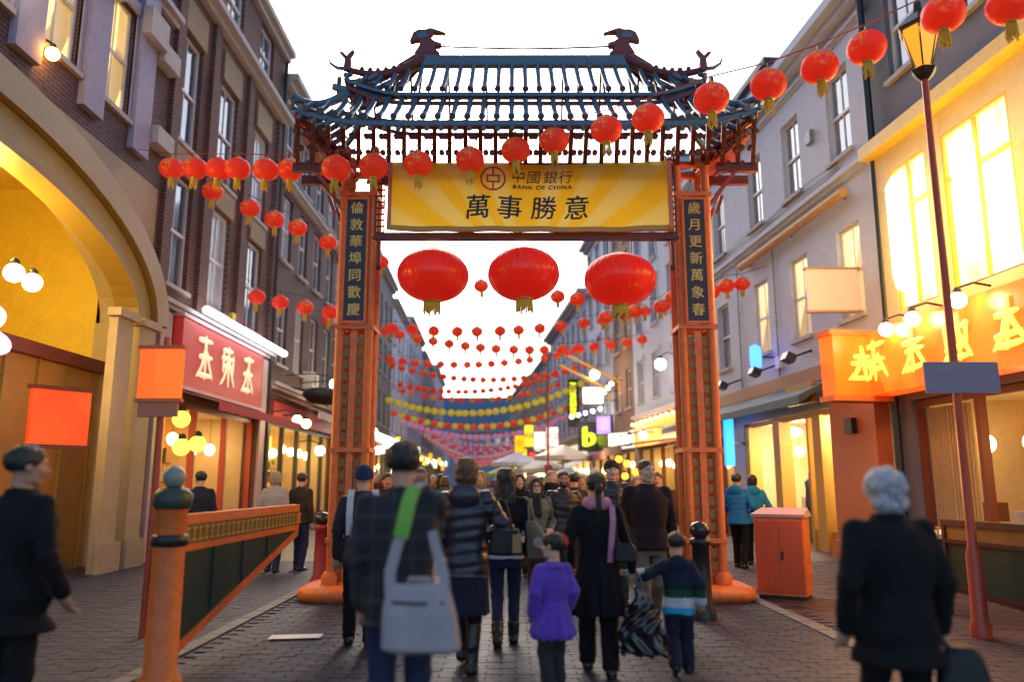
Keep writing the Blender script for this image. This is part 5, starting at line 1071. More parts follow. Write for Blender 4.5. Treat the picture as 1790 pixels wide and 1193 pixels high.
fs = [(i * (nz + 1) + j, (i + 1) * (nz + 1) + j, (i + 1) * (nz + 1) + j + 1, i * (nz + 1) + j + 1) for i in range(nx) for j in range(nz)]
b.add(vs, fs, sm=True); b.build('banner_cloth', BANM, BN)
b = MB()
for k in range(24):
    x0, x1 = -bw + k * bw / 12, -bw + (k + 1) * bw / 12; z0 = -bh + bend(x0, -1)[1]; z1 = -bh + bend(x1, -1)[1]
    b.bar((x0, bend(x0, -1)[0], z0 + .03), (x1, bend(x1, -1)[0], z1 + .03), .05, .07)
b.build('bottom_hem', mat('tan hem batten', (.48, .27, .06), .6), BN)
for sx in (-1, 1): b = MB(); b.box(sx * bw - .03, bend(sx * bw, 0)[0] - .012, -bh - .0, sx * bw + .03, bend(sx * bw, 0)[0] - .004, bh); b.build('edge_strip', mat('coral edge strip', (.55, .16, .10), .6), BN)
def bend_text(me, x0, z0, name, m=None):
    n_ = len(me.vertices); co = np.empty(n_ * 3); me.vertices.foreach_get('co', co); co = co.reshape(-1, 3)
    for c in co:
        x, z = c[0] + x0, c[2] + z0; dy, dz = bend(x, z); c[0] = x; c[1] = c[1] + dy - .008; c[2] = z + dz
    me.vertices.foreach_set('co', co.ravel()); me.update(); put(name, me, BN)
pxm = lambda px: (px - 925) / 121.5
pzm = lambda py: (350 - py) / 112.5
for ch, px in zip('萬事勝意', (836, 890, 948, 1004)): bend_text(text_mesh(ch, INK, .37, .002, bold=.003, shear=.08), pxm(px), pzm(370), 'character')
for ch, px in zip('中國銀行', (905, 931, 960, 986)): bend_text(text_mesh(ch, INK, .205, .002, bold=0, shear=.15), pxm(px), pzm(317), 'character')
bend_text(text_mesh('BANK OF CHINA', INK, .082, .002, bold=.002, sx=1.22, spacing=1.12), pxm(947), pzm(333), 'lettering')
me = MB(); N = 28
for i in range(N):
    a0, a1 = 2 * PI * i / N, 2 * PI * (i + 1) / N
    P_ = lambda r, a: (r * math.cos(a) * 1.0, 0, r * math.sin(a))
    me.add([P_(.155, a0), P_(.182, a0), P_(.182, a1), P_(.155, a1)], [(0, 1, 2, 3)])
t = .026
me.box(-.095, -.001, -.06, .095, .001, -.06 + t).box(-.095, -.001, .06 - t, .095, .001, .06).box(-.095, -.001, -.06 + t, -.095 + t, .001, .06 - t).box(.095 - t, -.001, -.06 + t, .095, .001, .06 - t).box(-.013, -.001, .06, .013, .001, .158).box(-.013, -.001, -.158, .013, .001, -.06)
bend_text(me.mesh('logo', REDINK), pxm(863), pzm(320), 'logo')

# ------------------------------------------------------------------ lanterns
def lantern_mat(name, c, print_=True):
    m = mat(name, c, .42, sheen=.0); n, l, b = nodes(m); b.inputs['Sheen Weight'].default_value = .5; b.inputs['Sheen Tint'].default_value = (1, .15, .35, 1)
    tc = n.new('ShaderNodeTexCoord'); sp_ = n.new('ShaderNodeSeparateXYZ'); l.new(tc.outputs['Object'], sp_.inputs[0])
    cur = None
    def lens(px, py, pz, r0, r1):
        v = n.new('ShaderNodeVectorMath'); v.operation = 'DISTANCE'; l.new(tc.outputs['Object'], v.inputs[0]); v.inputs[1].default_value = (px, py, pz)
        r = n.new('ShaderNodeMapRange'); r.inputs['From Min'].default_value = r1; r.inputs['From Max'].default_value = r0; l.new(v.outputs['Value'], r.inputs[0]); return r.outputs[0]
    if print_:
        vo = n.new('ShaderNodeTexVoronoi'); vo.inputs['Scale'].default_value = 20; l.new(tc.outputs['Object'], vo.inputs['Vector'])
        rp = n.new('ShaderNodeMapRange'); rp.inputs['From Min'].default_value = .42; rp.inputs['From Max'].default_value = .6; l.new(vo.outputs['Distance'], rp.inputs[0])
        a = lens(-.1, -.16, .06, .105, .15); mu = n.new('ShaderNodeMath'); mu.operation = 'MULTIPLY'; l.new(a, mu.inputs[0])
        inv = n.new('ShaderNodeMath'); inv.operation = 'SUBTRACT'; inv.inputs[0].default_value = 1; l.new(rp.outputs[0], inv.inputs[1]); l.new(inv.outputs[0], mu.inputs[1])
        mx = n.new('ShaderNodeMix'); mx.data_type = 'RGBA'; l.new(mu.outputs[0], mx.inputs[0]); mx.inputs[6].default_value = (*c, 1); mx.inputs[7].default_value = (.80, .55, .08, 1)
        a2 = lens(-.1, -.16, .09, .03, .05); mx2 = n.new('ShaderNodeMix'); mx2.data_type = 'RGBA'; l.new(a2, mx2.inputs[0]); l.new(mx.outputs[2], mx2.inputs[6]); mx2.inputs[7].default_value = (.42, .40, .36, 1)
        l.new(mx2.outputs[2], b.inputs['Base Color'])
    b.inputs['Emission Color'].default_value = (*[min(1, x * 1.6) for x in c], 1); b.inputs['Emission Strength'].default_value = .10
    return m
LRED = translucent(lantern_mat('red lantern cloth', (.86, .055, .02)), .5); LYEL = translucent(lantern_mat('yellow lantern paper', (.74, .60, .05), False), .5); LPUR = translucent(lantern_mat('purple lantern paper', (.62, .38, .66), False), .5); LPNK = translucent(lantern_mat('pink lantern paper', (.82, .34, .42), False), .5); LORG = translucent(lantern_mat('orange lantern paper', (.78, .26, .03), False), .5)
TASS = mat('yellow tassel', (.66, .42, .03), .6, var=.2); CAPG = mat('gold lantern cap', (.55, .38, .08), .35, metal=.5)
def lantern_parts(bm_, tm, low=False, big=False):
    r = .21; b = MB(); n = 24 if not low else 12; k = 12 if not low else 8
    prof = [(r * (math.sin(PI * (.06 + .88 * i / k)) ** .92), -r * .86 * math.cos(PI * (.06 + .88 * i / k))) for i in range(k + 1)]
    b.lathe(prof, n, lobes=12 if not low else 0, amp=.012)
    cp = MB(); cp.lathe([(.055, .165), (.06, .185), (.05, .20), (.012, .205)], 10)
    if not low: cp.tube([(0, 0, .2), (0, 0, .27)], .006, 5)
    cq = MB(); cq.lathe([(.03, -.2), (.055, -.195), (.06, -.175), (.055, -.165)], 10)
    ts = MB()
    if low: ts.lathe([(.03, -.30), (.035, -.2)], 6)
    else:
        for i in range(12):
            a = 2 * PI * i / 12; ts.bar((.042 * math.cos(a), .042 * math.sin(a), -.19), (.050 * math.cos(a + .1), .050 * math.sin(a + .1), -.31 - .03 * (i % 3)), .017, .012)
    return b.mesh('lantern', bm_), cp.mesh('lantern_cap', CAPG), ts.mesh('tassel', tm), cq.mesh('lantern_base', CAPG)
LP = {(c, lo): lantern_parts(m, TASS if c in 'rpk' else mat('red tassel', (.5, .08, .03), .6), lo) for c, m in dict(r=LRED, y=LYEL, p=LPUR, k=LPNK, o=LORG).items() for lo in (0, 1)}
CNAME = dict(r='red', y='yellow', p='purple', k='pink', o='orange')
ORD = 'first second third fourth fifth sixth seventh eighth ninth tenth eleventh twelfth thirteenth fourteenth fifteenth sixteenth seventeenth eighteenth nineteenth twentieth'.split() + ['twenty-' + s for s in 'first second third fourth fifth sixth seventh eighth ninth'.split()]
NL = [0]
def lantern(c, loc, d, label, grp, low=False, tilt=None):
    sc = d / .42; m = LP[c, 1 if low else 0]; NL[0] += 1
    o = put('lantern', m[0], None, loc, (random.uniform(-.06, .06), random.uniform(-.06, .06), random.uniform(-.6, .9)) if tilt is None else tilt); o.scale = (sc,) * 3
    tag(o, label, 'lantern', grp); put('lantern_cap', m[1], o)
    if d / max(1, loc[1]) > .009: put('tassel', m[2], o); put('lantern_base', m[3], o)
    return o
CABLE = mat('lantern cable', (.10, .03, .03), .6)
def string(A, B, sag, n, cols, what, grp, d=.42, low=False, ts=None, jit=.0, label_n=True, skew=0):
    A, B = Vector(A), Vector(B); f = lambda t: A.lerp(B, t) - Vector((0, 0, sag * 4 * t * (1 - t) * (1 + skew * (t - .5))))
    q = MB(); q.tube([f(i / 24) for i in range(25)], .010, 5); tag(q.build('lantern_cable', CABLE), what[1], 'cable', 'lantern cables')
    ts = ts or [(i + .5) / n for i in range(n)]
    for i, t in enumerate(ts):
        p = f(t + random.uniform(-jit, jit)); c = cols[i % len(cols)]
        lab = f"{CNAME[c]} lantern, {ORD[i]} from the left on {what[0]}" if label_n and i < len(ORD) else f"small {CNAME[c]} lantern on {what[0]}"
        lantern(c, (p.x, p.y, p.z - .24 * d / .42), d, lab, grp, low)
# the three great lanterns under the banner
BIGR = mat('red satin', (.84, .035, .02), .28, sheen=.6, emit=(1, .05, .02), estr=.10); nb_, lb_, bb_ = nodes(BIGR); bb_.inputs['Sheen Weight'].default_value = .9; bb_.inputs['Sheen Tint'].default_value = (1, .06, .30, 1); bb_.inputs['Coat Weight'].default_value = .25; bb_.inputs['Coat Roughness'].default_value = .3; bb_.inputs['Coat Tint'].default_value = (1, .5, .2, 1); bb_.inputs['Anisotropic'].default_value = .7; tc_ = nb_.new('ShaderNodeTexCoord'); wv = nb_.new('ShaderNodeTexNoise'); wv.inputs['Scale'].default_value = 7; mp_ = nb_.new('ShaderNodeMapping'); mp_.inputs['Scale'].default_value = (3, 3, .5); lb_.new(tc_.outputs['Object'], mp_.inputs[0]); lb_.new(mp_.outputs[0], wv.inputs[0]); bm_ = nb_.new('ShaderNodeBump'); bm_.inputs['Strength'].default_value = .35; bm_.inputs['Distance'].default_value = .03; lb_.new(wv.outputs[0], bm_.inputs['Height']); lb_.new(bm_.outputs[0], bb_.inputs['Normal']); translucent(BIGR, .4)
def big(x, z, label, sy, tilt=0):
    e = empty('great_lantern', (x, 10.72, z), 0, label, 'lantern', 'three great lanterns under the banner'); e.rotation_euler = (tilt, tilt * .6, 0)
    b = MB(); k = 20; b.lathe([(.505 * math.sin(PI * (.05 + .9 * i / k)) ** .95, -.375 * math.cos(PI * (.05 + .9 * i / k))) for i in range(k + 1)], 120, lobes=30, amp=.010); b.build('lantern_cloth', BIGR, e)
    b = MB(); b.lathe([(.13, .36), (.135, .375), (.10, .39), (.02, .395)], 16); b.build('lantern_cap', CAPG, e); b = MB(); b.lathe([(.06, -.40), (.125, -.385), (.135, -.365), (.12, -.355)], 16); b.build('lantern_base', CAPG, e)
    b = MB()
    for i in range(30): a = 2 * PI * i / 30; b.bar((.11 * math.cos(a), .11 * math.sin(a), -.38), (.115 * math.cos(a + .06), .115 * math.sin(a + .06), -.50 - .022 * (i * 7 % 4)), .02, .012)
    b.build('fringe', TASS, e)
    b = MB(); b.tube([(-.17, 0, .34), (-.17, 0, 5.0 - z)], .006, 5); b.tube([(.17, 0, .34), (.17, 0, 5.0 - z)], .006, 5); b.build('hanging_wires', BLACKP, e)
big(-1.12, 4.39, 'great red satin lantern under the left half of the banner', 1, R(2)); big(.165, 4.41, 'great red satin lantern in the middle with a long gold fringe', 1, R(-2)); big(1.53, 4.33, 'great red satin lantern next to the right pillar, lit orange on one side', 1, R(1))

# string in front of the gate: from the left facade to the near right
front = [(-5.95, 12.88, 6.91), (-5.38, 12.5, 6.75), (-4.92, 12.36, 6.68), (-4.57, 12.27, 6.65), (-4.1, 12.27, 6.63), (-3.69, 12.27, 6.63), (-3.11, 12.27, 6.63), (-2.4, 10.05, 5.72), (-1.9, 10.1, 5.77), (-1.29, 10.1, 5.81), (-.58, 10.15, 5.89), (.05, 10.06, 5.99), (.57, 9.9, 6.06), (1.2, 9.28, 5.92), (1.67, 8.93, 5.9), (2.25, 8.17, 5.77), (2.89, 8.14, 5.92), (3.36, 7.85, 5.97), (3.76, 7.58, 6.04), (4.19, 6.89, 5.98), (4.58, 6.51, 5.83)]
q = MB(); q.tube([(-7.0, 13.6, 7.6)] + [(p[0], p[1], p[2] + .27) for p in front] + [(7.6, 5.2, 6.6)], .008, 5); tag(q.build('lantern_cable', mat('red cord', (.4, .03, .03), .6)), 'red cord carrying lanterns in front of the gateway', 'cable')
for i, p in enumerate(front): lantern('r', p, .40 if i > 5 else .42, f"red lantern with yellow tassel, {ORD[i]} from the left on the string before the gateway", 'lanterns on the string before the gateway')
# second string: starts at the left facade, passes behind the left pillar
sec = [(-6.11, 15.11, 7.35), (-5.5, 15.61, 7.17), (-5.13, 16.11, 7.1), (-4.77, 16.63, 7.08), (-4.36, 17.76, 7.1), (-3.55, 20.49, 7.41), (-.87, 21.4, 6.97), (1.29, 21.45, 6.67), (1.77, 20.67, 6.42), (2.76, 22.42, 6.28), (3.47, 21.53, 6.26), (4.2, 21.51, 6.39), (4.36, 20.66, 6.46), (5.25, 19.9, 6.43), (5.62, 19.87, 6.58), (6.03, 19.86, 6.63)]
q = MB(); q.tube([(-6.95, 14.9, 7.9)] + [(p[0], p[1], p[2] + .28) for p in sec] + [(6.7, 19.8, 7.1)], .009, 5); tag(q.build('lantern_cable', CABLE), 'cord of the second lantern string behind the gateway', 'cable')
for i, p in enumerate(sec): lantern('r', p, .42, f"red lantern, {ORD[i]} from the left on the second string, just behind the gateway", 'lanterns on the second string')
def mk(y, zl_, zr_, sag, n, cols, k, grp, low, xa=None, xb=None, label_n=True, d=.42, skew=0, y2=None, jit=.004):
    nm = ['', '', 'third', 'fourth', 'fifth', 'sixth', 'seventh', 'eighth', 'ninth', 'tenth', 'eleventh', 'twelfth', 'thirteenth', 'fourteenth', 'fifteenth'][k]
    string((xa if xa is not None else xL(y) + .2, y, zl_), (xb if xb is not None else xR(y2 or y) - .2, y2 or y, zr_), sag, n, cols, (f"the {nm} string from the gateway", f"cord of the {nm} lantern string from the gateway"), f"lanterns on the {nm} string", d, low, label_n=label_n, skew=skew, jit=jit)
mk(26.5, 7.4, 8.1, .75, 17, 'r', 2, '', 0, y2=27.5)
mk(31, 8.3, 7.5, .85, 19, 'r', 3, '', 0); mk(38, 7.9, 8.7, .8, 19, 'r', 4, '', 1); mk(44.5, 8.5, 8.5, .95, 20, 'r', 5, '', 1); mk(49, 7.9, 9.0, 1.0, 22, 'r', 6, '', 1, jit=.01); mk(50.5, 7.7, 8.4, 1.0, 18, 'ro', 7, '', 1, jit=.012)
mk(44, 6.4, 7.6, 1.35, 27, 'y', 8, '', 1); mk(47, 5.9, 6.6, 1.2, 29, 'ry', 9, '', 1)
mk(52, 5.8, 6.2, 1.3, 28, 'kp', 10, '', 1)
ld = []
for k, (x, y, z) in enumerate(((-6.35, 18.9, 6.05), (-5.85, 19.2, 5.98), (-5.3, 19.5, 5.92), (-4.75, 19.9, 5.88), (-4.3, 20.3, 5.86), (-3.85, 20.8, 5.88))): lantern('r', (x, y, z), .42, f"red lantern, {ORD[k]} from the left on the short string beside the left pillar", 'lanterns on the short left string'); ld.append((x, y, z + .28))
q = MB(); q.tube([(-6.95, 18.6, 6.7)] + ld + [(-3.2, 21.6, 6.4)], .009, 5); tag(q.build('lantern_cable', CABLE), 'cord of the short lantern string beside the left pillar', 'cable')
# strings still farther away melt together: one object
def far_string(b, y, z, sag, n, mi, d=.31):
    A, B = Vector((xL(y) + .3, y, z)), Vector((xR(y) - .3, y, z))
    for i in range(n):
        t = (i + .5) / n; p = A.lerp(B, t); p.z -= sag * 4 * t * (1 - t); b.ell(p, (d / 2, d / 2, d * .43), 8, 6, mi=mi[i % len(mi)])
b = MB()
for y, z, mi in ((56, 6.2, (3,)), (59, 6.0, (0, 2)), (62, 5.9, (3, 0)), (65, 5.7, (2,)), (69, 5.8, (1,)), (73, 5.7, (4, 0)), (78, 5.6, (2, 3)), (84, 5.6, (0,)), (90, 5.6, (3,)), (97, 5.6, (4, 1))): far_string(b, y, z, 2.1, 28, mi)
b.build('distant_lanterns', [LRED, LYEL, LPUR, LPNK, LORG], kind='stuff')
# ------------------------------------------------------------------ street furniture
MESHG = mat('dark green panel', (.012, .035, .028), .5, var=.3, vscale=12)
def barrier(p, q, label, dark=False, rz=1):
    A, B = Vector((*p, 0)), Vector((*q, 0)); L = (B - A).length; ang = math.atan2(B.y - A.y, B.x - A.x)
    e = empty('street_barrier', (*p, 0), ang, label, 'barrier', 'swinging street barriers'); PO = ORANGE if not dark else mat('shade darkened barrier paint', (.06, .012, .008), .45, var=.25)  # dark variant is a shaded copy: the shade is put into the paint colour
    b = MB(); b.lathe([(.16, 0), (.16, .06), (.122, .10), (.115, 1.0), (.115, 1.28), (.128, 1.30)], 20); b.build('post', PO, e)
    b = MB(); b.lathe([(.117, 1.02), (.135, 1.03), (.135, 1.10), (.117, 1.11)], 20); b.build('post_band', BLACKP, e)
    b = MB(); b.lathe([(.125, 1.302), (.145, 1.33), (.145, 1.41), (.11, 1.45), (.05, 1.47)], 20); b.build('post_cap', mat('dark green cap', (.03, .05, .035), .5, var=.3), e); b = MB(); b.ell((0, 0, 1.54), (.085, .085, .09), 16, 10); b.build('finial_ball', mat('grey green ball', (.22, .25, .22), .4, var=.2), e)
    b = MB(); b.box(.13, -.035, 1.17, L, .035, 1.25).box(.13, -.03, .96, L, .03, 1.01); b.build('top_rail', PO, e); b = MB(); b.box(.16, -.012, 1.01, L - .03, .012, 1.17); b.build('fret_strip', FRET, e)
    b = MB(); 
    for i in range(int(L / .12)): x = .22 + i * .12; b.box(x, -.026, 1.035, x + .08, -.0125, 1.05).box(x, -.026, 1.13, x + .08, -.0125, 1.145).box(x + .03, -.025, 1.05, x + .045, -.0126, 1.13)
    b.build('fret_relief', GOLD, e)['kind'] = 'stuff'
    b = MB(); b.bar((.1, 0, .2), (L, 0, .93 if not dark else .42), .05, .07); b.box(L - .05, -.032, .93 if not dark else .42, L, .032, 1.17); b.build('brace', PO, e)
    b = MB(); v = [(.14, .25), (L - .06, .92 if not dark else .45), (L - .06, .955), (.14, .955)]; b.prism(v, -.010, .010); o = b.build('mesh_panel', MESHG, e)
    for k in range(1, 4): x = .14 + k * (L - .2) / 4.4; zb = .25 + (x - .14) / (L - .2) * .67; MB().box(x - .012, -.024, zb + .03, x + .012, -.0101, .955).build('panel_bar', MESHG, o)
    if dark: e.scale = (1, 1, .88)
    return e
barrier((-2.62, 6.15), (-2.52, 9.35), 'orange red barrier post with a triangular dark green gate arm')
barrier((5.25, 5.6), (4.82, 8.95), 'dark red barrier arm in shade beside the white haired woman', True)
# lamp post at the right with its amber lantern and a plate
e = empty('lamp_post', (4.58, 8.0, 0), 0, 'tall red lamp post with an amber lantern and a grey sign plate', 'street lamp')
b = MB(); b.lathe([(.10, 0), (.10, .12), (.075, .18), (.07, .8), (.045, .9), (.042, 2.0), (.036, 5.9)], 14); b.build('pole', mat('lamp post red', (.42, .05, .02), .4, var=.2), e)
b = MB(); b.lathe([(.05, 5.9), (.10, 5.95), (.14, 6.02), (.06, 6.05)], 6, sm=False); b.build('lantern_cradle', BLACKP, e)
b = MB(); b.lathe([(.09, 6.05), (.20, 6.45), (.20, 6.5)], 6, sm=False); b.build('lantern_glass', mat('amber glass', (.6, .3, .04), .2, emit=(1, .36, .02), estr=.45), e)
b = MB(); b.lathe([(.23, 6.5), (.24, 6.54), (.12, 6.68), (.05, 6.72), (.04, 6.84), (.005, 6.9)], 6, sm=False); 
for i in range(6): a = PI / 3 * i; b.bar((.09 * math.cos(a), .09 * math.sin(a), 6.05), (.2 * math.cos(a), .2 * math.sin(a), 6.5), .018)
b.build('lantern_roof', BLACKP, e)
b = MB(); b.box(-.36, -.09, 2.4, .40, -.065, 2.72); b.build('sign_plate', mat('grey blue plate', (.20, .20, .29), .5, var=.1), e); b = MB(); b.box(-.05, -.064, 2.45, .05, -.0, 2.48).box(-.05, -.064, 2.64, .05, -.0, 2.67); b.build('plate_clamp', BLACKP, e)
e = empty('sign_post', (-3.62, 8.05, 0), 0, 'slim post carrying a glowing orange square sign above the left barrier', 'sign')
b = MB(); b.lathe([(.05, 0), (.04, .1), (.035, 3.0)], 10); b.build('pole', mat('lamp post red', (.42, .05, .02), .4), e); b = MB(); b.box(-.22, -.10, 2.35, .22, -.04, 2.86); b.build('sign_face', glow('orange sign', (1, .15, .0), (1, .08, .0), .45, 1.1, lo=.65), e); b = MB(); b.box(-.24, -.11, 2.862, .24, -.035, 2.9).box(-.24, -.11, 2.31, .24, -.035, 2.348); b.build('sign_frame', ORANGE, e); b = MB(); b.box(-.2, -.10, 2.16, .2, -.05, 2.305); b.build('sign_plate', mat('coral plate', (.55, .17, .09), .5), e)
# cabinet, bollards
e = empty('utility_cabinet', (3.62, 10.75, 0), R(-28), 'orange red metal cabinet with a grey top on the pavement', 'cabinet')
b = MB(); b.box(-.31, -.28, .06, .31, .28, 1.05); b.build('cabinet_body', ORANGE, e); b = MB(); b.add([(-.34, -.31, 1.052), (.34, -.31, 1.052), (.34, .31, 1.052), (-.34, .31, 1.052), (-.34, -.31, 1.09), (.34, -.31, 1.09), (.30, .31, 1.16), (-.30, .31, 1.16)], [(0, 3, 2, 1), (4, 5, 6, 7), (0, 1, 5, 4), (1, 2, 6, 5), (2, 3, 7, 6), (3, 0, 4, 7)]); b.build('cabinet_top', mat('cabinet top', (.42, .22, .20), .5, var=.2), e); b = MB(); b.box(-.29, -.26, 0, .29, .26, .06); b.build('plinth', BLACKP, e)
b = MB(); b.box(-.29, -.292, .1, -.008, -.281, 1.0).box(.008, -.292, .1, .29, -.281, 1.0); o = b.build('door', mat('cabinet door', (.48, .07, .02), .45, var=.25, vscale=5), e); b = MB(); b.box(.03, -.315, .52, .05, -.293, .62); b.build('handle', BLACKP, o)
def bollard(p, m, label, k=1):
    e = empty('bollard', (*p, 0), 0, label, 'bollard'); b = MB(); b.lathe([(.15, 0), (.15, .10), (.11, .16), (.10, .55), (.095, .80), (.12, .82), (.12, .87), (.07, .89)], 16); b.build('shaft', m, e); b = MB(); b.lathe([(.06, .885), (.11, .93), (.115, .99), (.08, 1.05), (.01, 1.07)], 16); b.build('cap', mat('polished black', (.03, .03, .035), .2), e)
bollard((2.12, 9.05), BLACKP, 'black iron bollard with a shiny domed cap before the right pillar'); bollard((-2.82, 11.9), mat('bollard red', (.30, .03, .03), .5), 'dark red bollard left of the left pillar')
b = MB(); b.add([(-.25, -.09, .0), (.24, -.10, .002), (.26, .08, .006), (-.23, .10, .003)], [(0, 1, 2, 3)]); b.add([(-.25, -.09, -.001), (.24, -.10, .001), (.26, .08, .005), (-.23, .10, .002)], [(3, 2, 1, 0)]); tag(b.build('paper_sheet', WHITEP, None, (-2.1, 7.95, .030), (0, 0, .15)), 'white paper sheet lying on the road before the left pillar', 'paper')
e = empty('market_table', (6.1, 9.7, 0), R(-4), 'white topped table standing behind the dark barrier arm', 'table'); b = MB(); b.box(-1.15, -.5, .86, 1.15, .5, .91); b.build('table_top', mat('white table top', (.62, .58, .52), .5), e); b = MB(); b.box(-1.12, -.47, .55, 1.12, -.44, .86); b.build('apron', BLACKP, e)
for sx in (-1, 1):
    for sy in (-1, 1): b = MB(); b.box(sx * 1.05 - .03, sy * .42 - .03, 0, sx * 1.05 + .03, sy * .42 + .03, .86); b.build('leg', BLACKP, e)
# far posts, umbrellas, signs
for k, (x, y, h) in enumerate(((1.38, 30.0, 5.6), (.95, 47.0, 5.4))):
    e = empty('lamp_post', (x, y, 0), 0, ['slim red post rising from the crowd in front of the white umbrella', 'slim red post farther down the street, left of the nearer one'][k], 'post'); b = MB(); b.lathe([(.10, 0), (.10, .3), (.05, .4), (.045, h)], 8); b.build('pole', mat('lamp post red', (.42, .05, .02), .4), e); b = MB(); b.box(-.14, -.12, 1.75, .14, .12, 2.15); b.build('post_box', mat('rust red box', (.36, .05, .02), .5), e)
def umbrella(x, y, h, r, label, m):
    e = empty('parasol', (x, y, 0), 0, label, 'parasol', 'market parasols'); b = MB(); b.lathe([(.03, 0), (.03, h)], 8); b.build('pole', GREYP, e)
    b = MB(); n = 8; vs = [(0, 0, h + .02)] + [(r * math.cos(2 * PI * i / n), r * math.sin(2 * PI * i / n), h - r * .38) for i in range(n)] + [(r * math.cos(2 * PI * i / n), r * math.sin(2 * PI * i / n), h - r * .38 - .18) for i in range(n)]
    b.add(vs, [(0, 1 + i, 1 + (i + 1) % n) for i in range(n)] + [(1 + i, 9 + i, 9 + (i + 1) % n, 1 + (i + 1) % n) for i in range(n)]); b.build('parasol_cloth', m, e)
    b = MB()
    for i in range(n): a = 2 * PI * i / n; b.bar((0, 0, h - .02), (r * .97 * math.cos(a), r * .97 * math.sin(a), h - r * .37 - .03), .02)
    b.build('ribs', GREYP, e)
umbrella(.25, 37, 2.9, 1.25, 'pale blue market parasol over the far crowd', mat('pale blue cloth', (.45, .48, .60), .7)); umbrella(2.2, 34, 3.1, 1.25, 'white market parasol next to the black edged awning', mat('white cloth', (.46, .46, .47), .7)); umbrella(1.4, 36.0, 2.6, 1.3, 'lower white market parasol in front of the white one', mat('white cloth', (.46, .46, .47), .7)); umbrella(-.35, 41, 2.35, 1.0, 'small lime green parasol over the far crowd', mat('lime cloth', (.30, .48, .06), .7)); umbrella(2.1, 29.5, 2.05, .9, 'low pale green parasol behind the crowd', mat('pale green cloth', (.25, .38, .28), .7))
def sign_board(x, y, z, w, h, m, label, text=None, tm=None, ts=.4, frame=None, arm=None, name='projecting_sign', rz=0):
    e = empty(name, (x, y, z), rz, label, 'sign'); b = MB(); b.box(-w / 2, -.06, 0, w / 2, .06, h); b.build('sign_board', m, e)
    t = .04
    for q in ((-w / 2 - t, -.08, h + .001, w / 2 + t, .08, h + t), (-w / 2 - t, -.08, -t, w / 2 + t, .08, -.001), (-w / 2 - t, -.079, 0, -w / 2 - .001, .079, h), (w / 2 + .001, -.079, 0, w / 2 + t, .079, h)): MB().box(*q).build('sign_frame', frame or BLACKP, e)
    if arm: b = MB(); b.bar((w / 2 + t, 0, h * .8), (w / 2 + arm, 0, h * .8), .05); b.bar((w / 2 + t, 0, h * .2), (w / 2 + arm, 0, h * .2), .05); b.build('bracket', BLACKP, e)
    if text: put('lettering', text_mesh(text, tm, ts, .006), e, (0, -.075, h / 2))
    return e
LIME = mat('lime lettering', (.5, .7, .02), .5, emit=(.75, 1, .02), estr=.9)
e = sign_board(3.62, 46, 4.75, .62, 2.75, BLACKP, 'tall black sign with lime letters running up it', arm=.6)
me = text_mesh('NHHZOUHHN', LIME, .50, .006, sx=.62, bold=.012); o = put('lettering', me, e, (.0, -.075, 1.55), (0, R(-90), 0))
sign_board(4.0, 38.5, 5.35, .98, .78, emis('white lit sign', (1, .98, .92), 1.1), 'blank bright white box sign beside the vertical black sign', arm=.8)
e = sign_board(4.35, 43.6, 3.25, 1.3, 1.55, mat('dark purple board', (.05, .04, .05), .4), 'dark board with a big lime letter b above the awning'); put('lettering', text_mesh('b', LIME, 1.5, .02, bold=.05), e, (-.1, -.08, .72))
sign_board(2.1, 41, 3.35, .62, 1.0, mat('white menu board', (.7, .66, .6), .5, emit=(1, .9, .8), estr=.5), 'small white sign in a rust red frame by the slim red post', text='小品', tm=mat('rust letters', (.4, .08, .03), .5), ts=.4, frame=mat('rust frame', (.4, .13, .05), .5)); sign_board(1.55, 43, 3.3, .72, .95, mat('pale lit board', (.75, .68, .6), .5, emit=(1, .85, .75), estr=.4), 'pale square sign left of the slim red post')
sign_board(1.0, 46.5, 3.6, .5, 1.25, emis('yellow lit sign', (1, .70, .03), .6), 'yellow lit sign with dark characters', text='88', tm=INK, ts=.5, frame=mat('yellow frame', (.5, .36, .03), .5)); sign_board(.45, 47.5, 3.3, .55, 1.0, emis('amber lit sign', (1, .42, .01), .6), 'amber lit sign left of the yellow one', text='茶', tm=mat('yellow lettering', (.7, .5, .05), .5), ts=.45)
sign_board(4.75, 34.7, 3.1, 1.2, .55, mat('white shop sign', (.7, .7, .65), .5, emit=(1, 1, .75), estr=.8), 'white and yellow lit shop sign above the pale canopy', text='味', tm=mat('yellow lettering', (.7, .5, .05), .5), ts=.45, rz=R(-50)); sign_board(4.35, 36.9, 3.75, .8, .85, mat('violet lit sign', (.5, .45, .7), .5, emit=(.4, .2, 1), estr=.5), 'pale sign with violet neon glow on the brick building', text='酒', tm=emis('violet neon', (.45, .1, 1), 3), ts=.6, rz=R(-40))
for k in range(5): bulb((3.2 + .33 * k, 42.0 - k * .5, 4.98 + .06 * k), .085, HOTW, f"white spotlight over the letter b board, {ORD[k]} from the left", 'spotlights over the letter b board', (.4, 0))
for k in range(4): bulb((4.0 + .1 * k, 35.0 - k * .5, 5.35 + .12 * k), .08, HOT, f"bright disc spotlight near the blank white sign, {ORD[k]} from the left", 'spotlights near the blank white sign', (.5, 0))
bulb((3.95, 37, 6.6), .22, HOT, 'warm glowing lantern lamp above the blank white sign', None, (.5, 0))
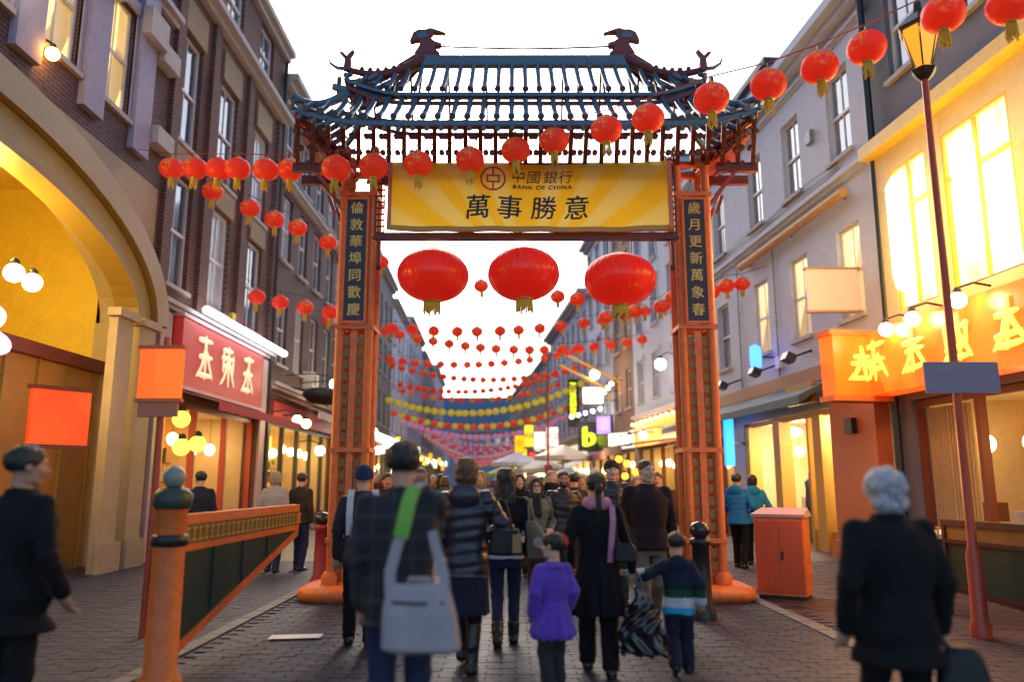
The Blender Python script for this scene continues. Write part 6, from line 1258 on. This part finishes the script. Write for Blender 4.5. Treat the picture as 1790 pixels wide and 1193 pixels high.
for k, (x, y, z) in enumerate(((3.4, 37, 6.3), (3.75, 36, 6.6))):
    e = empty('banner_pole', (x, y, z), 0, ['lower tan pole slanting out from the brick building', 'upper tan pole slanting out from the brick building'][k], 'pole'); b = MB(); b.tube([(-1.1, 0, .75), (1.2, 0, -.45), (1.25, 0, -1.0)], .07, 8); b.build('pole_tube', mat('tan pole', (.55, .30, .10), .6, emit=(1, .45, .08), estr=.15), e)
for i in range(16): 
    y = 40 + i * 3.6; x = xR(y) - 1.1 - .3 * (i % 3); m = [emis('yellow lit sign', (1, .70, .03), .6), emis('white lit sign b', (1, .93, .8), .6), emis('amber lit sign', (1, .42, .01), .6), emis('red lit sign', (1, .06, .02), .6)][i % 4]
    if y > 48: sign_board(x, y, 2.9 + .45 * (i % 3), .42, .6, m, f"{['yellow', 'white', 'amber', 'red'][i % 4]} lit sign far along the right side, {ORD[i - 3]} sign after the letter b board")
for i in range(10):
    y = 36 + i * 6; x = xL(y) + 1.2; m = [emis('white lit sign b', (1, .93, .8), .6), emis('yellow lit sign', (1, .70, .03), .6), emis('amber lit sign', (1, .42, .01), .6)][i % 3]
    sign_board(x, y, 2.8 + .45 * (i % 2), .3, .65, m, f"{['white', 'yellow', 'amber'][i % 3]} lit upright sign on the left side of the far street, {ORD[i]} along")
point((1.5, 34, 3.4), 160, (1, .78, .4), .4); point((-4.5, 27, 3.2), 140, (1, .75, .3), .4); point((3.2, 31, 2.6), 140, (1, .6, .22), .4)
e = empty('drain_cover', (3.35, 9.85, .004), R(10), 'small dark iron cover set in the paving by the orange cabinet', 'drain cover'); MB().box(-.22, -.16, 0, .22, .16, .008).build('cover_frame', GREYP, e)
for i in range(6): MB().box(-.19, -.125 + i * .045, .0081, .19, -.1 + i * .045, .013).build('bar', BLACKP, e)
# ------------------------------------------------------------------ people
def cloth(name, c, rough=.9, **k): return mat('cloth ' + name, c, rough, spec=.25, var=k.pop('var', .25), vscale=k.pop('vscale', 9), bump=.4, bscale=130, **k)
BLK = cloth('black wool', (.007, .007, .009)); NAVY = cloth('navy', (.016, .02, .04)); JEAN = cloth('dark denim', (.022, .032, .075), vscale=5); KHAKI = cloth('khaki', (.17, .125, .09)); CHAR = cloth('charcoal', (.03, .03, .034)); BRN = cloth('brown', (.055, .035, .028)); SHOE = mat('black leather', (.012, .011, .011), .35); SHOEB = mat('brown leather', (.06, .03, .015), .4)
PUFF = mat('navy brown nylon', (.030, .026, .036), .34, var=.25, vscale=4); PURP = cloth('violet wool', (.13, .055, .43), sheen=.3); PINK = cloth('pink scarf', (.55, .22, .32)); GREYC = cloth('grey green parka', (.17, .165, .14)); WHITEC = cloth('white', (.55, .53, .52)); BLUEC = cloth('bright blue', (.02, .16, .45)); GREENC = cloth('green', (.02, .07, .035)); TURQ = cloth('turquoise', (.03, .32, .55)); BRNJ = mat('brown nylon', (.045, .026, .022), .45, var=.2); SWEAT = cloth('dark plum knit', (.028, .012, .014)); REDC = cloth('red', (.35, .03, .03)); BEIGE = cloth('beige', (.32, .25, .18)); OLIVE = cloth('olive', (.07, .07, .045))
def plaid():
    m = mat('dark plaid wool', (.02, .02, .026), .85); n, l, b = nodes(m); tc = n.new('ShaderNodeTexCoord'); sp_ = n.new('ShaderNodeSeparateXYZ'); l.new(tc.outputs['Object'], sp_.inputs[0]); outs = []
    for ax in 'XZ':
        q = n.new('ShaderNodeMath'); q.operation = 'MULTIPLY'; q.inputs[1].default_value = 58; l.new(sp_.outputs[ax], q.inputs[0]); s_ = n.new('ShaderNodeMath'); s_.operation = 'SINE'; l.new(q.outputs[0], s_.inputs[0]); g = n.new('ShaderNodeMapRange'); g.inputs['From Min'].default_value = .55; g.inputs['From Max'].default_value = .8; l.new(s_.outputs[0], g.inputs[0]); outs.append(g.outputs[0])
    a = n.new('ShaderNodeMath'); a.operation = 'ADD'; l.new(outs[0], a.inputs[0]); l.new(outs[1], a.inputs[1]); mx = n.new('ShaderNodeMix'); mx.data_type = 'RGBA'; h = n.new('ShaderNodeMath'); h.operation = 'MULTIPLY'; h.inputs[1].default_value = .5; l.new(a.outputs[0], h.inputs[0]); l.new(h.outputs[0], mx.inputs[0]); mx.inputs[6].default_value = (.014, .014, .018, 1); mx.inputs[7].default_value = (.040, .034, .042, 1); l.new(mx.outputs[2], b.inputs['Base Color']); return m
PLAID = plaid()
AW = PI
# man with the grey shoulder bag (walks away, phone at his ear)
r = Rig(1.72, arms=[(.055, -.10, .04), (.01, -.03, -.31)], feet=[(-.05, -.10, 0), (.05, .12, .035)], elbow=[(-.35, .1, -1), None], wide=1.06, yaw=.12)
person('man-like'.replace('man-like', 'person from behind in a dark plaid coat carrying a grey shoulder bag'), r, (-.60, 4.35, 0), AW, 'mid', ('tousled', 'black'), hands=('grip', 'relaxed'), outfit=dict(wear=[jacket(PLAID, hem=.44, ease=.02, sleeve=.04, cuff=.033), trousers(JEAN), shoes(SHOE)]), h=.012)
# padded jacket
r = Rig(1.70, arms=[(-.005, -.12, -.17), (.02, -.06, -.29)], feet=[(-.04, .05, 0), (.035, -.16, 0)], yaw=.15, elbow=[(-.9, .6, -.5), None])
person('person from behind with auburn bob in a shiny padded jacket, dark skirt and boots', r, (-.38, 6.6, 0), AW - .1, 'light', ('bob', 'auburn'), fem=True, outfit=dict(wear=[jacket(PUFF, hem=.435, ease=.02, puff=.011, hood=True, sleeve=.036, cuff=.03), skirt(NAVY, hem=.27), trousers(BLK, legr=(.045, .034, .03)), shoes(SHOE, boot=.75, heel=1)]), h=.0125)
# very long hair
r = Rig(1.63, arms=[(-.03, -.03, -.30), (.035, .02, -.31)], feet=[(-.045, -.05, .0), (.045, .10, .02)])
person('person from behind with very long straight black hair, short black jacket and jeans', r, (-.06, 7.65, 0), AW, 'light', ('long', 'dark'), fem=True, outfit=dict(wear=[jacket(BLK, hem=.50, ease=.014, sleeve=.034), jacket(WHITEC, hem=.485, ease=.010, name='shirt', collar=False, sleeves=(False, False)), trousers(JEAN, legr=(.05, .036, .031)), shoes(SHOE, boot=.3, heel=1)]), h=.0125)
# girl in violet
r = Rig(1.13, child=True, arms=[(-.035, -.06, -.255), (.045, -.03, -.27)], feet=[(-.045, -.02, 0), (.045, .04, 0)], yaw=.75, pitch=0)
gl = person('child in a violet wool coat with a side ponytail tied by a red scrunchie', r, (.30, 6.0, 0), AW + .35, 'light', ('side_pony', 'dark'), fem=True, twist=(0, .3), outfit=dict(wear=[jacket(PURP, low=[(.33, .105, .09), (.345, .140, .122), (.37, .150, .128), (.46, .128, .108), (.57, .088, .076)], style='pleat', ease=.018, sleeve=.046, cuff=.042), trousers(CHAR, legr=(.06, .05, .046)), shoes(SHOE)]), h=.010)
q = MB(); c = r.head + np.array((-.29, .33, .2)) @ r.R.T * r.hh
for i in range(9): a = 2 * PI * i / 9; q.ell((c[0] + .028 * math.cos(a), c[1] + .02 * math.sin(a * 2), c[2] + .028 * math.sin(a)), (.02, .02, .02), 8, 6)
q.build('scrunchie', mat('red scrunchie', (.62, .015, .015), .6), gl)
v, f = surf(lambda p: np.sqrt((np.sqrt(p[:, 0] ** 2 + (p[:, 1] * 1.05) ** 2) - .066) ** 2 * .8 + (p[:, 2]) ** 2) - .02 + .003 * np.sin(np.arctan2(p[:, 0], p[:, 1]) * 14), (-.11, -.11, -.04), (.11, .11, .04), .008); put('collar', Parts().add((v + r.neck - V(0, 0, .012), f)).mesh('collar', [PURP]), gl)
# mother in the long black coat
r = Rig(1.58, arms=[(-.075, -.03, -.30), (.04, -.05, -.29)], feet=[(-.05, .06, 0), (.05, -.10, 0)], yaw=.05)
person('person from behind in a long black coat with a ponytail and pink scarf', r, (.69, 6.5, 0), AW, 'light', ('pony', 'dark'), fem=True, hands=('grip', 'relaxed'), outfit=dict(wear=[jacket(BLK, hem=.29, low=[(.29, .135, .115), (.42, .115, .098), (.53, .105, .085), (.60, .088, .075)], style='pleat', ease=.016, waist=0, sleeve=.036), scarf(PINK), trousers(BLK, hem=.1, legr=(.055, .046, .044)), shoes(SHOE)]), h=.0125)
MOM = r
# boy holding her hand
def boybands(c, rig):
    z = c[:, 2] / rig.H; m = np.where(z > .60, 0, np.where(z > .545, 1, np.where(z > .475, 2, np.where(z > .40, 3, 0))))
    e = rig.el[1]; w = rig.wr[1]; ax = (w - rig.sh[1]); ax = ax / np.linalg.norm(ax); t = (c - rig.sh[1]) @ ax / np.linalg.norm(w - rig.sh[1]); d = np.linalg.norm(c - (rig.sh[1] + ((c - rig.sh[1]) @ ax)[:, None] * ax), axis=1)
    arm = (d < .07) & (t > .32); m = np.where(arm, np.where(t > .78, 3, np.where(t > .55, 2, 1)), m); return m
r = Rig(1.10, child=True, arms=[(-.07, .02, -.26), (.27, -.02, -.075)], feet=[(-.06, -.06, 0), (.05, .15, .05)], elbow=[None, (.2, .6, -1)], yaw=.1, lean=.04)
person('child from behind in a hooded jacket with turquoise, white and green stripes', r, (1.34, 6.55, 0), AW - .1, 'light', ('short', 'dark'), hands=('relaxed', 'grip'), outfit=dict(wear=[jacket(NAVY, hem=.42, ease=.022, hood=True, sleeve=.048, cuff=.042, bands=boybands, mats=[NAVY, GREENC, WHITEC, TURQ]), trousers(NAVY, legr=(.06, .05, .048)), shoes(SHOE)]), h=.0105)
# facing the camera
r = Rig(1.74, arms=[(-.045, .01, -.31), (.045, .01, -.31)], feet=[(-.05, -.06, 0), (.05, .12, .02)], wide=1.08, yaw=.25)
person('person facing us in a dark plum sweater and khaki trousers', r, (1.42, 8.35, 0), .08, 'light', ('crop', 'brown'), outfit=dict(wear=[jacket(SWEAT, hem=.47, ease=.024, sleeve=.042, cuff=.03), trousers(KHAKI), shoes(SHOEB)]), h=.0125)
r = Rig(1.56, arms=[(-.03, -.03, -.30), (.02, -.09, -.24)], feet=[(-.045, -.1, 0), (.045, .08, .02)])
g8 = person('smiling person with glasses, short black hair and a checked scarf over a grey parka', r, (.34, 11.0, 0), .0, 'pale', ('bob', 'black'), fem=True, outfit=dict(wear=[jacket(GREYC, hem=.40, ease=.022, puff=.007, hood=True), scarf(CHAR, True), trousers(BRN, legr=(.05, .04, .034)), shoes(SHOEB, boot=.5)]), h=.013)
b = MB()
for sx in (-1, 1):
    N = 12; b.tube([tuple(r.head + r.hh * np.array((sx * .135 + .095 * math.cos(2 * PI * i / N), -.43, .015 + .075 * math.sin(2 * PI * i / N)))) for i in range(N + 1)], .0035, 5, cap=False); b.tube([tuple(r.head + r.hh * np.array(q)) for q in ((sx * .23, -.43, .02), (sx * .35, -.2, .02), (sx * .36, .04, .0))], .003, 5)
b.bar(tuple(r.head + r.hh * np.array((-.04, -.44, .02))), tuple(r.head + r.hh * np.array((.04, -.44, .02))), .005); b.build('glasses', BLACKP, g8)
r = Rig(1.66, arms=[(-.04, .0, -.31), (.04, -.02, -.31)], feet=[(-.05, .06, 0), (.05, -.1, 0)], wide=1.1)
person('stocky bearded person facing us in a brown quilted jacket', r, (.72, 11.1, 0), .05, 'tan', ('crop', 'black'), beard=True, outfit=dict(wear=[jacket(BRNJ, hem=.45, ease=.024, puff=.006), trousers(CHAR), shoes(SHOE)]), h=.013)
r = Rig(1.78, arms=[(-.04, .0, -.31), (.04, -.02, -.31)], wide=1.05)
person('person in a black beanie and black padded jacket facing us', r, (1.28, 10.2, 0), .1, 'pale', ('beanie', 'black'), outfit=dict(hat=CHAR, wear=[jacket(mat('black nylon', (.016, .017, .024), .38), hem=.45, ease=.024, puff=.010), trousers(CHAR), shoes(SHOE)]), h=.013)
r = Rig(1.64); person('person with long dark hair in a black coat facing us behind the checked scarf', r, (.13, 13.2, 0), .0, 'light', ('mid', 'dark'), fem=True, outfit=dict(wear=[jacket(BLK, hem=.42), trousers(BLK), shoes(SHOE)]), h=.014)
r = Rig(1.72, yaw=.5); person('grey haired person in a dark coat looking to one side', r, (.74, 14.8, 0), .2, 'pale', ('crop', 'sandgrey'), outfit=dict(wear=[jacket(BLK, hem=.44), scarf(NAVY), trousers(CHAR), shoes(SHOE)]), h=.015)
# at the edges
r = Rig(1.71, arms=[(-.05, -.06, -.29), (.06, -.02, -.3)], wide=1.1, yaw=-.5)
person('black silhouette of a person in a dark coat at the left edge', r, (-2.80, 4.55, 0), AW - .35, 'tan', ('short', 'black'), outfit=dict(wear=[jacket(BLK, hem=.40, flare=.03, ease=.026), trousers(BLK), shoes(SHOE)]), h=.014)
r = Rig(1.57, arms=[(-.045, -.02, -.31), (.045, -.03, -.3)], wide=1.12)
person('white haired person from behind in a black coat at the right', r, (1.90, 4.05, 0), AW + .1, 'light', ('fluffy', 'grey'), fem=True, hands=('grip', 'relaxed'), outfit=dict(wear=[jacket(BLK, hem=.40, flare=.025, ease=.028, sleeve=.042), trousers(BLK), shoes(SHOE)]), h=.013)
r = Rig(1.66, arms=[(-.02, -.12, -.2), (.03, -.12, -.2)]); person('person in a bright blue jacket beside the yellow shop', r, (4.05, 14.3, 0), AW - .6, 'light', ('short', 'dark'), outfit=dict(wear=[jacket(BLUEC, hem=.46, ease=.024, puff=.004, hood=True), trousers(BLK), shoes(SHOE)]), h=.015)
r = Rig(1.64, arms=[(-.02, -.12, -.2), (.03, -.12, -.2)]); person('second person in a turquoise jacket next to the bright blue one', r, (4.45, 14.7, 0), AW - .2, 'light', ('bob', 'dark'), fem=True, outfit=dict(wear=[jacket(cloth('teal blue', (.02, .22, .42)), hem=.46, ease=.024, hood=True), trousers(BLK), shoes(SHOE)]), h=.016)
for lab, p, rz, hr, jm, tm, hem in (('dark clothed person standing before the red shop front', (-4.95, 12.6), AW + .4, ('short', 'black'), NAVY, BLK, .45), ('person in a pale grey jacket walking left of the left pillar', (-4.05, 13.6), AW, ('bob', 'sandgrey'), cloth('pale grey', (.36, .34, .37)), JEAN, .46), ('person in a dark jacket and jeans just right of the pale grey jacket', (-3.68, 13.9), AW - .3, ('short', 'brown'), BRN, JEAN, .48), ('person in a purple grey jacket farther along the left pavement', (-5.2, 17.5), .1, ('mid', 'dark'), cloth('lavender', (.25, .2, .3)), NAVY, .42), ('person in a navy cap and white straps beside the left pillar', (-1.42, 7.6), AW + .2, ('beanie', 'black'), CHAR, BLK, .46), ('brown haired person behind the shoulder bag carrier in a green jacket', (-1.02, 8.7), AW, ('short', 'brown'), GREENC, CHAR, .46), ('dark haired person from behind beside the bearded one', (1.02, 13.0), AW, ('short', 'dark'), BRN, CHAR, .45), ('blonde person behind the ponytailed one', (1.28, 14.6), .2, ('mid', 'blond'), BEIGE, CHAR, .42), ('person with a white scarf near the right pillar', (2.25, 12.4), .3, ('short', 'brown'), WHITEC, CHAR, .44)):
    r = Rig(random.uniform(1.62, 1.7), yaw=random.uniform(-.3, .3)); o = person(lab, r, (*p, 0), rz, 'light', hr, outfit=dict(hat=cloth('navy cap', (.02, .03, .10)), wear=[jacket(jm, hem=hem, ease=.022), trousers(tm), shoes(SHOE)]), h=.016)
    if 'straps' in lab:
        for sx in (-1, 1): q = MB(); q.ribbon([(sx * .12, .15, 1.02), (sx * .125, .16, 1.2), (sx * .12, .12, 1.36), (sx * .11, .02, 1.43)], [(0, 1, .1), (0, 1, .2), (0, .8, .6), (0, 0, 1)], .06); q.build('strap', WHITEC, o)
# crowd farther down the street
proto = []
CR = [(1.70, ('short', 'black'), BLK, CHAR, .45, 0, 0), (1.62, ('mid', 'dark'), BRN, BLK, .40, 0, 1), (1.74, ('crop', 'brown'), NAVY, JEAN, .46, 0, 0), (1.60, ('bob', 'auburn'), cloth('wine', (.12, .02, .035)), BLK, .42, PI, 1), (1.68, ('short', 'dark'), OLIVE, JEAN, .46, PI, 0), (1.64, ('pony', 'black'), CHAR, NAVY, .44, PI, 1), (1.71, ('short', 'grey'), BEIGE, CHAR, .42, 0, 0), (1.66, ('mid', 'blond'), REDC, BLK, .45, 0, 1)]
for H_, hr, jm, tm, hem, face, fem in CR:
    r = Rig(H_, feet=[(-.05, -.1, 0), (.05, .1, .02)]); proto.append(person('crowd', r, (0, 0, 0), face, 'light' if fem else 'mid', hr, fem=bool(fem), outfit=dict(wear=[jacket(jm, hem=hem, ease=.022), trousers(tm), shoes(SHOE)]), h=.02))
CD = ['short black haired person', 'long dark haired person', 'brown haired person', 'person from behind with an auburn bob', 'dark haired person from behind', 'person from behind with a black ponytail', 'grey haired person', 'blond person']
CC = {k: cloth('crowd ' + k, c) for k, c in dict(black=(.008, .008, .010), brown=(.06, .035, .022), navy=(.014, .022, .055), wine=(.13, .018, .032), olive=(.07, .07, .04), grey=(.14, .14, .15), beige=(.34, .26, .18), red=(.36, .03, .03), teal=(.02, .12, .14), plum=(.09, .03, .10), white=(.5, .48, .46)).items()}; CK = list(CC)
spots = [(-1.85, 11.8), (-1.55, 12.9), (-2.1, 14.6), (2.25, 14.4), (2.7, 15.6), (1.95, 15.2), (-.2, 15.4), (1.2, 17.8), (2.3, 19.2), (3.2, 19.6), (-1.7, 18.8), (-3.4, 18.6), (.5, 21.6), (2.8, 21.8), (3.6, 22.5), (-2.2, 22.2), (-3.9, 23), (.1, 25), (2.2, 25.6), (-.6, 26), (1.75, 13.6), (-.55, 13.9), (.42, 14.6), (-.3, 16.5), (.45, 17.2), (1.7, 16.2), (-1.3, 15.4), (-2.1, 17.5), (2.6, 17.8), (.0, 19.4), (1.1, 19.8), (-.9, 20.6), (1.9, 20.9), (-2.7, 20.2), (-.4, 23), (.6, 23.6), (1.5, 24.5), (-1.5, 24.2), (2.6, 24), (-3.2, 25.2), (.2, 27), (1.0, 28), (-1.0, 28.6), (2.0, 27.4), (-2.4, 29), (-.2, 32), (.8, 33), (-1.7, 33.5), (1.7, 33), (-3, 34), (.3, 38), (-1.1, 39), (1.2, 39.5), (-2.4, 40), (-.3, 45), (.6, 46), (-1.8, 47), (-.8, 54), (-2.4, 56), (.2, 58), (-1.4, 66), (-3.2, 64), (-.2, 70)]
dist = ['near the gateway', 'beyond the gateway', 'in the far crowd', 'behind the far crowd']
seen = set()
for i, (x, y) in enumerate(spots):
    k = (i * 5 + 3 * (i // 8)) % 8; ci = (i * 7 + i // 11) % 11
    mk_lab = lambda c: f"{CD[k]} in a {CK[c]} coat {dist[0 if y < 18 else 1 if y < 25 else 2 if y < 40 else 3]}"
    while mk_lab(ci) in seen: ci = (ci + 1) % 11
    lab = mk_lab(ci); seen.add(lab)
    o = proto[k] if proto[k].location.y == 0 else copy_tree(proto[k])
    o.location = (x, y, 0); o.rotation_euler = (0, 0, CR[k][5] + random.uniform(-.35, .35)); s_ = random.uniform(.95, 1.04); o.scale = (s_,) * 3; tag(o, lab, 'person', 'crowd beyond the gateway')
    for c_ in o.children:
        if c_.name.startswith('coat'): c_.material_slots[0].link = 'OBJECT'; c_.material_slots[0].material = CC[CK[ci]]
# ------------------------------------------------------------------ bags
def soft(name, fn, lo, hi, h, m, parent, off=(0, 0, 0)): v, f = surf(fn, lo, hi, h); return put(name, Parts().add((v, f)).mesh(name, [m]), parent, off)
BAGG = cloth('grey canvas', (.36, .31, .33), var=.12); GRN = cloth('lime strap pad', (.20, .42, .07))
e = empty('shoulder_bag', (-.455, 4.04, .68), R(-6), 'grey canvas shoulder bag with a lime strap pad on the plaid coat', 'bag')
def bagf(p): return d_loft(p, [(.0, .17, .06, 0, 0), (.02, .195, .085, 0, 0), (.18, .18, .075, 0, 0), (.30, .155, .05, 0, .0), (.325, .145, .03, 0, 0)], 4.0) + .004 * np.sin(p[:, 0] * 25 + p[:, 2] * 12)
soft('bag_body', bagf, (-.24, -.13, -.03), (.24, .13, .36), .01, BAGG, e)
q = MB(); q.ribbon([(-.13, -.052, .24), (0, -.062, .235), (.13, -.052, .24)], [(0, -1, .1)] * 3, .014, .008); q.build('zip', CHAR, e); q = MB(); q.tube([(-.06, -.02, .31), (-.05, -.03, .35), (.05, -.03, .35), (.06, -.02, .31)], .012, 8); q.build('handle', BAGG, e)
q = MB(); q.ribbon([(-.15, -.01, .27), (-.155, -.005, .38), (-.12, .0, .52), (-.10, .005, .56)], [(0, -1, 0)] * 4, .055); q.ribbon([(.13, -.01, .28), (.115, -.0, .38), (.07, .02, .5), (.05, .03, .58)], [(0, -1, 0)] * 4, .05); q.ribbon([(-.07, .05, .74), (-.05, .11, .80), (-.04, .2, .815), (-.03, .30, .76)], [(0, -1, .3), (0, -.6, .8), (0, 0, 1), (0, .6, .8)], .05); q.build('strap', BAGG, e)
q = MB(); q.ribbon([(-.105, -.002, .55), (-.09, .0, .62), (-.075, .03, .72), (-.06, .075, .79)], [(0, -1, 0), (0, -1, .05), (0, -1, .35), (0, -.8, .7)], .075, .014); q.build('strap_pad', GRN, e)
e = empty('handbag', (-.06, 6.42, .93), R(15), 'black leather handbag on the padded jacket arm', 'bag'); BLTH = mat('black handbag leather', (.010, .009, .011), .5, var=.2, spec=.3)
soft('bag_body', lambda p: d_loft(p, [(0, .13, .05, 0, 0), (.02, .14, .06, 0, 0), (.16, .12, .045, 0, 0), (.20, .10, .02, 0, 0)], 3) + .004 * np.sin(p[:, 0] * 40), (-.18, -.1, -.03), (.18, .1, .24), .01, BLTH, e); q = MB(); q.tube([(-.09, 0, .18), (-.08, .03, .34), (-.05, .06, .44), (.02, .06, .42), (.08, .02, .18)], .01, 6); q.build('strap', BLTH, e); q = MB(); q.box(.05, -.065, .02, .12, -.05, .16); q.build('side_panel', mat('tan leather', (.3, .18, .07), .4), e)
TOTE = cloth('olive tan canvas', (.20, .16, .11)); e = empty('tote_bag', (.265, 7.5, .72), R(-20), 'tan canvas tote bag with a round print on the long haired shoulder', 'bag')
soft('bag_body', lambda p: d_loft(p, [(0, .13, .05, .05, 0), (.02, .145, .06, .05, 0), (.2, .13, .06, .0, 0), (.36, .08, .04, -.07, 0), (.42, .05, .03, -.09, 0)], 3) + .005 * np.sin(p[:, 0] * 30 + p[:, 2] * 18), (-.2, -.12, -.03), (.25, .12, .46), .01, TOTE, e); q = MB(); q.tube([(-.11, 0, .40), (-.13, .04, .58), (-.14, .12, .62)], .012, 6); q.tube([(-.05, 0, .40), (-.11, .05, .58), (-.13, .12, .62)], .012, 6); q.build('strap', TOTE, e)
q = MB(); q.lathe([(.042, 0), (.05, 0), (.05, .004), (.042, .004)], 16, Matrix.Translation((-.0, -.066, .23)) @ Matrix.Rotation(PI / 2, 4, 'X')); q.build('round_print', mat('cream print', (.45, .38, .3), .7), e); soft('base_panel', lambda p: d_loft(p, [(-.005, .137, .057, .05, 0), (.02, .152, .067, .05, 0), (.09, .150, .067, .032, 0)], 3), (-.2, -.1, -.03), (.25, .1, .12), .01, BRN, e)
e = empty('handbag', (.885, 6.32, .88), R(-10), 'small shiny black handbag hanging from the long black coat', 'bag'); soft('bag_body', lambda p: d_loft(p, [(0, .085, .045, 0, 0), (.02, .095, .05, 0, 0), (.12, .085, .04, 0, 0), (.15, .06, .02, 0, 0)], 3), (-.13, -.08, -.03), (.13, .08, .18), .009, BLTH, e); q = MB(); q.tube([(-.05, 0, .14), (-.075, .02, .3), (-.08, .06, .45), (-.06, .14, .53)], .009, 6); q.tube([(.05, 0, .14), (.0, .02, .3), (-.045, .06, .45), (-.05, .14, .53)], .009, 6); q.build('strap', BLTH, e)
q = MB(); q.ribbon([(-.11, .03, .0), (-.10, .015, .15), (-.085, .0, .32), (-.085, .06, .45)], [(0, -1, 0)] * 4, .045, .012); tag(q.build('scarf_tail', PINK, None, (.885, 6.34, .88)), 'pink scarf end hanging down beside the small shiny handbag', 'scarf')
e = empty('carrier_bag', (1.0, 6.32, .20), R(-20), 'big crinkled black plastic carrier bag held beside the long coat', 'bag'); PLAS = mat('black plastic film', (.012, .012, .014), .22, spec=.8)
def pl(p):
    cr = .010 * np.sin(p[:, 0] * 55 + 7 * np.sin(p[:, 2] * 11)) + .008 * np.sin(p[:, 2] * 38 + p[:, 0] * 30 + p[:, 1] * 40)
    return d_loft(p, [(0, .17, .07, .02, 0), (.03, .19, .10, .02, 0), (.2, .165, .10, 0, 0), (.36, .09, .06, .01, 0), (.47, .04, .03, .0, 0), (.52, .025, .02, 0, 0)], 2.6) + cr
soft('bag_body', pl, (-.26, -.16, -.04), (.26, .16, .56), .009, PLAS, e); q = MB(); q.tube([(-.02, 0, .5), (-.03, .01, .56), (-.04, .02, .61)], [.014, .01, .008], 6); q.tube([(.02, 0, .5), (.0, .01, .56), (-.035, .02, .61)], [.014, .01, .008], 6); q.build('handle', PLAS, e)
e = empty('handbag', (2.17, 3.98, .52), 0, 'black soft bag held by the white haired person', 'bag'); soft('bag_body', lambda p: d_loft(p, [(0, .11, .05, 0, 0), (.03, .13, .07, 0, 0), (.16, .10, .05, 0, 0), (.2, .06, .03, 0, 0)], 2.5), (-.18, -.1, -.03), (.18, .1, .24), .012, BLTH, e); q = MB(); q.tube([(-.05, 0, .18), (-.12, 0, .29), (-.15, 0, .30), (-.06, 0, .18)], .009, 6); q.build('strap', BLTH, e)
# phone at the ear of the plaid coat
